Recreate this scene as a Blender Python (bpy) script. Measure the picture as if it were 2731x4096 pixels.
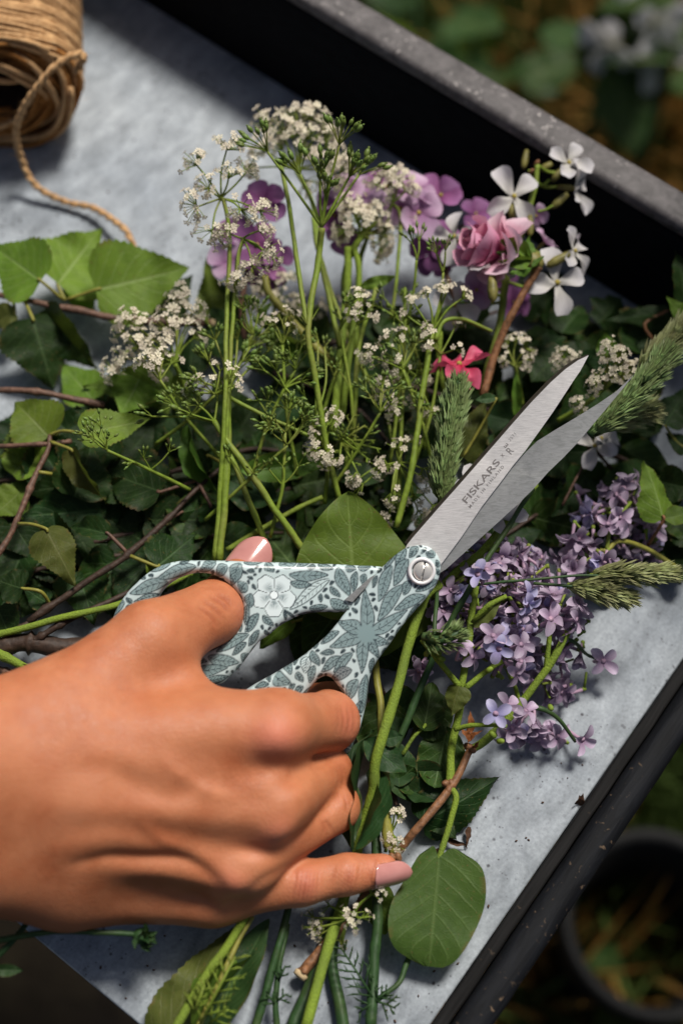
import bpy, bmesh, math, random
import numpy as np
from mathutils import Vector, Matrix, Quaternion, noise as mnoise

for o in list(bpy.data.objects):
    bpy.data.objects.remove(o)
SC = bpy.context.scene
COL = SC.collection
rnd = random.Random(7)
R = math.radians

# ------------------------------------------------------------------ camera
FPX = 50.0 / 36.0 * 4096.0            # focal length in photograph pixels
PPX, PPY = 1365.5, 2048.0
_X = Vector((0.797, 0.5575, -0.2327)).normalized()      # tray axes seen from the camera (right, down, forward)
_Y = Vector((0.6008, -0.7008, 0.383))
_Y = (_Y - _X * _X.dot(_Y)).normalized()
_Z = _X.cross(_Y)
DTAB = 0.60                            # metres to the tray floor along the lens axis
def cv2w(v):
    return Vector((_X.dot(v), _Y.dot(v), _Z.dot(v)))
CAM = -DTAB * cv2w(Vector((0, 0, 1)))
CX, CY, CZ = cv2w(Vector((1, 0, 0))), cv2w(Vector((0, 1, 0))), cv2w(Vector((0, 0, 1)))
def ray(px, py):
    return CX * ((px - PPX) / FPX) + CY * ((py - PPY) / FPX) + CZ
def at(px, py, z=0.0):                 # point of height z (m) over the tray floor
    r = ray(px, py)
    return CAM + r * ((z - CAM.z) / r.z)
def ad(px, py, d):                     # point at distance d along the lens axis
    return CAM + ray(px, py) * d
def to_px(p):
    q = Vector(p) - CAM
    w = q.dot(CZ)
    return q.dot(CX) / w * FPX + PPX, q.dot(CY) / w * FPX + PPY, w
ROT = Matrix((( CX.x, -CY.x, -CZ.x), (CX.y, -CY.y, -CZ.y), (CX.z, -CY.z, -CZ.z)))
cd = bpy.data.cameras.new('camera')
cd.sensor_fit = 'VERTICAL'; cd.sensor_height = 36.0; cd.sensor_width = 24.0; cd.lens = 50.0
cd.clip_start = 0.02; cd.clip_end = 400.0
cam = bpy.data.objects.new('camera', cd); COL.objects.link(cam)
cam.matrix_world = Matrix.Translation(CAM) @ ROT.to_4x4()
SC.camera = cam
DSC = 0.53                             # distance of the scissors along the lens axis
cd.dof.use_dof = True; cd.dof.focus_distance = 0.537; cd.dof.aperture_fstop = 4.5
SC.render.resolution_x, SC.render.resolution_y = 682, 1024

# ------------------------------------------------------------------ sky and sun
SUN_EL, SUN_AZ = R(61), R(-6)           # azimuth from +Y (over the back rail) towards +X
w = bpy.data.worlds.new('World'); SC.world = w; w.use_nodes = True
nt = w.node_tree
bg = nt.nodes['Background']
sky = nt.nodes.new('ShaderNodeTexSky'); sky.sky_type = 'NISHITA'; sky.sun_disc = False
sky.dust_density = 4.0; sky.ozone_density = 0.5
sky.sun_elevation = SUN_EL; sky.sun_rotation = SUN_AZ
nt.links.new(sky.outputs[0], bg.inputs[0]); bg.inputs[1].default_value = 0.05
sl = bpy.data.lights.new('sun', 'SUN'); sl.energy = 4.7; sl.angle = R(14.0); sl.color = (1.0, 0.95, 0.87)
sun = bpy.data.objects.new('sun', sl); COL.objects.link(sun)
SUN_DIR = Vector((math.sin(SUN_AZ) * math.cos(SUN_EL), math.cos(SUN_AZ) * math.cos(SUN_EL), math.sin(SUN_EL)))
sun.rotation_euler = SUN_DIR.to_track_quat('Z', 'Y').to_euler()
vs = SC.view_settings
vs.view_transform = 'Standard'; vs.look = 'None'; vs.exposure = 0.0; vs.gamma = 1.0; vs.use_curve_mapping = False
SC.cycles.use_denoising = True
SC.cycles.max_bounces = 8; SC.cycles.transparent_max_bounces = 12
SC.cycles.sample_clamp_indirect = 4.0

# ------------------------------------------------------------------ helpers
def crop(x0, y0, s):
    return lambda p, q, *r: (x0 + p * s, y0 + q * s) + tuple(r)

def finish(o, label=None, cat=None, group=None, kind=None):
    if label: o['label'] = label
    if cat: o['category'] = cat
    if group: o['group'] = group
    if kind: o['kind'] = kind
    return o

def empty(name, loc, label=None, cat=None, group=None, rot=None):
    o = bpy.data.objects.new(name, None); COL.objects.link(o)
    o.empty_display_size = 0.01
    m = Matrix.Translation(Vector(loc))
    if rot is not None: m = m @ rot.to_4x4()
    o.matrix_basis = m
    return finish(o, label, cat, group)

def wmat(o):
    return o.matrix_basis if o.parent is None else wmat(o.parent) @ o.matrix_basis

def link(name, mesh, parent=None, M=None):
    """link mesh; M is a WORLD matrix"""
    o = bpy.data.objects.new(name, mesh); COL.objects.link(o)
    M = Matrix.Identity(4) if M is None else M
    if parent is not None:
        o.parent = parent
        o.matrix_basis = wmat(parent).inverted() @ M
    else:
        o.matrix_basis = M
    return o

def mesh_np(name, V, F, mat=None, smooth=True, uv=None, colr=None):
    me = bpy.data.meshes.new(name)
    me.from_pydata([tuple(v) for v in np.asarray(V, float)], [], [tuple(int(i) for i in f) for f in F])
    if mat is not None: me.materials.append(mat)
    if smooth: me.shade_smooth()
    if uv is not None:
        l = me.uv_layers.new(name='UVMap')
        vi = np.empty(len(me.loops), np.int32); me.loops.foreach_get('vertex_index', vi)
        l.data.foreach_set('uv', np.asarray(uv, np.float32)[vi].ravel())
    if colr is not None:
        a = me.color_attributes.new('Col', 'FLOAT_COLOR', 'POINT')
        c = np.ones((len(V), 4), np.float32); c[:, :3] = colr
        a.data.foreach_set('color', c.ravel())
    return me

class MB:
    """collects shapes into one mesh"""
    def __init__(s): s.V = []; s.F = []; s.C = []; s.U = []
    def add(s, V, F, c=None, uv=None):
        o = len(s.V); s.V += [tuple(v) for v in V]; s.F += [tuple(i + o for i in f) for f in F]
        s.C += [c if c is not None else (1, 1, 1)] * len(V)
        s.U += list(uv) if uv is not None else [(0, 0)] * len(V)
    def tube(s, pts, rad, n=6, c=None, cap=True, flat=1.0):
        pts = [Vector(p) for p in pts]
        if not hasattr(rad, '__len__'): rad = [rad] * len(pts)
        V, F, U = [], [], []
        t0 = (pts[1] - pts[0]).normalized()
        up = Vector((0, 0, 1)) if abs(t0.z) < 0.9 else Vector((1, 0, 0))
        a = t0.cross(up).normalized()
        L = 0
        for i, p in enumerate(pts):
            t = (pts[min(i + 1, len(pts) - 1)] - pts[max(i - 1, 0)])
            if t.length < 1e-9: t = t0
            t.normalize()
            a = (a - t * a.dot(t)); a.normalize(); b = t.cross(a)
            if i: L += (p - pts[i - 1]).length
            for k in range(n):
                th = 2 * math.pi * k / n
                V.append(p + (a * math.cos(th) + b * (math.sin(th) * flat)) * rad[i]); U.append((k / n, L * 100))
        m = len(pts)
        for i in range(m - 1):
            for k in range(n):
                F.append((i * n + k, i * n + (k + 1) % n, (i + 1) * n + (k + 1) % n, (i + 1) * n + k))
        if cap:
            F.append(tuple(range(n - 1, -1, -1))); F.append(tuple((m - 1) * n + k for k in range(n)))
        s.add(V, F, c, U)
    def box(s, lo, hi, c=None):
        x0, y0, z0 = lo; x1, y1, z1 = hi
        s.add([(x0, y0, z0), (x1, y0, z0), (x1, y1, z0), (x0, y1, z0), (x0, y0, z1), (x1, y0, z1), (x1, y1, z1), (x0, y1, z1)],
              [(0, 3, 2, 1), (4, 5, 6, 7), (0, 1, 5, 4), (1, 2, 6, 5), (2, 3, 7, 6), (3, 0, 4, 7)], c)
    def ball(s, p, r, n=6, m=4, c=None, axis=None, stretch=1.0):
        p = Vector(p); ax = Vector(axis).normalized() if axis is not None else Vector((0, 0, 1))
        q = ax.to_track_quat('Z', 'Y')
        V = [p + q @ Vector((0, 0, -r * stretch))]; F = []
        for i in range(1, m):
            ph = -math.pi / 2 + math.pi * i / m
            for k in range(n):
                th = 2 * math.pi * k / n
                V.append(p + q @ Vector((r * math.cos(ph) * math.cos(th), r * math.cos(ph) * math.sin(th), r * stretch * math.sin(ph))))
        V.append(p + q @ Vector((0, 0, r * stretch)))
        for k in range(n):
            F.append((0, 1 + (k + 1) % n, 1 + k))
            F.append((len(V) - 1, 1 + (m - 2) * n + k, 1 + (m - 2) * n + (k + 1) % n))
        for i in range(m - 2):
            for k in range(n):
                F.append((1 + i * n + k, 1 + i * n + (k + 1) % n, 1 + (i + 1) * n + (k + 1) % n, 1 + (i + 1) * n + k))
        s.add(V, F, c)
    def mesh(s, name, mat, smooth=True, col=False, uv=False):
        me = mesh_np(name, s.V, s.F, mat, smooth, s.U if uv else None, np.array(s.C) if col else None)
        return me
    def build(s, name, mat, parent=None, smooth=True, col=False, uv=False):
        """vertices are world positions"""
        me = s.mesh(name, mat, smooth, col, uv)
        o = link(name, me, parent)
        return o

def spline(pts, n=6):
    """Catmull-Rom through 3D points"""
    P = [Vector(p) for p in pts]
    if len(P) < 3:
        return [P[0].lerp(P[-1], i / n) for i in range(n + 1)]
    P = [P[0] * 2 - P[1]] + P + [P[-1] * 2 - P[-2]]
    out = []
    for i in range(1, len(P) - 2):
        p0, p1, p2, p3 = P[i - 1], P[i], P[i + 1], P[i + 2]
        for k in range(n):
            t = k / n
            out.append(0.5 * ((2 * p1) + (p2 - p0) * t + (2 * p0 - 5 * p1 + 4 * p2 - p3) * t * t + (3 * p1 - p0 - 3 * p2 + p3) * t ** 3))
    out.append(P[-2])
    return out
def lerpl(a, b, n):
    return [a + (b - a) * i / (n - 1) for i in range(n)]

# ------------------------------------------------------------------ materials
def srgb(r, g, b):
    f = lambda c: (c / 255 / 12.92) if c / 255 <= 0.04045 else ((c / 255 + 0.055) / 1.055) ** 2.4
    return (f(r), f(g), f(b))

class NM:
    """tiny node-material builder"""
    def __init__(s, name):
        s.m = bpy.data.materials.new(name); s.m.use_nodes = True
        s.t = s.m.node_tree; s.n = s.t.nodes; s.b = s.n['Principled BSDF']
        s.out = s.n['Material Output']
    def node(s, typ, **k):
        n = s.n.new('ShaderNode' + typ)
        for a, v in k.items(): setattr(n, a, v)
        return n
    def L(s, a, b): s.t.links.new(a, b)
    def set(s, **k):
        for a, v in k.items():
            i = s.b.inputs[a.replace('_', ' ')]
            if isinstance(v, tuple) and len(v) == 3 and i.type == 'RGBA': v = v + (1,)
            if hasattr(v, 'is_output'): s.L(v, i)
            else: i.default_value = v
        return s
    def coord(s, kind='Object', scale=(1, 1, 1)):
        tc = s.node('TexCoord'); mp = s.node('Mapping'); mp.inputs['Scale'].default_value = scale
        s.L(tc.outputs[kind], mp.inputs[0]); return mp.outputs[0]
    def noise(s, scale, detail=3, co=None, rough=0.55, dist=0.0):
        n = s.node('TexNoise'); n.inputs['Scale'].default_value = scale; n.inputs['Detail'].default_value = detail
        n.inputs['Roughness'].default_value = rough; n.inputs['Distortion'].default_value = dist
        if co is not None: s.L(co, n.inputs['Vector'])
        return n.outputs['Fac']
    def voro(s, scale, co=None, feature='F1', out='Distance'):
        n = s.node('TexVoronoi', feature=feature); n.inputs['Scale'].default_value = scale
        if co is not None: s.L(co, n.inputs['Vector'])
        return n.outputs[out]
    def ramp(s, fac, stops, interp='LINEAR'):
        r = s.node('ValToRGB'); r.color_ramp.interpolation = interp
        e = r.color_ramp.elements
        while len(e) < len(stops): e.new(0.5)
        for x, (p, c) in zip(e, stops):
            x.position = p; x.color = (c + (1,)) if isinstance(c, tuple) else (c, c, c, 1)
        s.L(fac, r.inputs[0]); return r.outputs[0]
    def mix(s, fac, a, b, mode='MIX'):
        n = s.node('Mix', data_type='RGBA', blend_type=mode)
        for v, i in ((fac, 0), (a, 6), (b, 7)):
            if hasattr(v, 'is_output'): s.L(v, n.inputs[i])
            else: n.inputs[i].default_value = (v + (1,)) if isinstance(v, tuple) else v
        return n.outputs[2]
    def math(s, op, a, b=0.0, c=0.0, clamp=False):
        n = s.node('Math', operation=op, use_clamp=clamp)
        for i, v in enumerate((a, b, c)):
            if hasattr(v, 'is_output'): s.L(v, n.inputs[i])
            else: n.inputs[i].default_value = v
        return n.outputs[0]
    def bump(s, h, strength=0.3, dist=0.001):
        n = s.node('Bump'); n.inputs['Strength'].default_value = strength; n.inputs['Distance'].default_value = dist
        s.L(h, n.inputs['Height']); s.L(n.outputs[0], s.b.inputs['Normal']); return n
    def rand(s):
        return s.node('ObjectInfo').outputs['Random']

def simple(name, col, rough=0.6, var=0.12, scale=200, spec=0.3, bump=0.0, metallic=0.0, trans=None, rvar=0.0, tip=None, patch=None):
    """a coloured surface with fine uneven tone and relief"""
    m = NM(name); co = m.coord()
    n = m.noise(scale, 4, co)
    lo = tuple(c * (1 - var) for c in col); hi = tuple(min(1, c * (1 + var)) for c in col)
    c = m.ramp(n, [(0.3, lo), (0.7, hi)])
    if tip is not None:                     # colour runs from the foot (object x = 0) to the rim (x = 1)
        sp = m.node('SeparateXYZ'); m.L(co, sp.inputs[0])
        c = m.mix(m.ramp(m.math('ADD', sp.outputs[0], m.math('MULTIPLY', m.noise(6, 3, co), 0.3)), [(0.35, 0.0), (1.15, 1.0)]), c, tip)
        vn = m.noise(1.0, 2, m.coord('Object', (2.5, 30, 1)))
        c = m.mix(0.35, c, m.ramp(vn, [(0.3, (0.36, 0.36, 0.36)), (0.7, (0.62, 0.62, 0.62))]), 'OVERLAY')
    if patch is not None:                   # uneven ageing along a stem
        c = m.mix(m.math('MULTIPLY', m.ramp(m.noise(55, 4, co, 0.6), [(0.45, 0.0), (0.68, 1.0)]), 0.75), c, patch)
    if rvar:
        hs = m.node('HueSaturation'); m.L(c, hs.inputs['Color'])
        m.L(m.math('MULTIPLY_ADD', m.rand(), rvar * 2, 1 - rvar), hs.inputs['Value'])
        m.L(m.math('MULTIPLY_ADD', m.rand(), 0.03, 0.485), hs.inputs['Hue']); c = hs.outputs[0]
    m.set(Base_Color=c, Roughness=rough, Metallic=metallic)
    m.b.inputs['Specular IOR Level'].default_value = spec
    if bump: m.bump(n, bump)
    if trans:
        tr = m.node('BsdfTranslucent'); m.L(c, tr.inputs['Color'])
        mx = m.node('MixShader'); mx.inputs[0].default_value = trans
        m.L(m.b.outputs[0], mx.inputs[1]); m.L(tr.outputs[0], mx.inputs[2]); m.L(mx.outputs[0], m.out.inputs[0])
    return m.m
# ------------------------------------------------------------------ the tray
def mat_zinc():
    m = NM('galvanised_zinc'); co = m.coord()
    big = m.noise(14, 4, co, 0.6); mid = m.noise(95, 5, m.coord('Object', (1.25, 0.6, 1)), 0.62, 0.3); fine = m.noise(700, 3, co)
    base = m.ramp(big, [(0.32, (0.20, 0.225, 0.255)), (0.68, (0.285, 0.31, 0.335))])
    c = m.mix(0.75, base, m.ramp(mid, [(0.3, (0.30, 0.31, 0.32)), (0.7, (0.78, 0.78, 0.78))]), 'OVERLAY')
    c = m.mix(0.3, c, m.ramp(fine, [(0.3, (0.3, 0.3, 0.3)), (0.75, (0.8, 0.8, 0.8))]), 'OVERLAY')
    # dark specks: two sizes, patchy
    patch = m.ramp(m.noise(22, 2, co), [(0.47, 0.0), (0.60, 1.0)])
    v1 = m.ramp(m.voro(260, co), [(0.10, 1.0), (0.24, 0.0)])
    keep = m.ramp(m.noise(150, 3, co), [(0.44, 0.0), (0.54, 1.0)])
    v2 = m.ramp(m.voro(620, co), [(0.12, 1.0), (0.30, 0.0)])
    keep2 = m.ramp(m.noise(240, 2, co), [(0.52, 0.0), (0.62, 1.0)])
    s1 = m.math('MULTIPLY', v1, keep); s2 = m.math('MULTIPLY', v2, keep2)
    s = m.math('MULTIPLY', m.math('MAXIMUM', s1, s2), m.math('MULTIPLY_ADD', patch, 0.75, 0.25))
    c = m.mix(s, c, (0.055, 0.055, 0.065))
    m.set(Base_Color=c, Roughness=m.ramp(mid, [(0.3, 0.62), (0.7, 0.75)]), Metallic=0.0)
    m.b.inputs['Specular IOR Level'].default_value = 0.3
    m.bump(mid, 0.1, 0.0005)
    return m.m
def mat_blackwood(name, col, grain=(8, 60, 60), worn=(0.32, 0.24, 0.17), wear=0.62, spec=0.3, rough=0.6):
    m = NM(name); co = m.coord('Object', grain); oc = m.coord()
    g = m.noise(6, 6, co, 0.6, 0.6); d = m.noise(420, 3, oc); big = m.noise(30, 3, oc)
    c = m.ramp(g, [(0.3, tuple(x * 0.55 for x in col)), (0.7, tuple(x * 1.5 for x in col))])
    k = m.math('MULTIPLY', m.ramp(d, [(wear, 0.0), (wear + 0.06, 1.0)]), m.ramp(big, [(0.48, 0.0), (0.62, 1.0)]))
    c = m.mix(k, c, worn)
    m.set(Base_Color=c, Roughness=rough); m.b.inputs['Specular IOR Level'].default_value = spec
    m.bump(g, 0.5, 0.0008)
    return m.m
M_ZINC = mat_zinc()
M_RAILCAP = mat_blackwood('weathered_grey_rail', (0.078, 0.071, 0.072), (30, 30, 30), (0.36, 0.33, 0.32), 0.60)
M_RAILIN = mat_blackwood('shade_darkened_board', (0.0045, 0.005, 0.006), (20, 60, 60), (0.01, 0.01, 0.01), 0.7, 0.1, 0.8)  # black wood, darkened further in colour to hold the inner face's shade
M_RAILSIDE = mat_blackwood('scuffed_black_rail', (0.0055, 0.0062, 0.008), (60, 8, 60), (0.16, 0.11, 0.07), 0.64, 0.12, 0.68)
M_RAILEDGE = mat_blackwood('raw_black_edge', (0.008, 0.0078, 0.008), (90, 6, 90), (0.09, 0.065, 0.045), 0.65, 0.12, 0.75)

YB, XR, YF, WALL = 0.170, 0.149, -0.207, 0.063
tray = empty('potting_tray', (XR, YF, 0), 'zinc-lined black potting tray holding the cut flowers', 'tray')
def bevel_box(name, lo, hi, mat, parent, r=0.002, seg=3, wob=0.0):
    bm = bmesh.new(); bmesh.ops.create_cube(bm, size=1)
    lo, hi = Vector(lo), Vector(hi)
    for v in bm.verts:
        v.co = Vector((lo[i] + (v.co[i] + 0.5) * (hi[i] - lo[i]) for i in range(3)))
    if wob:
        ax = max(range(3), key=lambda i: hi[i] - lo[i]); n = 60
        es = [e for e in bm.edges if abs((e.verts[0].co - e.verts[1].co)[ax]) > 0.5 * (hi[ax] - lo[ax])]
        bmesh.ops.subdivide_edges(bm, edges=es, cuts=n, use_grid_fill=True)
    es = [e for e in bm.edges if len(e.link_faces) == 2 and e.calc_face_angle(0) > 0.5]
    bmesh.ops.bevel(bm, geom=es, offset=r, segments=seg, profile=0.5, affect='EDGES')
    if wob:
        for v in bm.verts:
            nv = mnoise.noise_vector(v.co * 90) * wob + mnoise.noise_vector(v.co * 300) * wob * 0.5
            v.co += nv
    me = bpy.data.meshes.new(name); bm.to_mesh(me); bm.free(); me.materials.append(mat); me.shade_smooth()
    return link(name, me, parent)
bevel_box('tray_floor', (-0.75, YF, -0.0022), (XR - 0.0002, YB - 0.0002, 0), M_ZINC, tray, 0.0009, 2)
bevel_box('front_lip', (-0.75, YF + 0.0004, -0.012), (XR - 0.0002, YF + 0.003, -0.0026), M_ZINC, tray, 0.0006, 1)
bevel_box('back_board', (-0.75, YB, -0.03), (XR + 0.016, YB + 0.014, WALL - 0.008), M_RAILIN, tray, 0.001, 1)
bevel_box('back_rail', (-0.75, YB - 0.001, WALL - 0.0078), (XR + 0.018, YB + 0.0165, WALL), M_RAILCAP, tray, 0.0035, 3, 0.00025)
bevel_box('inner_edge', (XR, YF - 0.06, -0.012), (XR + 0.0048, YB - 0.0012, 0.013), M_RAILEDGE, tray, 0.0009, 2, 0.0004)
bevel_box('side_rail', (XR + 0.0052, YF - 0.07, -0.016), (XR + 0.0172, YB - 0.0014, 0.019), M_RAILSIDE, tray, 0.0045, 4, 0.0002)
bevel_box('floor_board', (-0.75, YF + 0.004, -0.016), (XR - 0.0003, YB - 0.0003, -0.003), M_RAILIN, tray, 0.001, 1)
# ------------------------------------------------------------------ surface from a distance field
def surface_nets(F, org, h):
    """naive surface nets; F<0 inside. returns V (n,3), quads"""
    F = F.astype(np.float32); S = F < 0
    nx, ny, nz = F.shape
    cs = S[:-1, :-1, :-1].astype(np.int8)
    tot = np.zeros((nx - 1, ny - 1, nz - 1), np.int8)
    for a in (0, 1):
        for b in (0, 1):
            for c in (0, 1):
                tot += S[a:nx - 1 + a, b:ny - 1 + b, c:nz - 1 + c]
    act = (tot > 0) & (tot < 8)
    idx = np.full(act.shape, -1, np.int64); I = np.argwhere(act); idx[act] = np.arange(len(I))
    acc = np.zeros((len(I), 3)); cnt = np.zeros(len(I))
    cor = [(a, b, c) for a in (0, 1) for b in (0, 1) for c in (0, 1)]
    for p in cor:
        for ax in range(3):
            if p[ax]: continue
            q = list(p); q[ax] = 1
            fa = F[I[:, 0] + p[0], I[:, 1] + p[1], I[:, 2] + p[2]]; fb = F[I[:, 0] + q[0], I[:, 1] + q[1], I[:, 2] + q[2]]
            m = (fa < 0) != (fb < 0)
            t = np.where(m, fa / np.where(m, fa - fb, 1), 0)
            pos = np.array(p, float)[None].repeat(len(I), 0); pos[:, ax] += t
            acc[m] += pos[m]; cnt[m] += 1
    V = (I + acc / cnt[:, None]) * h + np.array(org)
    quads = []
    for ax in range(3):
        u, v = (ax + 1) % 3, (ax + 2) % 3
        sl0 = [slice(None)] * 3; sl1 = [slice(None)] * 3
        sl0[ax] = slice(0, -1); sl1[ax] = slice(1, None)
        E = S[tuple(sl0)] != S[tuple(sl1)]
        J = np.argwhere(E)
        ok = (J[:, u] > 0) & (J[:, v] > 0) & (J[:, u] < F.shape[u] - 1) & (J[:, v] < F.shape[v] - 1)
        J = J[ok]
        ins = S[J[:, 0], J[:, 1], J[:, 2]]
        def cell(du, dv):
            K = J.copy(); K[:, u] += du; K[:, v] += dv
            return idx[K[:, 0], K[:, 1], K[:, 2]]
        q = np.stack([cell(-1, -1), cell(0, -1), cell(0, 0), cell(-1, 0)], 1)
        q[~ins] = q[~ins][:, ::-1]
        quads.append(q)
    return V, np.concatenate(quads)

def mesh_fast(name, V, Q, mat, colr=None):
    me = bpy.data.meshes.new(name)
    me.vertices.add(len(V)); me.vertices.foreach_set('co', np.asarray(V, np.float32).ravel())
    me.loops.add(len(Q) * 4); me.loops.foreach_set('vertex_index', np.asarray(Q, np.int32).ravel())
    me.polygons.add(len(Q)); me.polygons.foreach_set('loop_start', np.arange(0, len(Q) * 4, 4, dtype=np.int32))
    me.update(calc_edges=True); me.validate()
    me.materials.append(mat); me.shade_smooth()
    if colr is not None:
        a = me.color_attributes.new('Col', 'FLOAT_COLOR', 'POINT')
        c = np.ones((len(V), 4), np.float32); c[:, :3] = colr
        a.data.foreach_set('color', c.ravel())
    return me

def smooth_np(V, Q, it=1, lam=0.5):
    E = np.concatenate([Q[:, [0, 1]], Q[:, [1, 2]], Q[:, [2, 3]], Q[:, [3, 0]]])
    for _ in range(it):
        A = np.zeros_like(V); C = np.zeros(len(V))
        np.add.at(A, E[:, 0], V[E[:, 1]]); np.add.at(A, E[:, 1], V[E[:, 0]])
        np.add.at(C, E[:, 0], 1); np.add.at(C, E[:, 1], 1)
        V = V + lam * (A / np.maximum(C, 1)[:, None] - V)
    return V

def poly_sdf(P, X, Y):
    """signed distance to a closed polygon, arrays"""
    P = np.asarray(P, float); d = np.full(X.shape, 1e9); ins = np.zeros(X.shape, bool)
    n = len(P)
    for i in range(n):
        a, b = P[i], P[(i + 1) % n]
        e = b - a; wx, wy = X - a[0], Y - a[1]
        t = np.clip((wx * e[0] + wy * e[1]) / (e @ e), 0, 1)
        d = np.minimum(d, (wx - e[0] * t) ** 2 + (wy - e[1] * t) ** 2)
        c = ((a[1] > Y) != (b[1] > Y)) & (X < (b[0] - a[0]) * (Y - a[1]) / (b[1] - a[1] + 1e-12) + a[0])
        ins ^= c
    d = np.sqrt(d); d[ins] *= -1
    return d
def smooth_poly(P, n=5):
    """closed Catmull-Rom"""
    P = [Vector((p[0], p[1], 0)) for p in P]; m = len(P); out = []
    for i in range(m):
        p0, p1, p2, p3 = P[i - 1], P[i], P[(i + 1) % m], P[(i + 2) % m]
        for k in range(n):
            t = k / n
            q = 0.5 * ((2 * p1) + (p2 - p0) * t + (2 * p0 - 5 * p1 + 4 * p2 - p3) * t * t + (3 * p1 - p0 - 3 * p2 + p3) * t ** 3)
            out.append((q.x, q.y))
    return out

# ------------------------------------------------------------------ scissors (drawn in photograph pixels of their own flat plane)
KS = DSC / FPX                         # metres for one of those pixels
SX0, SY0 = 1682.0, 2282.0              # the pivot
scissors = empty('scissors', ad(SX0, SY0, DSC), 'open steel scissors with leaf-printed white handles, gripped by the hand', 'scissors', rot=ROT)
SCM = scissors.matrix_basis.copy()
def sl(px, py, z=0.0):                 # plane pixel -> local metres
    return ((px - SX0) * KS, -(py - SY0) * KS, z)
c1 = crop(440, 2130, 0.5); c2 = crop(1000, 2130, 0.5); c3 = crop(900, 2600, 0.5); c4 = crop(1600, 1380, 0.5)
r4 = crop(1365, 1100, 0.8712)

# --- the print, drawn once into a grid and then given to the handle's vertices
PX0, PY0, PW, PH = 420, 2130, 1380, 1060
IMG = np.ones((PH, PW, 3), np.float32) * np.array(srgb(190, 207, 208), np.float32)
OCC = np.zeros((PH, PW), bool)
GY, GX = np.mgrid[0:PH, 0:PW].astype(np.float32); GX += PX0; GY += PY0
INK = np.array(srgb(38, 50, 56), np.float32); TEAL = np.array(srgb(126, 148, 150), np.float32); PALE = np.array(srgb(205, 222, 226), np.float32)
def window(x, y, r):
    x0, x1 = int(max(0, x - r - PX0)), int(min(PW, x + r - PX0)); y0, y1 = int(max(0, y - r - PY0)), int(min(PH, y + r - PY0))
    return slice(y0, max(y0, y1)), slice(x0, max(x0, x1))
def blend(sl_, m, col):
    IMG[sl_] = IMG[sl_] * (1 - m[..., None]) + col * m[..., None]
prng = np.random.default_rng(5)
STIP = (prng.random((PH, PW)) < 0.16).astype(np.float32)
def p_leaf(x0, y0, x1, y1, wid, fill=TEAL, veins=5, ol=5.5, test=False, pw=0.85):
    """leaf from stalk (x0,y0) to tip (x1,y1)"""
    L = math.hypot(x1 - x0, y1 - y0); ux, uy = (x1 - x0) / L, (y1 - y0) / L
    S_ = window((x0 + x1) / 2, (y0 + y1) / 2, L / 2 + wid + 6)
    if GX[S_].size == 0: return False
    u = ((GX[S_] - x0) * ux + (GY[S_] - y0) * uy) / L; v = -(GX[S_] - x0) * uy + (GY[S_] - y0) * ux
    uc = np.clip(u, 0, 1)
    v = v - 0.10 * wid * np.sin(uc * 5.0)
    hw = wid * 0.5 * np.maximum(np.sin(np.pi * uc ** pw), 0) ** 0.9
    hw = np.where((u < 0) | (u > 1), -5, hw)
    sd = np.abs(v) - hw
    ins = sd < 0
    if test:
        grow = (sd < 2.5)
        if (OCC[S_] & grow).any(): return False
    OCC[S_] |= sd < 3
    if fill is not None:
        blend(S_, np.clip(-sd + 0.5, 0, 1) * 0.92, fill)
        blend(S_, np.clip(-sd - 2, 0, 1) * STIP[S_] * 0.4, INK)
    blend(S_, np.clip(ol / 2 + 0.5 - np.abs(sd), 0, 1) * ins.astype(np.float32).clip(0.55, 1) * ((u > 0.015) & (u < 0.985)), INK)
    rib = np.clip(1.6 - np.abs(v) + 0.3, 0, 1) * ((u > 0.04) & (u < 0.86)); blend(S_, rib * 0.9, INK)
    for k in range(veins):
        t = 0.2 + 0.58 * k / max(1, veins - 1)
        uu = u - t - np.abs(v) / L * 0.95
        m = np.clip(1.5 - np.abs(uu) * L * 0.72 + 0.2, 0, 1) * (np.abs(v) < hw * 0.72) * ins
        blend(S_, m * 0.85, INK)
    return True
def p_flower(x, y, r, rot=0.0):
    S_ = window(x, y, r * 1.25); dx, dy = GX[S_] - x, GY[S_] - y
    rr = np.hypot(dx, dy) / r; th = np.arctan2(dy, dx) + rot
    ph = (th / (2 * math.pi) * 5) % 1.0
    edge = 0.62 + 0.38 * np.abs(np.sin(np.pi * ph)) ** 0.6 + 0.025 * np.cos(6 * np.pi * ph)
    sd = (rr - edge) * r
    OCC[S_] |= sd < 6
    blend(S_, np.clip(-sd, 0, 1), np.array(srgb(210, 224, 226), np.float32))
    streak = np.clip(1.2 - np.abs(rr - 0.36) * 3.6, 0, 1) * (np.sin(th * 60) * 0.3 + 0.55) * np.clip(np.sin(np.pi * ph) * 1.6 - 0.45, 0, 1)
    blend(S_, streak.clip(0, 1), np.array(srgb(75, 98, 103), np.float32))
    blend(S_, np.clip(2.3 - np.abs(sd), 0, 1), INK)
    gap = np.minimum(ph, 1 - ph) * rr * r * 2 * math.pi / 5
    blend(S_, np.clip(2.0 - gap, 0, 1) * ((rr > 0.3) & (sd < 0)), INK)
    cs = np.hypot(dx, dy) - 0.19 * r
    blend(S_, np.clip(-cs, 0, 1), np.array(srgb(228, 240, 242), np.float32)); blend(S_, np.clip(2.2 - np.abs(cs), 0, 1), INK * 1.6)
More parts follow.
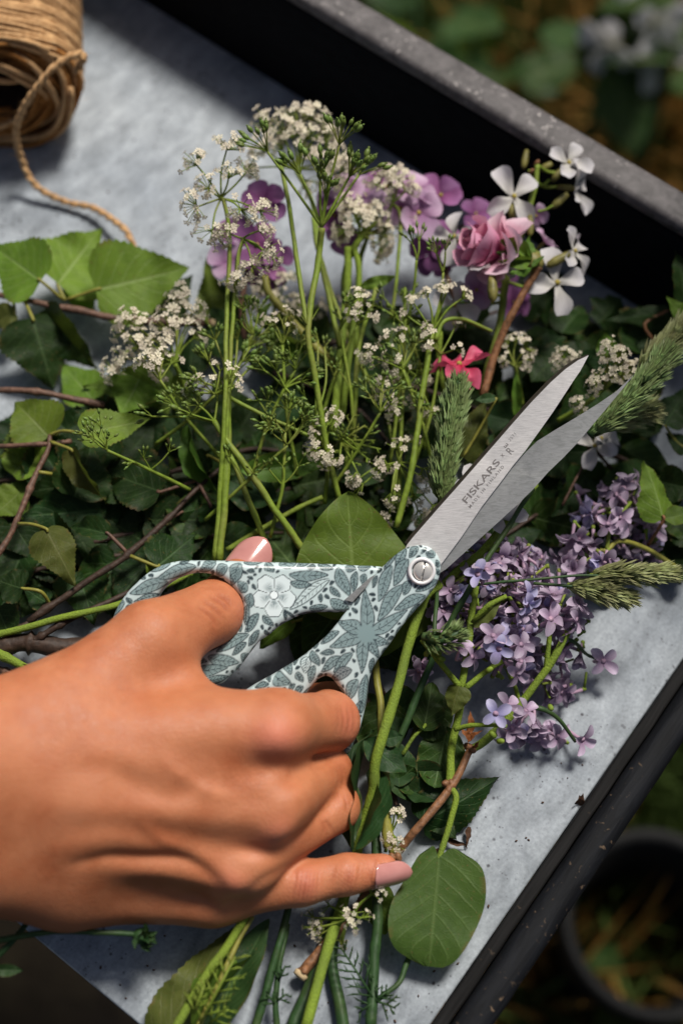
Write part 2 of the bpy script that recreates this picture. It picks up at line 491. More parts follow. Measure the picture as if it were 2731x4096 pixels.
# big flower and the leaves round it (crop 2 co-ordinates)
p_flower(*c2(195, 497), 88, rot=-0.95)
def L2(a, b, c, d, w, **k): p_leaf(*c2(a, b), *c2(c, d), w / 2, **k)
for a in [(310, 335, 632, 350, 85), (320, 395, 500, 430, 62), (640, 370, 310, 610, 92, dict(fill=None, veins=7)), (700, 275, 790, 520, 98),
          (850, 310, 820, 480, 60), (640, 430, 720, 525, 50), (470, 605, 625, 600, 62), (640, 535, 790, 620, 90), (540, 255, 668, 300, 52),
          (130, 235, 190, 320, 70), (-70, 250, -150, 420, 80), (-60, 300, -10, 330, 20), (75, 640, -40, 790, 62), (105, 655, 190, 750, 52), (60, 800, -10, 900, 50),
          (120, 770, 160, 830, 30), (760, 275, 850, 300, 60), (860, 280, 970, 280, 56), (380, 660, 520, 640, 26), (285, 700, 280, 610, 26), (360, 690, 280, 612, 24),
          (1170, 165, 1060, 290, 46), (1245, 125, 1150, 280, 74), (1340, 110, 1260, 195, 62), (1370, 130, 1400, 150, 60), (1130, 255, 1015, 550, 92), (1260, 205, 1135, 420, 98),
          (1220, 410, 1005, 700, 104), (1280, 380, 1215, 495, 70), (1400, 500, 1140, 605, 88), (1500, 380, 1310, 462, 66), (1475, 190, 1400, 150, 70), (1515, 240, 1470, 260, 60), (1515, 300, 1480, 330, 60),
          (1015, 340, 975, 440, 36), (880, 510, 830, 580, 26), (1350, 560, 1235, 705, 34)]:
    k = a[5] if len(a) > 5 else {}
    L2(*a[:5], **k)
# the eight-leaf rosette
for a in [(925, 800, 930, 445, 125), (960, 790, 1262, 620, 118), (970, 830, 1110, 890, 96), (960, 840, 1015, 1000, 90), (920, 830, 880, 1120, 108),
          (890, 830, 630, 895, 132), (880, 790, 705, 690, 132)]:
    L2(*a[:4], a[4] * .88, veins=4, pw=0.62)
S_ = window(*c2(928, 800), 44); rr = np.hypot(GX[S_] - c2(928, 800)[0], GY[S_] - c2(928, 800)[1])
blend(S_, np.clip(40 - rr, 0, 8) / 8, TEAL); OCC[S_] |= rr < 40
for a in [(715, 780, 560, 880, 56), (680, 950, 560, 950, 48), (495, 935, 550, 1060, 68), (730, 980, 565, 1100, 76), (820, 950, 660, 1105, 76), (470, 980, 430, 1115, 84, dict(fill=None)),
          (520, 1050, 470, 1195, 60), (380, 1100, 420, 1190, 58), (205, 1130, 330, 1215, 118, dict(pw=0.5, veins=3)), (160, 1200, 40, 1225, 44), (365, 1195, 305, 1265, 36),
          (430, 1215, 350, 1285, 50), (815, 1085, 640, 1160, 92, dict(fill=np.array(srgb(120, 128, 130), np.float32))), (860, 1160, 765, 1330, 92), (930, 1120, 880, 1440, 74, dict(veins=9)),
          (985, 990, 955, 1120, 42), (860, 1395, 880, 1440, 20), (1150, 830, 1090, 845, 30), (890, 1330, 800, 1500, 40), (830, 1480, 850, 1600, 40)]:
    k = a[5] if len(a) > 5 else {}
    L2(*a[:5], **k)
def L1(a, b, c, d, w, **k): p_leaf(*c1(a, b), *c1(c, d), w * .56, **k)
for a in [(705, 265, 375, 360, 84), (480, 390, 165, 475, 92), (860, 235, 720, 300, 76), (950, 260, 850, 340, 78), (1050, 240, 990, 390, 98), (410, 490, 200, 545, 44),
          (1100, 400, 1040, 470, 90), (1130, 480, 1120, 600, 70), (1110, 570, 1085, 735, 52), (1195, 640, 1100, 790, 60), (1120, 805, 850, 940, 74), (1100, 870, 980, 970, 50),
          (895, 895, 640, 960, 50), (790, 980, 1040, 1045, 92), (585, 985, 790, 1030, 66), (640, 1095, 955, 1080, 82), (770, 1170, 960, 1150, 60), (1200, 770, 1130, 890, 44),
          (1110, 960, 1060, 1030, 60), (640, 225, 560, 240, 40)]:
    L1(*a)
# --- outlines
A_OUT = [c2(1245, 122), c2(1310, 104), c2(1380, 100), c2(1450, 130), c2(1500, 190), c2(1520, 265), c2(1508, 350), c2(1480, 420), c2(1430, 490), c2(1375, 555), c2(1300, 640),
         c2(1240, 710), c2(1180, 790), c2(1120, 880), c2(1060, 960), c2(1010, 1030), c2(975, 1100), c2(950, 1180), c2(942, 1260), c2(930, 1350), c2(905, 1460), c2(880, 1555),
         c3(1058, 665), c3(1010, 780), c3(950, 875), (1330, 3085), (1240, 3125), (1130, 3135), (1020, 3105), (930, 3040), (890, 2950), (900, 2860), (945, 2790),
         c2(0, 1240), c2(100, 1180), c2(190, 1130), c2(300, 1062), c2(400, 1000), c2(500, 920), c2(600, 830), c2(690, 730), c2(750, 650), c2(830, 560), c2(905, 470), c2(980, 360), c2(1040, 290), c2(1150, 185)]
A_IN = [(1218, 2780), (1250, 2738), (1282, 2708), (1312, 2702), (1338, 2722), (1362, 2758), (1385, 2805), (1392, 2860), (1385, 2920), (1362, 2985), (1310, 3035), (1220, 3058), (1120, 3050),
        (1035, 3000), (1000, 2930), (1020, 2862), (1100, 2815), (1175, 2800)]
B_OUT = [c1(60, 610), c1(130, 500), c1(200, 420), c1(300, 330), c1(400, 270), c1(500, 238), c1(600, 226), c1(750, 225), c1(950, 228), c1(1100, 234), c2(150, 239), c2(300, 243), c2(500, 250),
         c2(700, 257), c2(870, 267), c2(1010, 272), c2(1120, 300), c2(1180, 380), c2(1150, 470), c2(1040, 560), c2(900, 620), c2(750, 641), c2(600, 640), c2(500, 645), c2(400, 665), c2(300, 710), c2(220, 760), c2(150, 820),
         c1(1200, 865), c1(1120, 965), c1(1050, 1060), c1(960, 1150), c1(890, 1205), c1(720, 1225), c1(500, 1190), c1(300, 1120), c1(150, 1020), c1(50, 880), c1(20, 740)]
B_IN = [c1(400, 500), c1(450, 435), c1(530, 378), c1(620, 340), c1(700, 322), c1(800, 328), c1(880, 358), c1(960, 412), c1(1020, 475), c1(1060, 545), c1(1068, 620), c1(1058, 700), c1(1030, 770),
        c1(975, 830), c1(880, 888), c1(780, 930), c1(680, 962), c1(590, 985), c1(480, 960), c1(400, 860), c1(370, 720), c1(375, 590)]
# fill what is left of both handles with small leaves that do not touch
gx4, gy4 = GX[::6, ::6], GY[::6, ::6]
ok4 = (np.maximum(poly_sdf(A_OUT, gx4, gy4), -poly_sdf(A_IN, gx4, gy4)) < 14) | (np.maximum(poly_sdf(B_OUT, gx4, gy4), -poly_sdf(B_IN, gx4, gy4)) < 14)
cand = np.argwhere(ok4) * 6
for tries in range(20000):
    y, x = cand[prng.integers(len(cand))]; x, y = x + PX0 + prng.uniform(-3, 3), y + PY0 + prng.uniform(-3, 3)
    L = prng.uniform(80, 130) if tries < 3500 else (prng.uniform(50, 85) if tries < 8000 else (prng.uniform(26, 52) if tries < 14000 else prng.uniform(16, 28))); a = prng.normal(2.4, 0.9)
    p_leaf(x - L / 2 * math.cos(a), y - L / 2 * math.sin(a), x + L / 2 * math.cos(a), y + L / 2 * math.sin(a), L * prng.uniform(0.40, 0.54), veins=5, test=True)
def mat_print():
    m = NM('printed_handle'); a = m.node('Attribute', attribute_name='Col')
    m.set(Base_Color=a.outputs['Color'], Roughness=0.34)
    m.b.inputs['Specular IOR Level'].default_value = 0.45
    m.b.inputs['Subsurface Weight'].default_value = 0.0
    m.bump(m.noise(1800, 2, m.coord()), 0.05, 0.0002)
    return m.m
M_PRINT = mat_print()
def handle(name, outer, inner, zc, zh, h=0.00036):
    O = [sl(*p)[:2] for p in smooth_poly(outer, 4)]; N = [sl(*p)[:2] for p in smooth_poly(inner, 4)]
    O_ = np.array(O); lo = O_.min(0) - 0.002; hi = O_.max(0) + 0.002
    xs = np.arange(lo[0], hi[0], h); ys = np.arange(lo[1], hi[1], h); X, Y = np.meshgrid(xs, ys, indexing='ij')
    sd = np.maximum(poly_sdf(O, X, Y), -poly_sdf(N, X, Y))
    zs = np.arange(-0.0085, 0.0085, h)
    H, ZC = zh(X, Y), zc(X, Y)
    Z = zs[None, None, :] - ZC[..., None]
    r = np.minimum(0.0030, H * 0.8)[..., None]
    qx = sd[..., None] + r; qz = np.abs(Z) - H[..., None] + r
    F = np.sqrt(np.maximum(qx, 0) ** 2 + np.maximum(qz, 0) ** 2) + np.minimum(np.maximum(qx, qz), 0) - r
    V, Q = surface_nets(F, (xs[0], ys[0], zs[0]), h)
    V = smooth_np(V, Q, 2, 0.4)
    px = V[:, 0] / KS + SX0 - PX0; py = -V[:, 1] / KS + SY0 - PY0
    # bilinear pick from the print
    px = np.clip(px, 0, PW - 2); py = np.clip(py, 0, PH - 2)
    ix, iy = px.astype(int), py.astype(int); fx, fy = (px - ix)[:, None], (py - iy)[:, None]
    C = (IMG[iy, ix] * (1 - fx) + IMG[iy, ix + 1] * fx) * (1 - fy) + (IMG[iy + 1, ix] * (1 - fx) + IMG[iy + 1, ix + 1] * fx) * fy
    me = mesh_fast(name, V, Q, M_PRINT, C)
    return link(name, me, scissors, SCM)
def ramp01(x, a, b): 
    t = np.clip((x - a) / (b - a), 0, 1); return t * t * (3 - 2 * t)
# A carries the pivot head and the finger bow, B the thumb bow
hdl_a = handle('finger_handle', A_OUT, A_IN, lambda X, Y: 0.0020 - 0.0028 * ramp01(-Y, 0.02, 0.05), lambda X, Y: 0.0026 + 0.0028 * ramp01(-Y, 0.015, 0.05))
hdl_b = handle('thumb_handle', B_OUT, B_IN, lambda X, Y: -0.0036 + 0.0028 * ramp01(-X, 0.03, 0.07), lambda X, Y: 0.0024 + 0.0030 * ramp01(-X, 0.02, 0.07))

# --- blades
def mat_steel(name, col, rough, ang, streak=0.25, stain=0.0):
    m = NM(name); tc = m.node('TexCoord'); mp = m.node('Mapping'); mp.inputs['Rotation'].default_value = (0, 0, ang); mp.inputs['Scale'].default_value = (220, 9000, 1)
    m.L(tc.outputs['Object'], mp.inputs[0])
    g = m.noise(1.0, 3, mp.outputs[0], 0.6)
    co = m.coord(); big = m.noise(60, 3, co)
    c = m.ramp(g, [(0.3, tuple(x * (1 - streak) for x in col)), (0.7, tuple(min(1, x * (1 + streak * 0.6)) for x in col))])
    if stain:
        s = m.noise(160, 5, m.coord('Object', (1, 2.2, 1)), 0.7, 1.5)
        c = m.mix(m.math('MULTIPLY', m.ramp(s, [(0.45, 0.0), (0.7, 1.0)]), stain), c, (0.16, 0.17, 0.16))
    m.set(Base_Color=c, Metallic=0.4, Roughness=m.ramp(big, [(0.3, rough - 0.05), (0.7, rough + 0.06)]))
    m.b.inputs['Anisotropic'].default_value = 0.3
    m.bump(g, 0.08, 0.0002)
    return m.m
M_STEEL = mat_steel('brushed_steel', (0.76, 0.735, 0.72), 0.40, R(-51 + 15), 0.4, 0.12)
M_STEEL2 = mat_steel('dull_inner_steel', (0.34, 0.345, 0.345), 0.45, R(-40 + 70), 0.3, 0.6)
M_SPINE = simple('oiled_spine_steel', (0.05, 0.042, 0.03), 0.45, 0.3, 300, 0.4, metallic=0.5)
def prism(mb, top, bot, zt, zb):
    """closed prism between two outlines with the same count"""
    n = len(top); o = len(mb.V)
    V = [sl(*p, zt) for p in top] + [sl(*p, zb) for p in bot]
    F = [tuple(range(n))[::-1], tuple(range(n, 2 * n))] + [(i, (i + 1) % n, n + (i + 1) % n, n + i) for i in range(n)]
    mb.add(V, F)
U_SPINE = [c4(100, 1540), c4(300, 1310), c4(500, 1085), c4(700, 855), c4(900, 625), c4(1050, 455), c4(1200, 300), c4(1320, 192), c4(1420, 122)]
U_EDGE = [c4(1440, 205), c4(1380, 292), c4(1310, 400), c4(1220, 537), c4(1110, 692), c4(1000, 845), c4(900, 965), c4(800, 1100), c4(650, 1295), c4(490, 1535)]
U_ROOT = [(1760, 2262), (1720, 2320), (1650, 2320), (1600, 2240)]
outl = [(1628, 2178)] + U_SPINE + [c4(1506, 81)] + U_EDGE + U_ROOT
mb = MB(); prism(mb, outl, outl, 0.0, -0.0010)
bl = mb.build('blade', M_STEEL, None, smooth=False); bl.parent = scissors; bl['label'] = 'bright brushed upper blade with engraved lettering'
# the ground spine, a dark facet falling away on the outer side
mb = MB()
sp = [(1628, 2178)] + U_SPINE + [c4(1506, 81)]
for i in range(len(sp)):
    a = Vector(sp[i]); k = 1.0 if i < len(sp) - 3 else [1, 0.9, 0.5][i - len(sp) + 3]
    n = Vector((-0.74, -0.67)) * 13 * k
    mb.V += [sl(a.x, a.y, -0.0001), sl(a.x + n.x * 0.9, a.y + n.y * 0.9, -0.0012), sl(a.x + n.x, a.y + n.y, -0.0022), sl(a.x + 4, a.y + 3, -0.0024)]
for i in range(len(sp) - 1):
    for k in range(4):
        mb.F.append((i * 4 + k, i * 4 + (k + 1) % 4, i * 4 + 4 + (k + 1) % 4, i * 4 + 4 + k))
mb.C = [(1, 1, 1)] * len(mb.V); mb.U = [(0, 0)] * len(mb.V)
o = mb.build('spine', M_SPINE, None, smooth=False); o.parent = bl; o.matrix_basis = Matrix.Identity(4)
LB = [(1700, 2300), (1760, 2292)] + [r4(*p) for p in [(480, 1352), (560, 1280), (640, 1208), (720, 1136), (800, 1062), (880, 985), (950, 905), (1020, 838), (1080, 775), (1140, 705), (1215, 615), (1290, 525), (1345, 455)]] + \
     [r4(*p) for p in [(1330, 470), (1265, 532), (1180, 590), (1080, 652), (980, 712), (900, 762), (830, 830), (740, 900), (600, 1020), (470, 1160), (400, 1260)]]
mb = MB(); prism(mb, LB, LB, -0.0013, -0.0026)
lb = mb.build('blade', M_STEEL2, None, smooth=False); lb.parent = scissors; lb['label'] = 'grey stained lower blade behind'
# tang of the lower blade showing between the handles
mb = MB(); tg = [c2(*p) for p in [(755, 540), (800, 500), (880, 430), (960, 360), (1012, 330), (985, 372), (920, 445), (860, 510), (820, 555)]]
prism(mb, tg, tg, 0.00022, -0.0016)
o = mb.build('tang', M_STEEL2, None, smooth=False); o.parent = scissors

# --- pivot screw
def lathe(mb, cx, cy, prof, n=40):
    V, F = [], []
    for (r, z) in prof:
        for k in range(n):
            th = 2 * math.pi * k / n; V.append((cx + r * math.cos(th), cy + r * math.sin(th), z))
    for i in range(len(prof) - 1):
        for k in range(n): F.append((i * n + k, i * n + (k + 1) % n, (i + 1) * n + (k + 1) % n, (i + 1) * n + k))
    F.append(tuple(range((len(prof) - 1) * n, len(prof) * n)))
    mb.add(V, F)
M_WHITE = simple('white_plastic', (0.74, 0.73, 0.74), 0.35, 0.04, 300, 0.4)
M_SCREW = mat_steel('polished_screw', (0.62, 0.60, 0.57), 0.22, 0.3, 0.12)
sx, sy, _ = sl(*c2(1365, 305)); Z0 = 0.0044
mb = MB(); lathe(mb, sx, sy, [(0.0051, Z0), (0.0052, Z0 + 0.0010), (0.0049, Z0 + 0.0016), (0.0044, Z0 + 0.0018), (0.0039, Z0 + 0.0015), (0.0037, Z0 + 0.0008), (0.0037, Z0 + 0.0002)])
ring = mb.build('washer', M_WHITE); ring.parent = scissors
ux, uy, _ = sl(*c2(1376, 306))
mb = MB()
for s in (-1, 1):                       # two halves of the head either side of the slot
    n = 16; prof = [(0.0, 0.0018), (0.0018, 0.0017), (0.0030, 0.0013), (0.0036, 0.0008), (0.0037, 0.0002)]
    V, F = [], []
    a0, a1 = math.asin(0.00042 / 0.0036), math.pi - math.asin(0.00042 / 0.0036)
    for (r, z) in prof:
        for k in range(n + 1):
            th = a0 + (a1 - a0) * k / n
            x, y = r * math.cos(th), max(r * math.sin(th), 0.0) + 0.00042 * (1 if r < 0.0005 else 0)
            y = max(y, 0.00042)
            c, q = math.cos(R(78)), math.sin(R(78))
            V.append((ux + s * (x * c - y * q), uy + s * (x * q + y * c), Z0 + 0.0004 + z))
    m = n + 1
    for i in range(len(prof) - 1):
        for k in range(n): F.append((i * m + k, (i + 1) * m + k, (i + 1) * m + k + 1, i * m + k + 1))
    b = len(V)                           # wall of the slot
    V += [V[i * m] for i in range(len(prof))] + [V[i * m + n] for i in range(len(prof))]
    low = [(v[0], v[1], Z0 + 0.0002) for v in V[b:]]; V += low
    k = len(prof)
    order = [b + i for i in range(k - 1, -1, -1)] + [b + k + i for i in range(k)]
    F.append(tuple(order))
    mb.add(V, F)
lathe(mb, ux, uy, [(0.0036, Z0), (0.0036, Z0 + 0.0005)], 24)
o = mb.build('screw', M_SCREW, None); o.parent = scissors

# --- lettering etched on the blade
M_ETCH = simple('etched_lettering', (0.20, 0.185, 0.18), 0.55, 0.1, 400, 0.3, metallic=0.4)
_ang = math.atan2(333, 272)
def lettering(name, txt, px, py, h_px, len_px, bold=0.0, space=1.0, shear=0.0, rot=_ang, z=0.00006):
    cu = bpy.data.curves.new(name, 'FONT'); cu.body = txt; cu.size = 1.0; cu.offset = bold; cu.space_character = space; cu.shear = shear
    t = bpy.data.objects.new(name, cu); COL.objects.link(t)
    dg = bpy.context.evaluated_depsgraph_get(); me = bpy.data.meshes.new_from_object(t.evaluated_get(dg))
    bpy.data.objects.remove(t)
    V = np.array([v.co for v in me.vertices]); lo, hi = V.min(0), V.max(0)
    sxx = len_px * KS / (hi[0] - lo[0]); syy = h_px * KS / (hi[1] - lo[1])
    V[:, 0] = (V[:, 0] - lo[0]) * sxx; V[:, 1] = (V[:, 1] - lo[1]) * syy
    c, s = math.cos(rot), math.sin(rot); ox, oy, _ = sl(px, py)
    W = np.stack([ox + V[:, 0] * c - V[:, 1] * s, oy + V[:, 0] * s + V[:, 1] * c, np.full(len(V), z)], 1)
    me.vertices.foreach_set('co', W.astype(np.float32).ravel()); me.materials.clear(); me.materials.append(M_ETCH); me.name = name; me.update()
    o = link(name, me); o.parent = bl; o.matrix_basis = Matrix.Identity(4)
    return o
lettering('lettering', 'FISKARS', *c4(532, 1272), 27, 213, 0.012, 1.02)
lettering('lettering', 'MADE IN FINLAND', *c4(560, 1307), 11.5, 214, 0.004, 1.45)
lettering('lettering', 'x', *c4(818, 902), 13, 13, 0.0)
lettering('lettering', 'R', *c4(886, 878), 29, 20, 0.004, rot=_ang)
lettering('lettering', '2571', *c4(880, 772), 12, 37, -0.004, 1.25)
# the little crown over the R
mb = MB(); ox, oy = c4(842, 825)
ca, sa = math.cos(_ang), math.sin(_ang)
def cr(u, v): return sl(ox + (u * ca - v * sa), oy - (u * sa + v * ca), 0.00006)
for poly in ([(0, 0), (18, 0), (18, 3), (0, 3)], [(0, 3), (3, 3), (3, 11), (0, 11)], [(7.5, 3), (10.5, 3), (10.5, 9), (7.5, 9)], [(15, 3), (18, 3), (18, 11), (15, 11)]):
    mb.add([cr(*p) for p in poly], [(0, 1, 2, 3)])
o = mb.build('crown_mark', M_ETCH, None, smooth=False); o.parent = bl; o.matrix_basis = Matrix.Identity(4)
# ------------------------------------------------------------------ the hand (grown from a distance field in the lens frame, mm)
def hp(px, py, h):                     # photograph pixel, height h (mm) of the joint over the scissors' plane -> lens-frame mm
    d = DSC * 1000 - h
    return np.array([(px - PPX) / FPX * d, -(py - PPY) / FPX * d, -d])
def round_cone(P, a, b, ra, rb):
    ba = b - a; L = np.linalg.norm(ba)
    t = np.clip(((P - a) @ ba) / (L * L), 0, 1)
    c = a + t[..., None] * ba
    return np.linalg.norm(P - c, axis=-1) - (ra + (rb - ra) * t)
def smin(a, b, k):
    h = np.maximum(k - np.abs(a - b), 0) / k
    return np.minimum(a, b) - h * h * k * 0.25
HS = 1.15
J = dict(
    th0=hp(235, 2865, 42), th1=hp(600, 2562, 27), th2=hp(846, 2452, 1), th3=hp(1005, 2262, -26), tf=hp(-260, 3020, 60),
    i0=hp(430, 2985, 47), i1=hp(1100, 2905, 39), i2=hp(1318, 2886, 9), i3=hp(1318, 2820, -16), i4=hp(1215, 2800, -27),
    m0=hp(400, 3165, 49), m1=hp(1090, 3205, 40), m2=hp(1302, 3092, 7), m3=hp(1300, 3010, -15), m4=hp(1190, 2985, -24),
    r0=hp(380, 3335, 44), r1=hp(985, 3440, 38), r2=hp(1335, 3228, 12), r3=hp(1330, 3120, -14), r4=hp(1220, 3100, -20),
    p0=hp(330, 3515, 35), p1=hp(850, 3575, 30), p2=hp(1205, 3532, 26), p3=hp(1390, 3497, 22), p4=hp(1530, 3480, 19),
    w0=hp(190, 3130, 48), w1=hp(190, 3430, 40), f0=hp(-1350, 2865, 105), f1=hp(-1350, 3290, 98))
def hand_field(P):
    c = lambda a, b, ra, rb: round_cone(P, J[a], J[b], ra, rb)
    palm = smin(c('i0', 'i1', 15, 11.5), c('m0', 'm1', 15.5, 11.5), 9)
    palm = smin(palm, c('r0', 'r1', 15, 10.5), 9)
    palm = smin(palm, c('p0', 'p1', 14.5, 10.0), 9)
    palm = smin(palm, smin(c('w0', 'f0', 20.5, 26), c('w1', 'f1', 20, 25), 20), 18)
    # fleshy underside so that the palm is a slab, not four bars
    und = np.array([3.0, 2.0, -13.0])
    palm = smin(palm, round_cone(P, J['m0'] + und, J['m1'] + und * 0.8, 15, 10), 10)
    palm = smin(palm, round_cone(P, J['r0'] + und, J['p1'] + und * 0.8, 14, 9), 10)
    # thumb: thenar, web
    ten = smin(c('th0', 'th1', 17.5, 12.6), c('th1', 'th2', 11.6, 9.8), 5)
    ten = smin(ten, c('tf', 'th0', 20, 17.5), 8)
    web = round_cone(P, J['th1'] + np.array([6, -13, -4]), J['i1'] + np.array([-20, -2, -6]), 6.5, 7)
    palm = smin(palm, ten, 13); palm = smin(palm, web, 16)
    thumb = smin(c('th1', 'th2', 11.2, 9.9), c('th2', 'th3', 9.6, 7.2), 4)
    palm = smin(palm, thumb, 5)
    D = None
    chains = [('i', (11.0, 10.8, 8.6, 7.0)), ('m', (10.8, 9.7, 8.4, 7.0)), ('r', (9.8, 9.2, 8.0, 6.8)), ('p', (9.2, 7.9, 7.1, 5.9))]
    for n, r in chains:
        f = smin(c(n + '1', n + '2', r[0], r[1]), c(n + '2', n + '3', r[1] * 0.97, r[2]), 3)
        f = smin(f, c(n + '3', n + '4', r[2] * 0.97, r[3]), 3)
        g = smin(palm, f, 9)
        D = g if D is None else smin(D, g, 1.6)
    return D
def grow_hand():
    lo = np.array([min(v[i] for v in J.values()) for i in range(3)]) - 16
    hi = np.array([max(v[i] for v in J.values()) for i in range(3)]) + 16
    lo -= 24; hi += 2
    h = 1.0; n3 = [int((hi[i] - lo[i]) / (3 * h)) + 1 for i in range(3)]
    mk = lambda n, s, o: np.stack(np.meshgrid(*[lo[i] + o + np.arange(n[i]) * s for i in range(3)], indexing='ij'), -1).astype(np.float32)
    Dc = hand_field(mk(n3, 3 * h, h))
    near = np.abs(Dc) < 6.5
    D = np.repeat(np.repeat(np.repeat(Dc, 3, 0), 3, 1), 3, 2)
    nb = np.repeat(np.repeat(np.repeat(near, 3, 0), 3, 1), 3, 2)
    P = mk([3 * n for n in n3], h, 0.0)
    D[nb] = hand_field(P[nb])
    V, Q = surface_nets(D, lo, h)
    V = smooth_np(V, Q, 4, 0.5)
    return V, Q
HV, HQ = grow_hand()
def subdiv(V, Q):
    """one Catmull-Clark style split, smooth"""
    me = mesh_fast('tmp', V, Q, None) if False else None
    E = np.sort(np.concatenate([Q[:, [0, 1]], Q[:, [1, 2]], Q[:, [2, 3]], Q[:, [3, 0]]]), 1)
    Eu, inv = np.unique(E, axis=0, return_inverse=True); inv = inv.reshape(-1)
    n, m = len(V), len(Q)
    mid = V[Eu].mean(1); fc = V[Q].mean(1)
    e = [n + inv[i * m:(i + 1) * m] for i in range(4)]; f = n + len(Eu) + np.arange(m)
    NQ = np.concatenate([np.stack([Q[:, 0], e[0], f, e[3]], 1), np.stack([Q[:, 1], e[1], f, e[0]], 1), np.stack([Q[:, 2], e[2], f, e[1]], 1), np.stack([Q[:, 3], e[3], f, e[2]], 1)])
    return np.concatenate([V, mid, fc]), NQ
HV, HQ = subdiv(HV, HQ); HV = smooth_np(HV, HQ, 2, 0.5)
def vnormals(V, Q):
    N = np.cross(V[Q[:, 2]] - V[Q[:, 0]], V[Q[:, 3]] - V[Q[:, 1]])
    A = np.zeros_like(V)
    for k in range(4): np.add.at(A, Q[:, k], N)
    return A / np.maximum(np.linalg.norm(A, axis=1), 1e-9)[:, None]
# --- modelling of the back of the hand: ridges, knuckles, creases given where they run over the skin
hN = vnormals(HV, HQ)
dep = -HV[:, 2]; hx = HV[:, 0] / dep * FPX + PPX; hy = -HV[:, 1] / dep * FPX + PPY
front = np.clip(-(hN * (HV / np.linalg.norm(HV, axis=1)[:, None])).sum(1), 0, 1)
hch = crop(0, 2500, 1.0); hcp = crop(900, 3000, 0.5)
def dist_line(pts):
    P = np.array([(p.x, p.y) for p in spline([(a, b, 0) for a, b in pts], 8)])
    d = np.full(len(HV), 1e9); tt = np.zeros(len(HV)); L = 0; tot = np.linalg.norm(np.diff(P, axis=0), axis=1).sum()
    for a, b in zip(P[:-1], P[1:]):
        e = b - a; l = np.linalg.norm(e)
        if l < 1e-6: continue
        t = np.clip(((hx - a[0]) * e[0] + (hy - a[1]) * e[1]) / l ** 2, 0, 1)
        dd = np.hypot(hx - a[0] - e[0] * t, hy - a[1] - e[1] * t)
        m = dd < d; d[m] = dd[m]; tt[m] = (L + l * t[m]) / tot; L += l
    return d, tt
disp = np.zeros(len(HV)); red = np.zeros(len(HV)); crease = np.zeros(len(HV))
def stroke(pts, amp, sig, fade=True, f=hch):
    d, t = dist_line([f(*p)[:2] for p in pts])
    g = np.exp(-(d / sig) ** 2) * front ** 0.5
    if fade: g = g * np.sin(np.pi * np.clip(t * 0.94 + 0.03, 0, 1)) ** 0.5
    disp[:] += amp * g
    if amp < 0 and sig < 12: crease[:] = np.maximum(crease, g * min(1, -amp * 1.1))
    return g
def dab(p, amp, sx, sy=None, ang=0, f=hch):
    x, y = f(*p)[:2]; sy = sy or sx; c, s = math.cos(ang), math.sin(ang)
    u, v = (hx - x) * c + (hy - y) * s, -(hx - x) * s + (hy - y) * c
    g = np.exp(-(u / sx) ** 2 - (v / sy) ** 2) * front ** 0.5
    disp[:] += amp * g
    return g
# knuckles
red += 0.9 * dab((1105, 455), 2.6, 105, 85); red += 0.8 * dab((1105, 840), 2.4, 85, 55, -0.3); red += 0.6 * dab((930, 1030), 2.0, 75, 50, 0.3); red += 0.4 * dab((880, 1090), 1.2, 60, 45)
dab((1190, 600), -2.4, 90, 45, -0.6); dab((1010, 905), -1.8, 80, 34, 0.1); dab((1000, 700), -1.2, 120, 60); dab((800, 1110), -1.4, 120, 45, 0.2)
# tendons and veins
stroke([(1080, 470), (940, 560), (800, 590), (600, 560), (380, 500)], 0.98, 66)
stroke([(1080, 830), (900, 810), (650, 760), (400, 740), (180, 720)], 0.90, 60)
stroke([(930, 1010), (820, 930), (720, 880), (600, 870), (430, 860), (240, 900)], 1.27, 46)
stroke([(880, 1020), (780, 955), (700, 930), (560, 930), (430, 930), (300, 960)], -1.20, 26)
stroke([(900, 1090), (800, 1035), (700, 1000), (560, 985), (440, 985)], 1.12, 41)
stroke([(860, 1110), (780, 1075), (640, 1040), (520, 1040)], -0.83, 26)
stroke([(880, 640), (800, 620), (700, 690), (600, 660), (480, 600), (420, 575), (300, 590)], -0.83, 52)
stroke([(640, 500), (700, 590), (820, 660), (960, 700)], 0.60, 33)
stroke([(560, 790), (650, 850), (720, 880)], 0.52, 26)
# folds between the fingers and at their bases
stroke([(1180, 590), (1260, 560), (1340, 520), (1400, 480)], -1.0, 26)
stroke([(1120, 880), (1220, 800), (1320, 720), (1395, 640)], -1.0, 26)
stroke([(930, 1110), (1060, 1020), (1180, 960), (1280, 915)], -0.9, 24)
# joints of the little finger, the fold round its nail
red += 0.35 * dab((650, 1075), 0.9, 48, 60, f=hcp); dab((815, 1040), -0.7, 48, 70, f=hcp); red += 0.25 * dab((990, 1010), 0.6, 42, 55, f=hcp); dab((1090, 990), -0.4, 30, 50, f=hcp)
stroke([(1225, 905), (1196, 960), (1186, 1020), (1200, 1080)], 0.7, 11, False, f=hcp); stroke([(1200, 920), (1176, 965), (1166, 1020), (1178, 1075)], -0.35, 9, f=hcp)
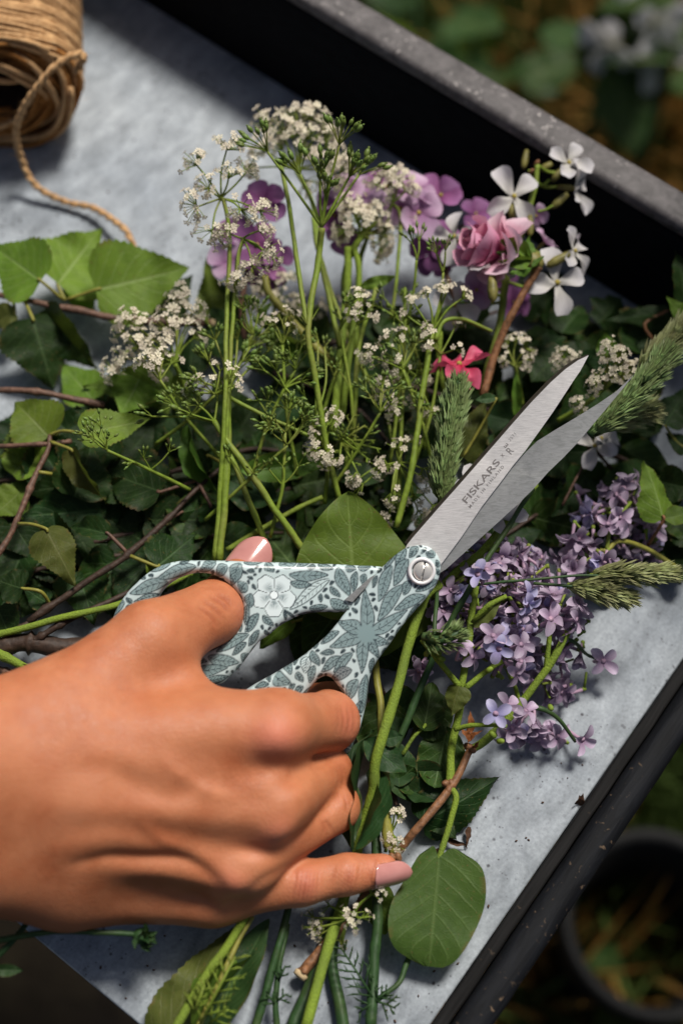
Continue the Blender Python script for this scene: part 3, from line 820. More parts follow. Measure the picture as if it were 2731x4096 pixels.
# small skin folds: thumb joint, little finger, ring finger
for a, b in [((815, -95), (890, -25)), ((845, -112), (915, -50)), ((795, -70), (865, 0)), ((872, -120), (930, -70))]:
    stroke([a, ((a[0] + b[0]) / 2 + 8, (a[1] + b[1]) / 2 - 4), b], -0.7, 9)
for k, (x, a) in enumerate([(560, 0.35), (600, 0.5), (635, 0.75), (668, 0.6), (700, 0.45), (735, 0.3), (960, 0.3), (985, 0.5), (1012, 0.4), (860, 0.2), (1060, 0.2)]):
    y0, y1 = (960, 1190) if x < 800 else (925, 1110)
    stroke([(x + 18, y0), (x + 4, (y0 + y1) / 2), (x - 22, y1)], -a * 1.3, 9, f=hcp)
    stroke([(x + 33, y0), (x + 19, (y0 + y1) / 2), (x - 7, y1)], a * 0.8, 9, f=hcp)
for x0, y0, x1, y1 in [(985, 330, 1010, 460), (960, 350, 975, 500), (800, 560, 850, 660), (775, 570, 800, 680), (1010, 300, 1030, 400)]:
    stroke([(x0, y0), ((x0 + x1) / 2 + 8, (y0 + y1) / 2), (x1, y1)], -0.5, 9, f=hcp)
for x, a_ in ((900, .3), (940, .5), (985, .6), (1025, .5)): stroke([(x - 8, 450), (x + 12, 560), (x - 5, 680)], -a_, 9, f=c3)
for x, a_ in ((905, .35), (940, .5), (965, .4)): stroke([(x - 20, 930), (x + 10, 1020), (x - 10, 1110)], -a_, 9, f=c3)
HV = HV + hN * disp[:, None]
red += 0.7 * np.exp(-(((hx - 1020) / 70) ** 2 + ((hy - 2430) / 110) ** 2)) + 0.5 * np.exp(-(((hx - 1560) / 90) ** 2 + ((hy - 3480) / 70) ** 2))
red += 0.5 * np.exp(-(((hx - 1400) / 60) ** 2 + ((hy - 2900) / 110) ** 2)) + 0.35 * np.exp(-(((hx - 1220) / 60) ** 2 + ((hy - 3530) / 70) ** 2))

def mat_skin():
    m = NM('tanned_skin'); a = m.node('Attribute', attribute_name='Col'); co = m.coord()
    n1 = m.noise(70, 4, co, 0.6); n2 = m.noise(320, 3, co)
    base = m.ramp(n1, [(0.3, (0.355, 0.100, 0.036)), (0.7, (0.47, 0.172, 0.076))])
    base = m.mix(0.25, base, m.ramp(n2, [(0.3, (0.40, 0.40, 0.40)), (0.7, (0.62, 0.62, 0.62))]), 'OVERLAY')
    n0 = m.noise(26, 4, co, 0.6, 0.5)
    base = m.mix(m.math('MULTIPLY', m.ramp(n0, [(0.40, 0.0), (0.66, 1.0)]), 0.7), base, (0.48, 0.185, 0.088))
    fr = m.ramp(m.voro(240, co), [(0.03, 1.0), (0.07, 0.0)]); fk = m.ramp(m.noise(90, 2, co), [(0.56, 0.0), (0.62, 1.0)])
    base = m.mix(m.math('MULTIPLY', m.math('MULTIPLY', fr, fk), 0.45), base, (0.26, 0.075, 0.03))
    sp = m.node('SeparateColor'); m.L(a.outputs['Color'], sp.inputs[0])
    pink = m.mix(sp.outputs[0], base, (0.58, 0.190, 0.115))
    pink = m.mix(m.math('MULTIPLY', sp.outputs[1], 0.6), pink, (0.27, 0.055, 0.022))
    m.set(Base_Color=pink, Roughness=m.ramp(n2, [(0.3, 0.48), (0.7, 0.62)]))
    m.b.inputs['Subsurface Weight'].default_value = 0.22
    m.b.inputs['Subsurface Radius'].default_value = (1.0, 0.35, 0.18); m.b.inputs['Subsurface Scale'].default_value = 0.0035
    m.b.inputs['Specular IOR Level'].default_value = 0.42
    # fine cross-hatched skin lines and pores
    v = m.voro(900, m.coord('Object', (1, 0.55, 1)), 'DISTANCE_TO_EDGE'); l = m.ramp(v, [(0.0, 0.0), (0.16, 1.0)])
    hgt = m.math('ADD', m.math('MULTIPLY', l, 0.6), m.math('MULTIPLY', m.noise(1700, 2, co), 0.5))
    m.bump(hgt, 0.30, 0.0004)
    return m.m
M_SKIN = mat_skin()
hand = empty('hand', CAM + ROT @ Vector(J['w0'] * 0.001), 'tanned right hand with pale pink nails gripping the printed scissors', 'hand')
CAMM = Matrix.Translation(CAM) @ ROT.to_4x4()
body = link('skin', mesh_fast('skin', HV * 0.001, HQ, M_SKIN, np.stack([np.clip(red, 0, 1), np.clip(crease, 0, 1), np.zeros(len(HV))], 1)), hand, CAMM)
# --- nails
def mat_nail():
    m = NM('pale_pink_nail'); co = m.coord()
    c = m.ramp(m.noise(160, 3, co), [(0.3, (0.44, 0.185, 0.165)), (0.7, (0.50, 0.225, 0.20))])
    m.set(Base_Color=c, Roughness=0.16); m.b.inputs['Specular IOR Level'].default_value = 0.5
    m.b.inputs['Coat Weight'].default_value = 0.6; m.b.inputs['Coat Roughness'].default_value = 0.08
    return m.m
M_NAIL = mat_nail()
def nail(base, tip, up, wid, arch, name='fingernail'):
    """almond nail from base to tip (lens-frame mm), curved across by arch"""
    base, tip, up = Vector(base), Vector(tip), Vector(up)
    x = (tip - base); L = x.length; x.normalize(); y = up.cross(x).normalized(); z = x.cross(y)
    V, F = [], []; nu, nv = 22, 12
    for lay in (0, 1):
        for i in range(nu + 1):
            t = i / nu
            w = wid * 0.5 * (min(1, (t / 0.10) ** 0.5) * 0.9 + 0.1 if t < 0.10 else 1.0) * (1 if t < 0.55 else max(0.02, 1 - ((t - 0.55) / 0.45) ** 2.3) ** 0.62)
            for j in range(nv + 1):
                s = -1 + 2 * j / nv
                zz = arch * (1 - (s * w / (wid * 0.5)) ** 2) - 0.10 * L * (t ** 2) - (0.55 if lay else 0)
                V.append((base + x * (L * t) + y * (s * w) + z * zz) * 0.001)
    n = (nu + 1) * (nv + 1); m = nv + 1
    for i in range(nu):
        for j in range(nv):
            F.append((i * m + j, (i + 1) * m + j, (i + 1) * m + j + 1, i * m + j + 1))
            F.append(tuple(n + q for q in (i * m + j + 1, (i + 1) * m + j + 1, (i + 1) * m + j, i * m + j)))
    rim = [j for j in range(m)] + [i * m + nv for i in range(1, nu + 1)] + [nu * m + j for j in range(nv - 1, -1, -1)] + [i * m for i in range(nu - 1, 0, -1)]
    for a, b in zip(rim, rim[1:] + rim[:1]): F.append((a, b, n + b, n + a))
    return link(name, mesh_np(name, V, F, M_NAIL), body, CAMM)
nail(hp(1490, 3512, 25.2), hp(1645, 3486, 18.5), (0.05, -0.22, 1), 9.4, 2.4)
nail(hp(925, 2340, -13.5), hp(1062, 2156, -20), (-0.12, 0.12, 1), 15.5, 3.4)
# ------------------------------------------------------------------ plant builders
R1 = crop(0, 0, 0.8712); R2 = crop(1365, 0, 0.8712); R3 = crop(0, 1100, 0.8712); R4 = crop(1365, 1100, 0.8712)
R5 = crop(0, 2300, 0.8712); R6 = crop(1365, 2000, 0.8712); R7 = crop(0, 3000, 0.8712); R8 = crop(1200, 2900, 0.9764)
def W(t): return at(t[0], t[1], t[2] if len(t) > 2 else 0.01)

def mat_leaf(name, col, dark, gloss=0.5, spec=0.25, N=7.0, slant=2.2, vein=(0.18, 0.24, 0.09), vamt=0.35, trans=0.22, net=260, rvar=0.25):
    m = NM(name); uvn = m.node('UVMap', uv_map='UVMap'); sp = m.node('SeparateXYZ'); m.L(uvn.outputs[0], sp.inputs[0])
    t = sp.outputs[0]; s = m.math('MULTIPLY', m.math('ABSOLUTE', m.math('SUBTRACT', sp.outputs[1], 0.5)), 2.0)
    co = m.coord(); n = m.noise(3.5, 4, co, 0.6); n2 = m.noise(11, 3, co)
    mid = m.ramp(s, [(0.015, 1.0), (0.06, 0.0)])
    ph = m.math('FRACT', m.math('ADD', m.math('SUBTRACT', m.math('MULTIPLY', t, N), m.math('MULTIPLY', s, slant)), m.math('MULTIPLY', n, 0.25)))
    side = m.ramp(m.math('ABSOLUTE', m.math('SUBTRACT', ph, 0.5)), [(0.40, 0.0), (0.49, 1.0)])
    side = m.math('MULTIPLY', side, m.ramp(s, [(0.75, 1.0), (0.98, 0.1)]))
    nv = m.voro(1.0, m.coord('UV', (18, 12, 1)), 'DISTANCE_TO_EDGE'); nvl = m.ramp(nv, [(0.0, 1.0), (0.06, 0.0)])
    c = m.ramp(n, [(0.28, dark), (0.72, col)])
    c = m.mix(0.3, c, m.ramp(n2, [(0.3, (0.36, 0.36, 0.36)), (0.7, (0.66, 0.66, 0.66))]), 'OVERLAY')
    c = m.mix(m.math('MULTIPLY', m.math('MAXIMUM', m.math('MULTIPLY', side, 0.55), mid), vamt * 2), c, vein)
    c = m.mix(m.math('MULTIPLY', nvl, 0.10), c, vein)
    # small blemishes
    sp2 = m.math('MULTIPLY', m.ramp(m.noise(30, 2, co), [(0.67, 0.0), (0.71, 1.0)]), 0.75)
    ed = m.math('MULTIPLY', m.ramp(s, [(0.86, 0.0), (0.99, 1.0)]), m.ramp(m.noise(7, 3, co), [(0.50, 0.0), (0.62, 1.0)]))
    c = m.mix(m.math('MAXIMUM', sp2, m.math('MULTIPLY', ed, 0.6)), c, (0.13, 0.085, 0.03))
    hs = m.node('HueSaturation'); m.L(c, hs.inputs['Color']); r = m.rand()
    m.L(m.math('MULTIPLY_ADD', r, rvar * 2, 1 - rvar), hs.inputs['Value']); m.L(m.math('MULTIPLY_ADD', m.math('FRACT', m.math('MULTIPLY', r, 7.3)), 0.03, 0.482), hs.inputs['Hue'])
    c = hs.outputs[0]
    m.set(Base_Color=c, Roughness=gloss); m.b.inputs['Specular IOR Level'].default_value = spec
    h = m.math('ADD', m.math('MULTIPLY', m.math('MAXIMUM', mid, m.math('MULTIPLY', side, 0.7)), -1.0), m.math('MULTIPLY', nvl, -0.3))
    m.bump(m.math('ADD', h, m.math('MULTIPLY', n2, 0.6)), 0.35, 0.0006)
    tr = m.node('BsdfTranslucent'); m.L(m.mix(0.5, c, (0.30, 0.42, 0.05)), tr.inputs['Color'])
    mx = m.node('MixShader'); mx.inputs[0].default_value = trans
    m.L(m.b.outputs[0], mx.inputs[1]); m.L(tr.outputs[0], mx.inputs[2]); m.L(mx.outputs[0], m.out.inputs[0])
    return m.m
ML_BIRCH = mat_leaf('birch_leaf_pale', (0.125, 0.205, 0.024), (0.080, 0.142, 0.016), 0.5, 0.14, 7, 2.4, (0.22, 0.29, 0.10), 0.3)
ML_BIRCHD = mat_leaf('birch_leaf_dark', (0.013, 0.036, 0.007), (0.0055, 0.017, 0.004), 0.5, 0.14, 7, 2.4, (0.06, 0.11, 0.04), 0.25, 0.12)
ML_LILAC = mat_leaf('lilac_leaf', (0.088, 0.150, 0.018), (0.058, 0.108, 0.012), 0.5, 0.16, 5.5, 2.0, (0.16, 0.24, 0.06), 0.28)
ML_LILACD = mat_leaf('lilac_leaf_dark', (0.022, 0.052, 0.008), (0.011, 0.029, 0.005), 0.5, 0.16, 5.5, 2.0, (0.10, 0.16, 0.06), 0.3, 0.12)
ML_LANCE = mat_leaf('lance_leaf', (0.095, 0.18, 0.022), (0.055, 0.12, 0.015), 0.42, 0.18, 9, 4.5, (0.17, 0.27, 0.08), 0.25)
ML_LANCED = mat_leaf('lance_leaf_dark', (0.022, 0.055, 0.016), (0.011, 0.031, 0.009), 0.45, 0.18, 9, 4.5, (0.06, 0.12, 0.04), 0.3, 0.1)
ML_OLIVE = mat_leaf('olive_leaf', (0.085, 0.100, 0.024), (0.05, 0.066, 0.014), 0.42, 0.14, 7, 2.4, (0.14, 0.15, 0.06), 0.25)

def leaf_mesh(name, wf, mat, n=44, m=6, serr=(0, 0), fold=0.15, curl=0.1, wave=0.02, cord=0.0, seed=0, tipdroop=0.0):
    V, F, U = [], [], []; q = random.Random(seed); p1, p2 = q.uniform(0, 6), q.uniform(0, 6)
    for i in range(n + 1):
        t = i / n; w = wf(t) * 0.5
        if serr[1]:
            a = t * serr[1]; tooth = 1 - (a % 1.0); tooth2 = 1 - ((a * 2.0 + 0.3) % 1.0)
            w *= 1 + serr[0] * (tooth - 0.5) + serr[0] * 0.4 * (tooth2 - 0.5)
        for j in range(-m, m + 1):
            s = j / m; y = s * w
            x = t - cord * abs(s) ** 1.6 * max(0, 1 - t * 2.2) ** 1.5
            if serr[1] and abs(j) == m: x += serr[0] * 0.16 * (0.5 - (t * serr[1]) % 1.0)
            z = fold * abs(y) + curl * (t - 0.35) ** 2 * (1 if t > 0.35 else 0.5) - tipdroop * max(0, t - 0.6) ** 2
            z += wave * math.sin(t * 9 + p1 + (1.7 if s > 0 else 0)) * abs(s) ** 1.5 + wave * 0.5 * math.sin(t * 21 + p2) * abs(s)
            z += 0.006 * math.cos((t * 7 - abs(s) * 2.4) * 2 * math.pi) * (abs(s) * (1 - abs(s))) * 2
            V.append((x, y, z)); U.append((t, s * 0.5 + 0.5))
    k = 2 * m + 1
    for i in range(n):
        for j in range(k - 1): F.append((i * k + j, (i + 1) * k + j, (i + 1) * k + j + 1, i * k + j + 1))
    return mesh_np(name, V, F, mat, True, U)
w_birch = lambda t: 0.98 * (max(0, math.sin(math.pi * min(1, t * 0.98 + 0.02) ** 0.52)) ** 0.95) * (1 - 0.30 * max(0, t - 0.45)) + 0.004
w_heart = lambda t: 1.0 * (max(0, math.sin(math.pi * min(1, t) ** 0.60)) ** 0.72) + 0.003
w_lance = lambda t: max(0, math.sin(math.pi * t ** 0.8)) ** 0.9 + 0.004
w_round = lambda t: max(0, math.sin(math.pi * t ** 0.9)) ** 0.55 + 0.01
w_heart2 = lambda t: 1.0 * (max(0, math.sin(math.pi * min(1, t) ** 0.80)) ** 0.50) * (1 - 0.06 * math.cos(t * 8)) + 0.02
w_ivy = lambda t: (max(0, math.sin(math.pi * t ** 0.62)) ** 0.8) * (1 + 0.22 * math.cos(t * 15 + 0.5)) + 0.004
LM = {}
for v in range(4):
    fo, cu, wv = [(0.12, 0.08, 0.03), (0.34, -0.35, 0.045), (0.05, 0.30, 0.05), (-0.28, -0.2, 0.045)][v]
    LM['birch', v] = leaf_mesh('birch_leaf', w_birch, ML_BIRCH, 66, 6, (0.085, 15), fo, cu, wv, 0.03, v)
    LM['birchd', v] = leaf_mesh('birch_leaf', w_birch, ML_BIRCHD, 66, 6, (0.085, 15), fo, cu, wv, 0.03, v + 9)
    LM['heart', v] = leaf_mesh('heart_leaf', w_heart, ML_LILAC, 46, 7, (0, 0), fo * 0.8, cu, wv, 0.10, v + 20)
    LM['heartd', v] = leaf_mesh('heart_leaf', w_heart, ML_LILACD, 46, 7, (0, 0), fo * 0.8, cu, wv * 1.4, 0.10, v + 30)
    LM['lance', v] = leaf_mesh('lance_leaf', w_lance, ML_LANCE, 40, 5, (0.04, 12), fo * 1.5, cu, wv, 0, v + 40)
    LM['lanced', v] = leaf_mesh('lance_leaf', w_lance, ML_LANCED, 40, 5, (0.0, 0), fo * 1.5, cu, wv, 0, v + 50)
    LM['round', v] = leaf_mesh('round_leaf', w_round, ML_LILACD, 40, 6, (0, 0), fo * 0.5, cu, wv, 0.06, v + 60)
    LM['ivy', v] = leaf_mesh('lobed_leaf', w_ivy, ML_BIRCHD, 50, 6, (0.10, 9), fo, cu, wv, 0.05, v + 70)
    LM['olive', v] = leaf_mesh('olive_leaf', w_birch, ML_OLIVE, 66, 6, (0.085, 15), fo, cu, wv, 0.03, v + 80)
def outline_leaf(name, rows, mat, m=8, fold=0.08, wave=0.03, droop=0.9, curl=0.0, n=56):
    """leaf whose two edges are given: rows of (t, left, right) as parts of the length"""
    T = [r[0] for r in rows]; V, F, U = [], [], []
    cs = lambda k: [p.y for p in spline([(r[0], r[k], 0) for r in rows], 12)]
    tx = [p.x for p in spline([(r[0], r[1], 0) for r in rows], 12)]; lx, rx = cs(1), cs(2)
    for i in range(n + 1):
        t = T[0] + (T[-1] - T[0]) * i / n; l, r = float(np.interp(t, tx, lx)), float(np.interp(t, tx, rx))
        for j in range(-m, m + 1):
            sd = j / m; y = -sd * (l if sd > 0 else r); x = t - 0.11 * math.sin(min(1, abs(sd)) * 2.4) * max(0, 1 - t * 3.0) ** 1.5
            z = fold * abs(y) - droop * max(0, t - 0.72) ** 2 + wave * math.sin(t * 8 + (2.0 if sd > 0 else 0.3)) * abs(sd) ** 1.5 + 0.010 * math.cos((t * 5.5 - abs(sd) * 2.0) * 2 * math.pi) * abs(sd) * (1 - abs(sd)) * 2
            z += curl * abs(y) ** 2
            V.append((x, y, z)); U.append((min(1, max(0, t)), sd * 0.5 + 0.5))
    k = 2 * m + 1
    for i in range(n):
        for j in range(k - 1): F.append((i * k + j, (i + 1) * k + j, (i + 1) * k + j + 1, i * k + j + 1))
    return mesh_np(name, V, F, mat, True, U)
LM['heart2', 0] = outline_leaf('heart_leaf', [(0, .10, .22), (.05, .19, .36), (.12, .24, .44), (.25, .31, .48), (.42, .40, .48), (.6, .44, .43), (.78, .42, .35), (.90, .34, .28), (.97, .20, .22), (1.02, .05, .13)], mat_leaf('lilac_leaf_underside', (0.062, 0.105, 0.020), (0.044, 0.080, 0.014), 0.55, 0.14, 5.5, 2.0, (0.12, 0.17, 0.05), 0.25))
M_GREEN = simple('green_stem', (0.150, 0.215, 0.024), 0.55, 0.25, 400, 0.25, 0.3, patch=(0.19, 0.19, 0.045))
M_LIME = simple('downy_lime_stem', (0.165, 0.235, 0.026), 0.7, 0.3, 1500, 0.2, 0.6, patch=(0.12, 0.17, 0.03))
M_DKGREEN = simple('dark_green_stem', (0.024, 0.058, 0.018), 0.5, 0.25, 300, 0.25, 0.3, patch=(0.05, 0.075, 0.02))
M_YELLOW = simple('yellow_green_stalk', (0.20, 0.19, 0.035), 0.5, 0.25, 300, 0.3, 0.1)
M_BARK = simple('reddish_bark', (0.11, 0.058, 0.038), 0.55, 0.45, 500, 0.35, 0.5)
M_BARKD = simple('dark_bark', (0.038, 0.022, 0.015), 0.6, 0.45, 400, 0.3, 0.5)
M_BARKO = simple('orange_brown_bark', (0.185, 0.085, 0.038), 0.55, 0.45, 500, 0.35, 0.5)
M_CUT = simple('cut_wood', (0.50, 0.38, 0.22), 0.8, 0.2, 500, 0.2)
M_WPETAL = simple('white_petal', (0.56, 0.54, 0.50), 0.6, 0.08, 150, 0.2, 0.1, trans=0.35, tip=(0.63, 0.61, 0.63))
M_FLORET = simple('cream_floret', (0.74, 0.67, 0.53), 0.7, 0.22, 600, 0.2, trans=0.3, rvar=0.12)
M_SEED = simple('green_seed', (0.115, 0.170, 0.032), 0.45, 0.3, 600, 0.35, rvar=0.2)
M_PURPLE = simple('purple_petal', (0.20, 0.055, 0.17), 0.6, 0.3, 150, 0.2, 0.1, trans=0.35, rvar=0.3, tip=(0.30, 0.125, 0.29))
M_MAUVE = simple('mauve_petal', (0.36, 0.17, 0.33), 0.6, 0.2, 150, 0.2, 0.1, trans=0.35, rvar=0.2, tip=(0.56, 0.40, 0.55))
M_LILACP = simple('lilac_petal', (0.29, 0.20, 0.30), 0.5, 0.25, 450, 0.3, 0.1, trans=0.3, rvar=0.3, tip=(0.50, 0.41, 0.53))
M_LILACB = simple('bluish_lilac_petal', (0.34, 0.31, 0.55), 0.5, 0.2, 450, 0.3, 0.1, trans=0.3, rvar=0.1, tip=(0.52, 0.49, 0.70))
M_LTUBE = simple('lilac_tube', (0.44, 0.29, 0.40), 0.5, 0.25, 400, 0.3, trans=0.2, rvar=0.2)
M_PINK = simple('rose_pink_petal', (0.56, 0.080, 0.21), 0.55, 0.25, 120, 0.25, 0.1, trans=0.3, rvar=0.2, tip=(0.76, 0.38, 0.51))
M_PALEPINK = simple('pale_pink_petal', (0.70, 0.27, 0.41), 0.55, 0.15, 120, 0.25, 0.1, trans=0.3, rvar=0.12, tip=(0.82, 0.60, 0.69))
M_MAGENTA = simple('deep_pink_petal', (0.48, 0.020, 0.07), 0.5, 0.3, 200, 0.3, 0.1, trans=0.3, tip=(0.66, 0.12, 0.22))
M_CALYX = simple('olive_calyx', (0.15, 0.135, 0.035), 0.5, 0.35, 300, 0.3, 0.1)
M_YCENTRE = simple('yellow_centre', (0.30, 0.24, 0.05), 0.7, 0.3, 600, 0.2)
M_SPIKE = simple('grass_spikelet', (0.115, 0.185, 0.050), 0.5, 0.3, 500, 0.3, trans=0.15, rvar=0.35, tip=(0.19, 0.25, 0.095))
M_SPIKEY = simple('straw_green_spikelet', (0.17, 0.20, 0.06), 0.55, 0.3, 500, 0.3, trans=0.2, rvar=0.3, tip=(0.28, 0.29, 0.13))

def basis(x, up):
    x = Vector(x).normalized(); y = Vector(up).cross(x)
    if y.length < 1e-5: y = Vector((1, 0, 0)).cross(x)
    y.normalize(); z = x.cross(y)
    return x, y, z
def mcols(x, y, z, o):
    return Matrix(((x.x, y.x, z.x, o.x), (x.y, y.y, z.y, o.y), (x.z, y.z, z.z, o.z), (0, 0, 0, 1)))
def leaf(parent, kind, base, tip, wid=0.9, roll=0.0, var=0, stalk=None, smat=None, sr=0.0007, name='leaf', label=None):
    """leaf from base to tip, both (px, py, height); wid is width / length; roll in degrees"""
    b, t = W(base), W(tip); x = t - b; L = x.length
    tocam = (CAM - b).normalized()
    x, y, z = basis(x, Vector((0, 0, 1)) * 0.45 + tocam * 0.55)
    q = Quaternion(x, R(roll)); y = q @ y; z = q @ z
    o = link(name, LM[kind, var], parent, mcols(x * L, y * (L * wid), z * L, b))
    if label: o['label'] = label
    if stalk is not None:
        s = [W(p) for p in stalk]
        mb = MB(); pts = spline(s + [b, b + x * (0.06 * L)], 5); mb.tube(pts, lerpl(sr * 1.2, sr * 0.8, len(pts)), 6)
        mb.build('leaf_stalk', smat or M_YELLOW, parent)
    return o
def stem(parent, pts, r0, r1=None, mat=None, n=8, name='stem', knots=0.07, k=7, world=False, cut=None):
    P = pts if world else [W(p) for p in pts]
    c = spline(P, k); r1 = r1 if r1 is not None else r0
    rr = lerpl(r0, r1, len(c))
    if knots:
        q = random.Random(len(c) * 7 + int(r0 * 1e6))
        nz = [mnoise.noise(p * 160) for p in c]
        rr = [a * (1 + knots * z_ + (knots * 1.6 if q.random() < 0.10 else 0)) for a, z_ in zip(rr, nz)]
        c = [p + mnoise.noise_vector(p * 90) * r0 * 0.35 for p in c]
    mb = MB(); mb.tube(c, rr, n); o = mb.build(name, mat or M_GREEN, parent)
    if cut:
        d = (c[0] - c[1]).normalized() if cut == 'start' else (c[-1] - c[-2]).normalized(); e = c[0] if cut == 'start' else c[-1]; re = rr[0] if cut == 'start' else rr[-1]
        mb = MB(); mb.tube([e - d * 0.0006, e + d * 0.0012, e + d * 0.0014], [re * 1.02, re * 1.0, re * 0.7], n); mb.build('cut_end', M_CUT, parent)
    return c
def orient(M_, d, up=None, s=1.0, spin=0.0):
    """matrix that puts local +Z along d"""
    pass
def zmat(o, d, s=1.0, spin=0.0):
    d = Vector(d).normalized(); q = d.to_track_quat('Z', 'Y') @ Quaternion((0, 0, 1), spin)
    return Matrix.Translation(o) @ q.to_matrix().to_4x4() @ Matrix.Scale(s, 4)

# --- small shared meshes
def petal_mesh(name, mat, wf, n=8, m=3, curl=0.2, cup=0.15, notch=0.0, wave=0.0):
    V, F = [], []
    for i in range(n + 1):
        t = i / n; w = wf(t) * 0.5
        for j in range(-m, m + 1):
            s = j / m
            x = t - notch * (1 - abs(s)) ** 1.5 * max(0, (t - 0.6) / 0.4)
            V.append((x, s * w, curl * t * t * -0.5 + cup * (s * w) ** 2 * 4 + 0.05 * math.sin(t * 2.5) + wave * math.sin(t * 8 + s * 3)))
    k = 2 * m + 1
    for i in range(n):
        for j in range(k - 1): F.append((i * k + j, (i + 1) * k + j, (i + 1) * k + j + 1, i * k + j + 1))
    return mesh_np(name, V, F, mat)
w_pet = lambda t: 0.13 + 0.54 * max(0, math.sin(math.pi * min(1, t * 0.93) ** 1.9)) ** 0.75 if t > 0.05 else 0.16
w_petr = lambda t: 0.14 + 0.86 * max(0, math.sin(math.pi * min(1, t * 0.95) ** 1.5)) ** 0.7
w_lil = lambda t: 0.30 + 0.40 * max(0, math.sin(math.pi * t ** 1.1 * 0.96)) ** 0.8 if t < 0.97 else 0.22
w_ray = lambda t: 0.16 + 0.14 * max(0, math.sin(math.pi * t * 0.93)) if t < 0.97 else 0.10
PM = dict(white=[petal_mesh('petal', M_WPETAL, w_pet, curl=c, cup=k, wave=wv) for c, k, wv in ((0.25, 0.3, 0.03), (0.8, 0.5, 0.05), (-0.3, 0.5, 0.04))],
          purple=[petal_mesh('petal', M_PURPLE, w_petr, curl=c, cup=k, wave=0.02) for c, k in ((0.2, 0.1), (0.5, 0.2), (-0.2, 0.15))],
          mauve=[petal_mesh('petal', M_MAUVE, w_petr, curl=c, cup=k, wave=0.02) for c, k in ((0.2, 0.1), (0.5, 0.2), (-0.2, 0.15))],
          lilac=[petal_mesh('petal', M_LILACP, w_lil, 6, 2, c, k) for c, k in ((-0.3, 0.5), (0.3, 0.35), (0.9, 0.3))],
          bluish=[petal_mesh('petal', M_LILACB, w_lil, 6, 2, c, k) for c, k in ((-0.1, 0.35), (0.2, 0.3), (0.5, 0.3))],
          pink=[petal_mesh('petal', M_PINK, w_petr, 8, 4, c, k, wave=0.04) for c, k in ((-0.9, 0.5), (-0.5, 0.4), (0.4, 0.3))],
          palepink=[petal_mesh('petal', M_PALEPINK, w_petr, 8, 4, c, k, wave=0.05) for c, k in ((-0.5, 0.5), (-0.2, 0.4), (0.6, 0.3))],
          magenta=[petal_mesh('petal', M_MAGENTA, w_pet, 10, 5, c, 0.5, 0.42, 0.07) for c in (0.3, 0.9, -0.3)],
          daisy=[petal_mesh('petal', M_WPETAL, w_ray, 8, 2, c, 0.6) for c in (0.1, 0.25, -0.1)])
def floret_mesh(seed):
    q = random.Random(seed); mb = MB()
    for k in range(5):
        a = 2 * math.pi * k / 5 + q.uniform(-0.15, 0.15); L = q.uniform(0.75, 1.15); c, s = math.cos(a), math.sin(a); up = q.uniform(0.05, 0.45)
        pts = [(0.12, 0, 0.1), (0.6 * L, -0.34, 0.12 + up * 0.4), (L, -0.20, up), (L * 0.9, 0, up * 0.8), (L, 0.20, up), (0.6 * L, 0.34, 0.12 + up * 0.4)]
        mb.add([(x * c - y * s, x * s + y * c, z) for x, y, z in pts], [(0, 1, 2, 3), (0, 3, 4, 5)])
    mb.ball((0, 0, 0.12), 0.22, 5, 3)
    return mb.mesh('floret', M_FLORET, False)
FLO = [floret_mesh(i) for i in range(4)]
def seed_mesh(mat, name='seed'):
    mb = MB(); mb.ball((0, 0, 0.9), 0.52, 7, 5, stretch=1.8); mb.tube([(0, 0, 1.7), (0.08, 0.05, 2.15)], [0.2, 0.10], 5); mb.tube([(0, 0, 1.7), (-0.1, -0.05, 2.1)], [0.2, 0.10], 5)
    return mb.mesh(name, mat)
SEED = seed_mesh(M_SEED)
def spikelet_mesh(mat, seed):
    q = random.Random(seed); mb = MB()
    for k in range(3):
        a = (k - 1) * 0.22 + q.uniform(-0.05, 0.05); L = q.uniform(0.8, 1.1)
        c, s = math.cos(a), math.sin(a)
        ln = [(0, 0, 0), (0.25 * L, 0.15, 0.05), (0.55 * L, 0.12, 0.09), (0.80 * L, 0.04, 0.10), (1.15 * L, 0.004, 0.12 + q.uniform(0, 0.1)), (0.80 * L, -0.04, 0.10), (0.55 * L, -0.12, 0.09), (0.25 * L, -0.15, 0.05)]
        V = [(x * c - y * s, x * s + y * c, z * 1.0) for x, y, z in ln] + [(0.5 * L * c, 0.5 * L * s, 0.20)]
        mb.add(V, [(0, 1, 8), (1, 2, 8), (2, 3, 8), (3, 4, 8), (4, 5, 8), (5, 6, 8), (6, 7, 8), (7, 0, 8)])
    return mb.mesh('spikelet', mat, False)
SPK = {m_: [spikelet_mesh(mt, i) for i in range(3)] for m_, mt in (('g', M_SPIKE), ('y', M_SPIKEY))}

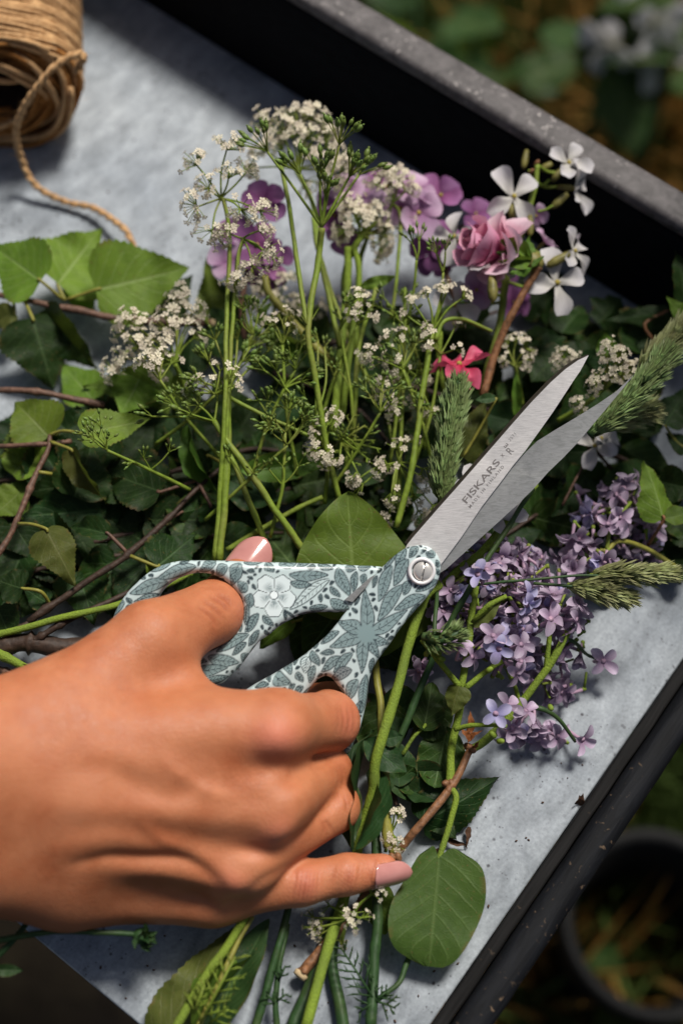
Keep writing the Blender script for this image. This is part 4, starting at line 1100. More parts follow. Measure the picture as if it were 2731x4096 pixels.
def rdir(q, spread, d):
    """random direction within spread (radians) of d"""
    d = Vector(d).normalized(); a = q.uniform(0, 2 * math.pi); s = spread * math.sqrt(q.random())
    o = d.orthogonal().normalized(); o = Quaternion(d, a) @ o
    return (d * math.cos(s) + o * math.sin(s)).normalized()
def umbel(parent, node, heads, kind='floret', n=14, ped=0.0045, size=0.0014, rayr=0.00038, seed=1, spread=1.25, mat=None, bend=0.15):
    """rays from node to each head, each head a fan of stalked florets or seeds"""
    q = random.Random(seed); N = W(node); mb = MB()
    for hd in heads:
        H = W(hd); sc = hd[3] if len(hd) > 3 else 1.0
        ax = (H - N); L = ax.length; ax.normalize()
        side = Vector((q.uniform(-1, 1), q.uniform(-1, 1), 0.6)) * (L * bend)
        pts = spline([N, N.lerp(H, 0.5) + side * 0.5, H], 5); mb.tube(pts, lerpl(rayr * 1.25, rayr, len(pts)), 5)
        d0 = (pts[-1] - pts[-2]).normalized() + (CAM - H).normalized() * 0.35
        for k in range(max(3, int(n * sc))):
            d = rdir(q, spread, d0); l = ped * sc ** 0.5 * q.uniform(0.65, 1.1)
            e = H + d * l
            mb.tube([H, H.lerp(e, 0.5) + Vector((0, 0, l * 0.06)), e], [rayr * 0.6, rayr * 0.5, rayr * 0.5], 4, cap=False)
            if kind == 'floret':
                link('floret', FLO[q.randrange(4)], parent, zmat(e, d + (CAM - H).normalized() * 0.3, size * q.uniform(0.8, 1.2), q.uniform(0, 6)))
            else:
                link('seed', SEED, parent, zmat(e, d, size * q.uniform(0.75, 1.15), q.uniform(0, 6)))
    mb.build('rays', mat or M_GREEN, parent)
def flower4(parent, c, face, size, kind, seed=0, n=4, spin=None, tube=True, flare=0.25, cmat=None, ccol=None):
    """open flower of n petals facing direction face"""
    q = random.Random(seed); o = W(c) if not isinstance(c, Vector) else c; f = Vector(face).normalized()
    mb = MB(); ce = M_YCENTRE if ccol is None else ccol
    mb.tube([o - f * size * 0.75, o - f * size * 0.3, o + f * size * 0.03], [size * 0.10, size * 0.13, size * 0.10], 7)
    fl = mb.build('flower', cmat or M_CALYX, parent)
    mb = MB(); mb.ball(o + f * size * 0.06, size * 0.10, 7, 4); mb.build('flower_centre', ce, fl)
    a0 = q.uniform(0, 6) if spin is None else spin
    xx = f.orthogonal().normalized()
    for k in range(n):
        a = a0 + 2 * math.pi * k / n + q.uniform(-0.18, 0.18)
        x = Quaternion(f, a) @ xx; x = (x * math.cos(flare) + f * math.sin(flare + q.uniform(-0.25, 0.25))).normalized()
        X, Y, Z = basis(x, f); s = size * q.uniform(0.85, 1.12)
        link('petal', PM[kind][q.randrange(3)], fl, mcols(X * s, Y * s, Z * s, o + f * size * 0.03))
    return fl
def lil_floret(parent, o, d, size, q, kind='lilac', openness=None):
    """one lilac floret: tube and four petals"""
    d = Vector(d).normalized(); e = o + d * size * 1.15
    mb = TUBE
    X, Y, Z = basis(d, Vector((q.uniform(-1, 1), q.uniform(-1, 1), q.uniform(-1, 1))))
    f = link('floret', TUBE, parent, mcols(X * size, Y * size, Z * size, o))
    a0 = q.uniform(0, 6); fl = openness if openness is not None else q.choice([-0.2, 0.1, 0.25, 0.45, 0.8, 1.1, 1.42])
    for k in range(4):
        r = Quaternion(d, a0 + k * math.pi / 2 + q.uniform(-0.1, 0.1)) @ Y
        x = (r * math.cos(fl) + d * math.sin(fl)).normalized(); A, B, C_ = basis(x, d); s = size * q.uniform(0.78, 0.98)
        link('petal', PM[kind][q.randrange(3)], f, mcols(A * s, B * s, C_ * s, e + r * size * 0.08))
    return f
_mb = MB(); _mb.tube([(0, 0, 0), (0.25, 0.01, 0.02), (0.7, 0.0, 0.03), (1.1, 0, 0), (1.2, 0, 0)], [0.10, 0.13, 0.10, 0.13, 0.19], 7)
TUBE = _mb.mesh('floret_tube', M_LTUBE)
def grass_spike(parent, path, r, kind='g', n=150, size=0.006, seed=3, tilt=0.42):
    P = spline([W(p) for p in path], 10); q = random.Random(seed); m = len(P) - 1
    mb = MB(); mb.tube(P, r * 0.35, 6); mb.build('axis', M_DKGREEN if kind == 'g' else M_GREEN, parent)
    for k in range(n):
        t = (k + 0.5) / n; i = min(m - 1, int(t * m)); p = P[i].lerp(P[i + 1], t * m - i); d = (P[i + 1] - P[i]).normalized()
        if q.random() < 0.07: continue
        o = Quaternion(d, k * 2.399 + q.uniform(-0.5, 0.5)) @ d.orthogonal().normalized()
        env = min(1, t * 6 + 0.45) * min(1, (1 - t) * 3.5 + 0.25)
        x = (d * math.cos(tilt) + o * math.sin(tilt * q.uniform(0.4, 1.7)) + d.cross(o) * q.uniform(-0.12, 0.12)).normalized()
        X, Y, Z = basis(x, o); s = size * q.uniform(0.8, 1.2) * (0.55 + 0.45 * env)
        link('spikelet', SPK[kind][q.randrange(3)], parent, mcols(X * s, Y * s, Z * s, p + o * r * 0.45 * env))
def hairs(parent, c, r, mat, n=500, L=0.0006, seed=1):
    q = random.Random(seed); mb = MB(); m = len(c) - 1
    for _ in range(n):
        t = q.random() * m; i = min(int(t), m - 1); p = c[i].lerp(c[i + 1], t - i); d = (c[i + 1] - c[i]).normalized()
        o = Quaternion(d, q.uniform(0, 6.28)) @ d.orthogonal().normalized(); b = d.cross(o)
        e = p + o * (r + L * q.uniform(0.5, 1.2)) + d * L * q.uniform(-0.4, 0.4); u = p + o * r * 0.9
        mb.add([u - b * 0.00005, u + b * 0.00005, e], [(0, 1, 2)])
    ob = mb.build('hairs', mat, parent, smooth=False); ob['kind'] = 'stuff'
# ------------------------------------------------------------------ the cut plants
K2 = crop(900, 440, 0.5); K3 = crop(1600, 600, 0.5); K4 = crop(1947, 900, 0.5); K5 = crop(1947, 1700, 0.5); K6 = crop(1600, 2200, 0.5)
K7 = crop(1600, 1380, 0.5)
def FC(dx, dy, dz): return CX * dx - CY * dy - CZ * dz      # right, up, towards the viewer
def thing(name, base, label, cat, group=None): return empty(name, W(base), label, cat, group)

# ---------- birch twigs on the left
G_B = 'birch twigs lying on the left of the tray'
t = thing('birch_twig', R3(970, 222, .012), 'red-brown birch twig with pale cut end and wide pale leaves above it', 'twig', G_B)
stem(t, [R3(-60, 80, .020), R3(200, 132, .022), R3(450, 182, .021), R3(650, 210, .019), R3(975, 222, .014)], .0013, .0019, M_BARK, knots=.25, name='branch', cut='end')
leaf(t, 'birch', R1(190, 1290, .030), R1(-30, 1130, .026), 1.0, -20, 0, [R1(290, 1375, .022)])
leaf(t, 'birch', R1(265, 1305, .022), R1(440, 1075, .016), 1.05, 15, 2, [R1(300, 1380, .021)])
leaf(t, 'birch', R1(440, 1330, .026), R1(868, 1232, .022), 0.92, 6, 0, [R1(310, 1375, .022)])
leaf(t, 'birchd', R1(700, 1460, .012), R1(880, 1280, .010), 0.8, 0, 2)
leaf(t, 'birch', R1(330, 1400, .008), R1(440, 1330, .006), 1.3, 0, 1)
leaf(t, 'birchd', R3(150, 195, .024), R3(250, 520, .010), 1.05, -12, 3, [R3(110, 110, .022)])
leaf(t, 'birchd', R3(200, 160, .020), R3(440, 450, .008), 0.62, 35, 1)
leaf(t, 'olive', R3(70, 170, .02), R3(-60, 240, .014), 0.8, 0, 1, [R3(60, 100, .022)])
t = thing('birch_twig', R3(480, 600, .012), 'thin birch twig entering at left with a broad pale leaf below its end', 'twig', G_B)
stem(t, [R3(-60, 528, .022), R3(150, 535, .023), R3(300, 562, .021), R3(480, 600, .016)], .0013, .0016, M_BARK, knots=.25, name='branch')
leaf(t, 'birch', R3(785, 500, .024), R3(385, 520, .020), 0.52, 8, 0)
leaf(t, 'birch', R3(640, 480, .026), R3(560, 640, .020), 1.5, 10, 2)
leaf(t, 'birch', R3(225, 740, .024), R3(60, 570, .026), 1.15, 0, 1)
leaf(t, 'birch', R3(215, 760, .022), R3(20, 850, .012), 0.95, 10, 2)
leaf(t, 'birchd', R3(430, 700, .010), R3(240, 640, .008), 0.8, 0, 0)
t = thing('birch_twig', R3(330, 770, .012), 'forked birch twig with a glossy leaf pointing right and a twig running down', 'twig', G_B)
stem(t, [R3(-60, 786, .024), R3(220, 776, .027), R3(330, 766, .024)], .0011, .0009, M_BARK, knots=.25, name='branch')
stem(t, [R3(232, 735, .028), R3(222, 800, .028), R3(170, 910, .027), R3(100, 1080, .026), R3(45, 1200, .024), R3(-40, 1330, .022)], .0009, .0014, M_BARK, knots=.3, name='branch')
leaf(t, 'birch', R3(375, 727, .038), R3(692, 665, .034), 0.62, -10, 0, [R3(230, 735, .028), R3(290, 716, .032)])
leaf(t, 'olive', R3(325, 800, .034), R3(465, 1050, .020), 0.42, 40, 1, [R3(230, 765, .028)])
leaf(t, 'olive', R3(212, 1165, .034), R3(352, 1425, .026), 0.72, -14, 3, [R3(85, 1142, .027), R3(150, 1145, .032)])
leaf(t, 'birchd', R3(320, 925, .020), R3(480, 990, .014), 0.9, 0, 0, [R3(180, 905, .028)])
leaf(t, 'birch', R3(90, 1000, .012), R3(-40, 1120, .010), 1.0, 10, 2)
leaf(t, 'birchd', R3(70, 1150, .014), R3(170, 1310, .010), 1.0, 0, 0)
leaf(t, 'birchd', R3(110, 1440, .024), R3(-20, 1400, .018), 1.0, 0, 2, [R3(235, 1520, .016), R3(190, 1455, .024)])
t = thing('birch_twig', R3(160, 1568, .016), 'long dark birch twig running diagonally up from the scissors loop', 'twig', G_B)
stem(t, [R3(130, 1590, .018), R3(400, 1410, .021), R3(590, 1280, .023), R3(760, 1130, .024), R3(900, 985, .024), R3(1035, 865, .020)], .0015, .0009, M_BARKD, knots=.3, name='branch')
for st, b, e, wd, kd, v in [(R3(590, 1280, .023), R3(500, 1190, .026), R3(300, 1140, .020), .5, 'birchd', 1), (R3(905, 942, .024), R3(742, 995, .024), R3(470, 900, .014), .8, 'birchd', 0),
                            (R3(600, 1290, .024), R3(720, 1338, .024), R3(890, 1200, .018), 1.0, 'birchd', 2), (R3(760, 1130, .024), R3(830, 1090, .022), R3(960, 1060, .016), .6, 'birchd', 3),
                            (R3(1030, 870, .022), R3(960, 830, .028), R3(860, 930, .016), .7, 'birchd', 0), (R3(905, 942, .024), R3(965, 1052, .024), R3(950, 1200, .014), .6, 'birchd', 1)]:
    leaf(t, kd, b, e, wd, 10, v, [st], M_BARK if rnd.random() < .4 else M_YELLOW)
leaf(t, 'birch', R3(690, 1375, .020), R3(735, 1225, .024), 0.55, 30, 1)
leaf(t, 'birchd', R3(690, 1240, .012), R3(460, 1100, .008), 1.0, 0, 2)
leaf(t, 'birchd', R3(560, 840, .014), R3(740, 1080, .012), 0.9, 0, 2)
leaf(t, 'birchd', R3(480, 860, .012), R3(540, 1150, .010), 1.0, 12, 0)
t = thing('birch_twig', R5(320, 340, .014), 'thick dark brown twig end under the thumb at left edge', 'twig', G_B)
stem(t, [R5(-60, 350, .012), R5(80, 318, .014), R5(180, 320, .014), R5(360, 330, .012), R5(560, 320, .010)], .0042, .0034, M_BARKD, 9, 'branch', .25)
stem(t, [R5(150, 305, .016), R5(260, 240, .018), R5(430, 150, .018), R5(640, 60, .016)], .0016, .0011, M_BARKD, knots=.3, name='branch')
stem(t, [R5(-60, 420, .010), R5(60, 450, .012), R5(150, 480, .011)], .0016, .0012, M_BARK, knots=.3, name='branch')
leaf(t, 'birchd', R5(160, 480, .010), R5(40, 510, .006), 0.8, 0, 1)
t = thing('birch_twig', R5(20, 310, .014), 'slender brown twig crossing the white gap beside the thumb', 'twig', G_B)
stem(t, [R5(-60, 330, .016), R5(120, 225, .018), R5(290, 100, .019), R5(480, -20, .020)], .0011, .0009, M_BARKD, knots=.3, name='branch')
leaf(t, 'birchd', R5(220, 130, .018), R5(110, 60, .016), 0.8, 0, 2)
t = thing('green_stem', R5(-20, 272, .016), 'bare bright green stem lying across the left edge beside the thumb', 'stem')
stem(t, [R5(-60, 285, .018), R5(150, 232, .020), R5(350, 180, .021), R5(560, 128, .020), R5(760, 50, .020), R5(880, -10, .018)], .0015, .0012, M_LIME)
t = thing('green_stem', R5(0, 370, .016), 'short yellow-green stem with a torn leaf tip at the left edge', 'stem')
stem(t, [R5(-60, 330, .014), R5(60, 395, .016), R5(170, 440, .012)], .0024, .0012, M_LIME)
leaf(t, 'lance', R5(90, 410, .016), R5(190, 440, .012), 0.3, 20, 1)

# ---------- dark leafy branches that fill the bed of the pile
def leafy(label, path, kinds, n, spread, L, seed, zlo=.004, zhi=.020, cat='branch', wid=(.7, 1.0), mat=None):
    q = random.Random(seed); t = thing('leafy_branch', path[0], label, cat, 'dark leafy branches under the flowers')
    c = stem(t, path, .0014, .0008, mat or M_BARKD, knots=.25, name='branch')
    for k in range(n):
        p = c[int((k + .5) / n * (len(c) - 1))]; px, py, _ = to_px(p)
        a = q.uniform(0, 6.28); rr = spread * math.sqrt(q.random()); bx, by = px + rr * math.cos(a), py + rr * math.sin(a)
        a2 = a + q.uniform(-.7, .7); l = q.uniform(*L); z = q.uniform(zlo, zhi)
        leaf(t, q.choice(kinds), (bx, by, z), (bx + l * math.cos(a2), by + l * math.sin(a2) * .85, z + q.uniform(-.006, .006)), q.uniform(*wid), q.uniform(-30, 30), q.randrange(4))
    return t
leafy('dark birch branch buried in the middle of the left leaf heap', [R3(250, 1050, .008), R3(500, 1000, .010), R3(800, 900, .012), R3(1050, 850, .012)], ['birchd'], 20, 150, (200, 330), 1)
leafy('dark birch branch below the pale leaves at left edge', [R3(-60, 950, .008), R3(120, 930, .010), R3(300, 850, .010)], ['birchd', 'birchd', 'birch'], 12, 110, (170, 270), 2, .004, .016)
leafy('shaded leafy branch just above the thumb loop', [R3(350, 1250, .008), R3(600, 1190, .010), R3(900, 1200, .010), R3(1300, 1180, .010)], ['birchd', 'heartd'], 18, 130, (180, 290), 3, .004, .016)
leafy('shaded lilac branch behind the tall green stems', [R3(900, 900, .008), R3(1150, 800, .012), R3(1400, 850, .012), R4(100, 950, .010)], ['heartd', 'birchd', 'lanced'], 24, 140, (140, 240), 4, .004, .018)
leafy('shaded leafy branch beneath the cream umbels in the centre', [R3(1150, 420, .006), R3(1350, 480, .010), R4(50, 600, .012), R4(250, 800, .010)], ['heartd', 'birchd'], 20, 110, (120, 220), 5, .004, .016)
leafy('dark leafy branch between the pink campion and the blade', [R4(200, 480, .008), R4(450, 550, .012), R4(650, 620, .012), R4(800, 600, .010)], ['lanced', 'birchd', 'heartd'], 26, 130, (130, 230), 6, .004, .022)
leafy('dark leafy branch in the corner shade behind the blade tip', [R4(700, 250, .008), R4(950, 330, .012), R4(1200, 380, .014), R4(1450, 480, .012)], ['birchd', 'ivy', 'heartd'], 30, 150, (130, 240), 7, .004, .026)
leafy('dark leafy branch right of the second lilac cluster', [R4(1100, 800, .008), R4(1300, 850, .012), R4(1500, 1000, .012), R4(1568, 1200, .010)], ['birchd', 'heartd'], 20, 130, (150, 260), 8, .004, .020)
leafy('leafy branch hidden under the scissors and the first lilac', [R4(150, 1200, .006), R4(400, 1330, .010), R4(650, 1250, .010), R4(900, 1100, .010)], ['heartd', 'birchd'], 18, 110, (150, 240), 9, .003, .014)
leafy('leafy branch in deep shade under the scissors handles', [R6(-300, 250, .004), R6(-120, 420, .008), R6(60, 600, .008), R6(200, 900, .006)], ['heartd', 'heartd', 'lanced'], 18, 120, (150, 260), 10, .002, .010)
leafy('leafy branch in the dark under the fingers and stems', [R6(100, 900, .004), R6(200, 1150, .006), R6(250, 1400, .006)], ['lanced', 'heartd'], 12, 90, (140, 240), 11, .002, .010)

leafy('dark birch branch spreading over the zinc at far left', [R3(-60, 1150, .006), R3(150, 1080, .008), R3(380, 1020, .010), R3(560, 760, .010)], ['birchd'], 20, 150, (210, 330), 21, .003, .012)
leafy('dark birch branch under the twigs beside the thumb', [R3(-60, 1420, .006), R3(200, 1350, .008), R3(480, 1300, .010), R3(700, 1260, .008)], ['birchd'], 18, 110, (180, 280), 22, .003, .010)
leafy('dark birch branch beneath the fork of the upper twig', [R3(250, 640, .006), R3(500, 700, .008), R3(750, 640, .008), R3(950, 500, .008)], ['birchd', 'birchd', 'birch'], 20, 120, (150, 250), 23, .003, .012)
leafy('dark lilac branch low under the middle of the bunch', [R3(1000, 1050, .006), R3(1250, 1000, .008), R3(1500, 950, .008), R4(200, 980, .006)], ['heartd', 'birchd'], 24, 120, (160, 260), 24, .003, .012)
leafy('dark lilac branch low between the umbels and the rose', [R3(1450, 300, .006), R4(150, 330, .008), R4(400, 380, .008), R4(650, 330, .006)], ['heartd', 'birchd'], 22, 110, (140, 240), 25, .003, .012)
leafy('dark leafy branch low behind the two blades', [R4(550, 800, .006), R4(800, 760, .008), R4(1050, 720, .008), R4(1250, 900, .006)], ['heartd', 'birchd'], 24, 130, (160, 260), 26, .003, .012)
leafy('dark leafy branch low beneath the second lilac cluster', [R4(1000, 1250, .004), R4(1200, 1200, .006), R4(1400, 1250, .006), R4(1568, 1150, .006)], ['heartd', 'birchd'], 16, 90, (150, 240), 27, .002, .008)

# ---------- umbels in seed (sharp, in front)
G_S = 'seed-head umbels on thin green stems'
t = thing('seed_umbel', K2(640, 1568, .06), 'tall green seed umbel with seven spread rays, sharpest at the top', 'seed head', G_S)
ZN = .080
stem(t, [R3(1560, 1040, .030), R3(1545, 980, .034), R3(1500, 800, .044), R3(1455, 520, .056), R3(1415, 250, .066), K2(745, 1200, .072), K2(772, 940, ZN)], .0011, .0013, M_GREEN)
umbel(t, K2(772, 935, ZN), [K2(340, 335, .094, 1.1), K2(600, 515, .090), K2(760, 550, .092), K2(800, 690, .088, .6), K2(912, 280, .100, 1.1), K2(990, 540, .090), K2(1070, 520, .088, .9)], 'seed', 11, .0095, .0021, .00052, 11, .75, bend=.03)
stem(t, [R3(1412, 245, .066), K2(560, 1100, .072), K2(510, 740, .078), K2(450, 470, .080), K2(430, 420, .080)], .0010, .0008, M_GREEN, name='side_stem')
q = random.Random(4); P0 = W(R3(1412, 245, .066)); mb = MB()
for k in range(16):
    d = rdir(q, .7, W(K2(600, 1350, .07)) - P0); e = P0 + d * q.uniform(.004, .012); mb.tube([P0, P0.lerp(e, .5) + Vector((0, 0, .0006)), e], [.00025, .0002, .00008], 4)
mb.build('bracts', M_GREEN, t)
t = thing('seed_umbel', R3(985, 672, .045), 'green seed umbel spreading flat to the left over the birch leaves', 'seed head', G_S)
stem(t, [R3(1400, 1270, .030), R3(1250, 1060, .040), R3(1130, 880, .046), R3(1040, 760, .048), R3(985, 672, .048)], .0014, .0012, M_GREEN)
umbel(t, R3(985, 672, .048), [R3(700, 650, .052, .6), R3(800, 600, .054, .7), R3(880, 640, .054), R3(915, 600, .052, .7), R3(1000, 560, .05, .5)], 'seed', 8, .006, .0017, .0004, 12, .9, bend=.12)
t = thing('seed_umbel', R3(1010, 650, .05), 'bushy green seed umbel standing left of the tall stems', 'seed head', G_S)
stem(t, [R3(1005, 1320, .030), R3(1035, 1000, .040), R3(1050, 700, .048), R3(1045, 540, .050)], .0015, .0012, M_GREEN)
umbel(t, R3(1045, 545, .050), [R3(930, 490, .054, 1.2), R3(990, 300, .056, .8), R3(1150, 330, .05, 1.3), R3(1110, 400, .05), R3(960, 400, .054), R3(1190, 280, .046), R3(1230, 350, .044, .8), R3(1090, 300, .05), R3(900, 540, .05, .6)], 'seed', 12, .006, .0016, .00042, 13, 1.0, bend=.1)
stem(t, [R3(1050, 560, .050), R3(1200, 640, .048), R3(1330, 700, .046), R3(1470, 760, .044)], .0009, .0007, M_GREEN, name='side_stem')
t = thing('seed_umbel', R3(1450, 700, .04), 'small green seed umbel bending left beside the tall stem', 'seed head', G_S)
stem(t, [R3(1530, 860, .036), R3(1440, 690, .046), R3(1370, 590, .050), R3(1310, 520, .052)], .0007, .0006, M_GREEN)
umbel(t, R3(1310, 520, .052), [R3(1215, 440, .054, .6), R3(1270, 440, .056), R3(1380, 490, .054), R3(1400, 450, .054), R3(1350, 560, .052, .8)], 'seed', 7, .0055, .0018, .0004, 14, .8)
umbel(t, R3(1440, 690, .046), [R3(1460, 300, .052, .4), R3(1490, 330, .05, .4), R3(1400, 560, .05, .5)], 'seed', 7, .005, .0013, .0004, 15, .8)
t = thing('seed_umbel', K3(255, 1460, .05), 'green umbel with half-open florets left of the pink rose', 'seed head', G_S)
stem(t, [R4(250, 1160, .034), R4(320, 900, .042), R4(370, 560, .050), R4(415, 260, .058)], .0013, .0012, M_GREEN)
umbel(t, K3(255, 1455, .058), [K3(110, 1230, .064), K3(220, 1180, .066), K3(330, 1150, .066), K3(490, 1190, .064, 1.2), K3(380, 1110, .066, .8), K3(60, 1330, .06, .7)], 'floret', 10, .004, .0013, .0004, 16, 1.1)
umbel(t, K3(130, 880, .07), [K3(100, 760, .074, .8), K3(150, 730, .074, .8)], 'seed', 7, .006, .0013, .0004, 17, .7)
umbel(t, K3(340, 980, .068), [K3(290, 830, .074, .9), K3(360, 810, .074, .9)], 'seed', 7, .006, .0013, .0004, 18, .7)
stem(t, [K3(255, 1450, .058), K3(320, 1200, .064), K3(345, 980, .068)], .0006, .0005, M_GREEN, name='side_stem')
stem(t, [K3(60, 1400, .055), K3(110, 1100, .064), K3(130, 880, .070)], .0006, .0005, M_GREEN, name='side_stem')
stem(t, [R4(430, 300, .056), R4(470, 215, .058), R4(560, 205, .056), R4(690, 260, .050)], .0010, .0007, M_GREEN, name='side_stem')

# ---------- white umbels (cow parsley)
G_U = 'cream cow parsley umbels among the stems'
def par(label, path, node, heads, n, seed, r=.0014, ped=.005, size=.0015, extra=None, mat=None, spread=1.25):
    t = thing('cow_parsley', path[0], label, 'flower', G_U)
    stem(t, path, r, r * .75, mat or M_GREEN)
    umbel(t, node, heads, 'floret', int(n * 1.15), ped * 1.15, size * .78, .00036, seed, spread + .15)
    if extra:
        for (nd, hs, nn) in extra: umbel(t, nd, hs, 'floret', int(nn * 1.15), ped * 1.15, size * .78, .00036, seed + 50, spread + .15)
    return t
t = par('tall cream umbel in front at left, twin stems rising over the birch leaves', [R3(985, 1310, .030), R3(1010, 1000, .040), R3(1035, 560, .056), R1(1042, 1400, .064), R1(1055, 1100, .072), R1(1030, 930, .078), R1(1015, 912, .078)], R1(1015, 910, .078),
    [R1(905, 760, .084, 1.1), R1(1040, 690, .088, 1.1), R1(1050, 820, .084), R1(905, 950, .080, 1.2), R1(960, 870, .082, .9), R1(975, 1060, .076, 1.1), R1(1105, 960, .082, 1.2), R1(1195, 970, .080, .9), R1(1130, 790, .082, .8)], 17, 21, .00105, .0062, .0019)
stem(t, [R3(1015, 1310, .030), R3(1030, 1000, .040), R3(1050, 560, .054), R1(1085, 1250, .068), R1(1115, 1095, .074)], .0010, .0008, M_GREEN, name='side_stem')
umbel(t, R1(1115, 1095, .074), [R1(1050, 1070, .078, .8), R1(1190, 1060, .078), R1(1210, 1150, .076), R1(1160, 1220, .072), R1(1085, 1275, .070, 1.1), R1(1250, 1180, .074, .7)], 'floret', 16, .0062, .0015, .00036, 22, 1.4)
par('blurred cream umbel at the top behind the seed heads', [R3(1560, 330, .040), K2(760, 1180, .050), K2(700, 760, .056), K2(560, 480, .060)], K2(560, 470, .060),
    [K2(350, 120, .064, 1.1), K2(470, 210, .066, 1.2), K2(590, 110, .066, 1.2), K2(690, 90, .066, 1.1), K2(540, 230, .066, 1.2), K2(650, 240, .066, 1.2), K2(780, 170, .064), K2(800, 300, .064, 1.1), K2(330, 330, .060),
     K2(460, 320, .062), K2(250, 460, .056, .9), K2(640, 380, .062, 1.1), K2(860, 430, .060, 1.1), K2(640, 560, .056), K2(760, 480, .058), K2(900, 520, .058)], 15, 23, .0011, .0070, .0023)
par('cream umbel tucked between the mauve flowers', [R4(60, 350, .030), R2(10, 1300, .040), K2(1040, 1080, .046), K2(1130, 960, .048), K2(1250, 900, .050)], K2(1080, 990, .050),
    [K2(1020, 800, .054, 1.1), K2(1060, 900, .054, 1.2), K2(980, 960, .052), K2(1120, 900, .052), K2(1180, 850, .050), K2(1240, 1000, .046), K2(1240, 1090, .042)], 20, 24, .0015, .006, .0021)
par('cream umbel in front of the right mauve petals', [R4(230, 200, .036), R2(255, 1250, .044), R2(270, 1000, .050), R2(235, 930, .052)], R2(235, 930, .054),
    [R2(175, 850, .060), R2(215, 880, .058, 1.1), R2(265, 830, .060, 1.1), R2(290, 880, .056), R2(230, 820, .060), R2(180, 1000, .050, .9), R2(190, 1100, .044, .9), R2(280, 990, .048, .8)], 17, 25, .0008, .0058, .0019)
par('cream umbel low at left, over a pale birch leaf', [R3(850, 525, .024), R3(830, 470, .030), R3(805, 410, .036)], R3(805, 405, .036),
    [R3(830, 115, .044, 1.1), R3(800, 170, .044), R3(885, 175, .044), R3(870, 230, .042, .8), R3(600, 220, .044, 1.2), R3(570, 260, .040), R3(650, 250, .042), R3(775, 255, .044, 1.3), R3(640, 330, .040, 1.2), R3(700, 350, .040, 1.2),
     R3(580, 385, .036, 1.1), R3(520, 440, .032, .8), R3(740, 420, .036), R3(890, 290, .04, .7), R3(750, 330, .042)], 15, 26, .0013, .0058, .0021, mat=M_LIME)
par('scattered cream umbel left of the foxtail spike', [R4(260, 1100, .024), R4(275, 700, .036), R4(290, 350, .046), R4(290, 60, .054)], R4(285, 420, .046),
    [R4(150, 375, .052), R4(120, 370, .05, .8), R4(215, 310, .054), R4(270, 290, .054, .9), R4(235, 380, .052), R4(265, 430, .05), R4(390, 450, .046), R4(360, 470, .046, .8), R4(190, 500, .048), R4(210, 560, .044), R4(330, 550, .044), R4(240, 620, .040), R4(400, 610, .040)], 10, 27, .0009, .0044, .0018,
    [(R4(260, 860, .034), [R4(250, 800, .038), R4(210, 870, .038), R4(180, 890, .036), R4(70, 940, .034), R4(100, 960, .034), R4(230, 1000, .034), R4(370, 890, .036, 1.2), R4(390, 940, .036), R4(250, 1040, .032), R4(330, 1010, .030), R4(220, 1100, .026), R4(350, 1080, .026), R4(420, 1060, .026), R4(300, 770, .036)], 8)])
par('small bright umbel beside the tall stem above the scissors', [R3(1490, 1050, .026), R3(1500, 930, .034), R3(1495, 820, .040)], R3(1495, 790, .040),
    [R3(1500, 690, .046), R3(1460, 700, .046, .8), R3(1530, 660, .046), R3(1460, 760, .044), R3(1480, 830, .044, 1.2), R3(1520, 850, .042), R3(1450, 800, .044)], 14, 28, .0009, .0042, .0014)
par('cream umbel behind the blade beside the pink campion', [R4(830, 600, .024), R4(810, 480, .034), R4(800, 420, .038)], R4(795, 420, .038),
    [R4(760, 330, .042), R4(800, 310, .042), R4(845, 340, .042), R4(840, 390, .040), R4(750, 390, .040, .8), R4(820, 420, .038, .8)], 12, 29, .0009, .0042, .0015)
par('cream umbel between the blade tip and the grass head', [K4(560, 1568, .030), K4(780, 1440, .040), K4(930, 1310, .046), K4(1080, 1180, .050)], K4(930, 1310, .048),
    [K4(980, 1000, .058, 1.2), K4(1050, 1060, .058, 1.2), K4(960, 1080, .056), K4(1030, 1140, .056), K4(980, 1200, .054), K4(890, 1250, .054), K4(850, 1300, .052, .8), K4(1120, 1190, .054), K4(1170, 1140, .054, .8), K4(760, 1440, .046), K4(1080, 1240, .052)], 15, 30, .0012, .0042, .0015, mat=M_LIME)
par('tiny cream umbel touching the blade tip from behind', [K4(730, 1180, .030), K4(660, 1130, .036), K4(630, 1100, .038)], K4(630, 1095, .038), [K4(610, 1060, .042), K4(650, 1070, .042), K4(590, 1110, .04), K4(680, 1090, .04)], 12, 31, .0007, .004, .0015)
par('white florets under the little finger beside the brown twig', [R8(170, 900, .008), R8(180, 850, .012), R8(200, 800, .016)], R8(205, 790, .016),
    [R8(190, 775, .020, .8), R8(230, 770, .020), R8(215, 810, .020), R8(250, 790, .020), R8(290, 690, .020), R8(310, 680, .020), R8(120, 740, .016), R8(55, 790, .012), R8(90, 800, .012), R8(60, 830, .012), R8(100, 830, .01), R8(80, 860, .01), R8(160, 880, .01)], 6, 32, .0007, .0036, .0014)
par('white florets peeping out above the brown twig by the little finger', [R8(350, 520, .008), R8(360, 450, .012), R8(370, 380, .014)], R8(372, 440, .016), [R8(385, 365, .020), R8(400, 385, .018), R8(375, 470, .018), R8(390, 460, .018), R8(385, 490, .016)], 7, 33, .0007, .0036, .0014)
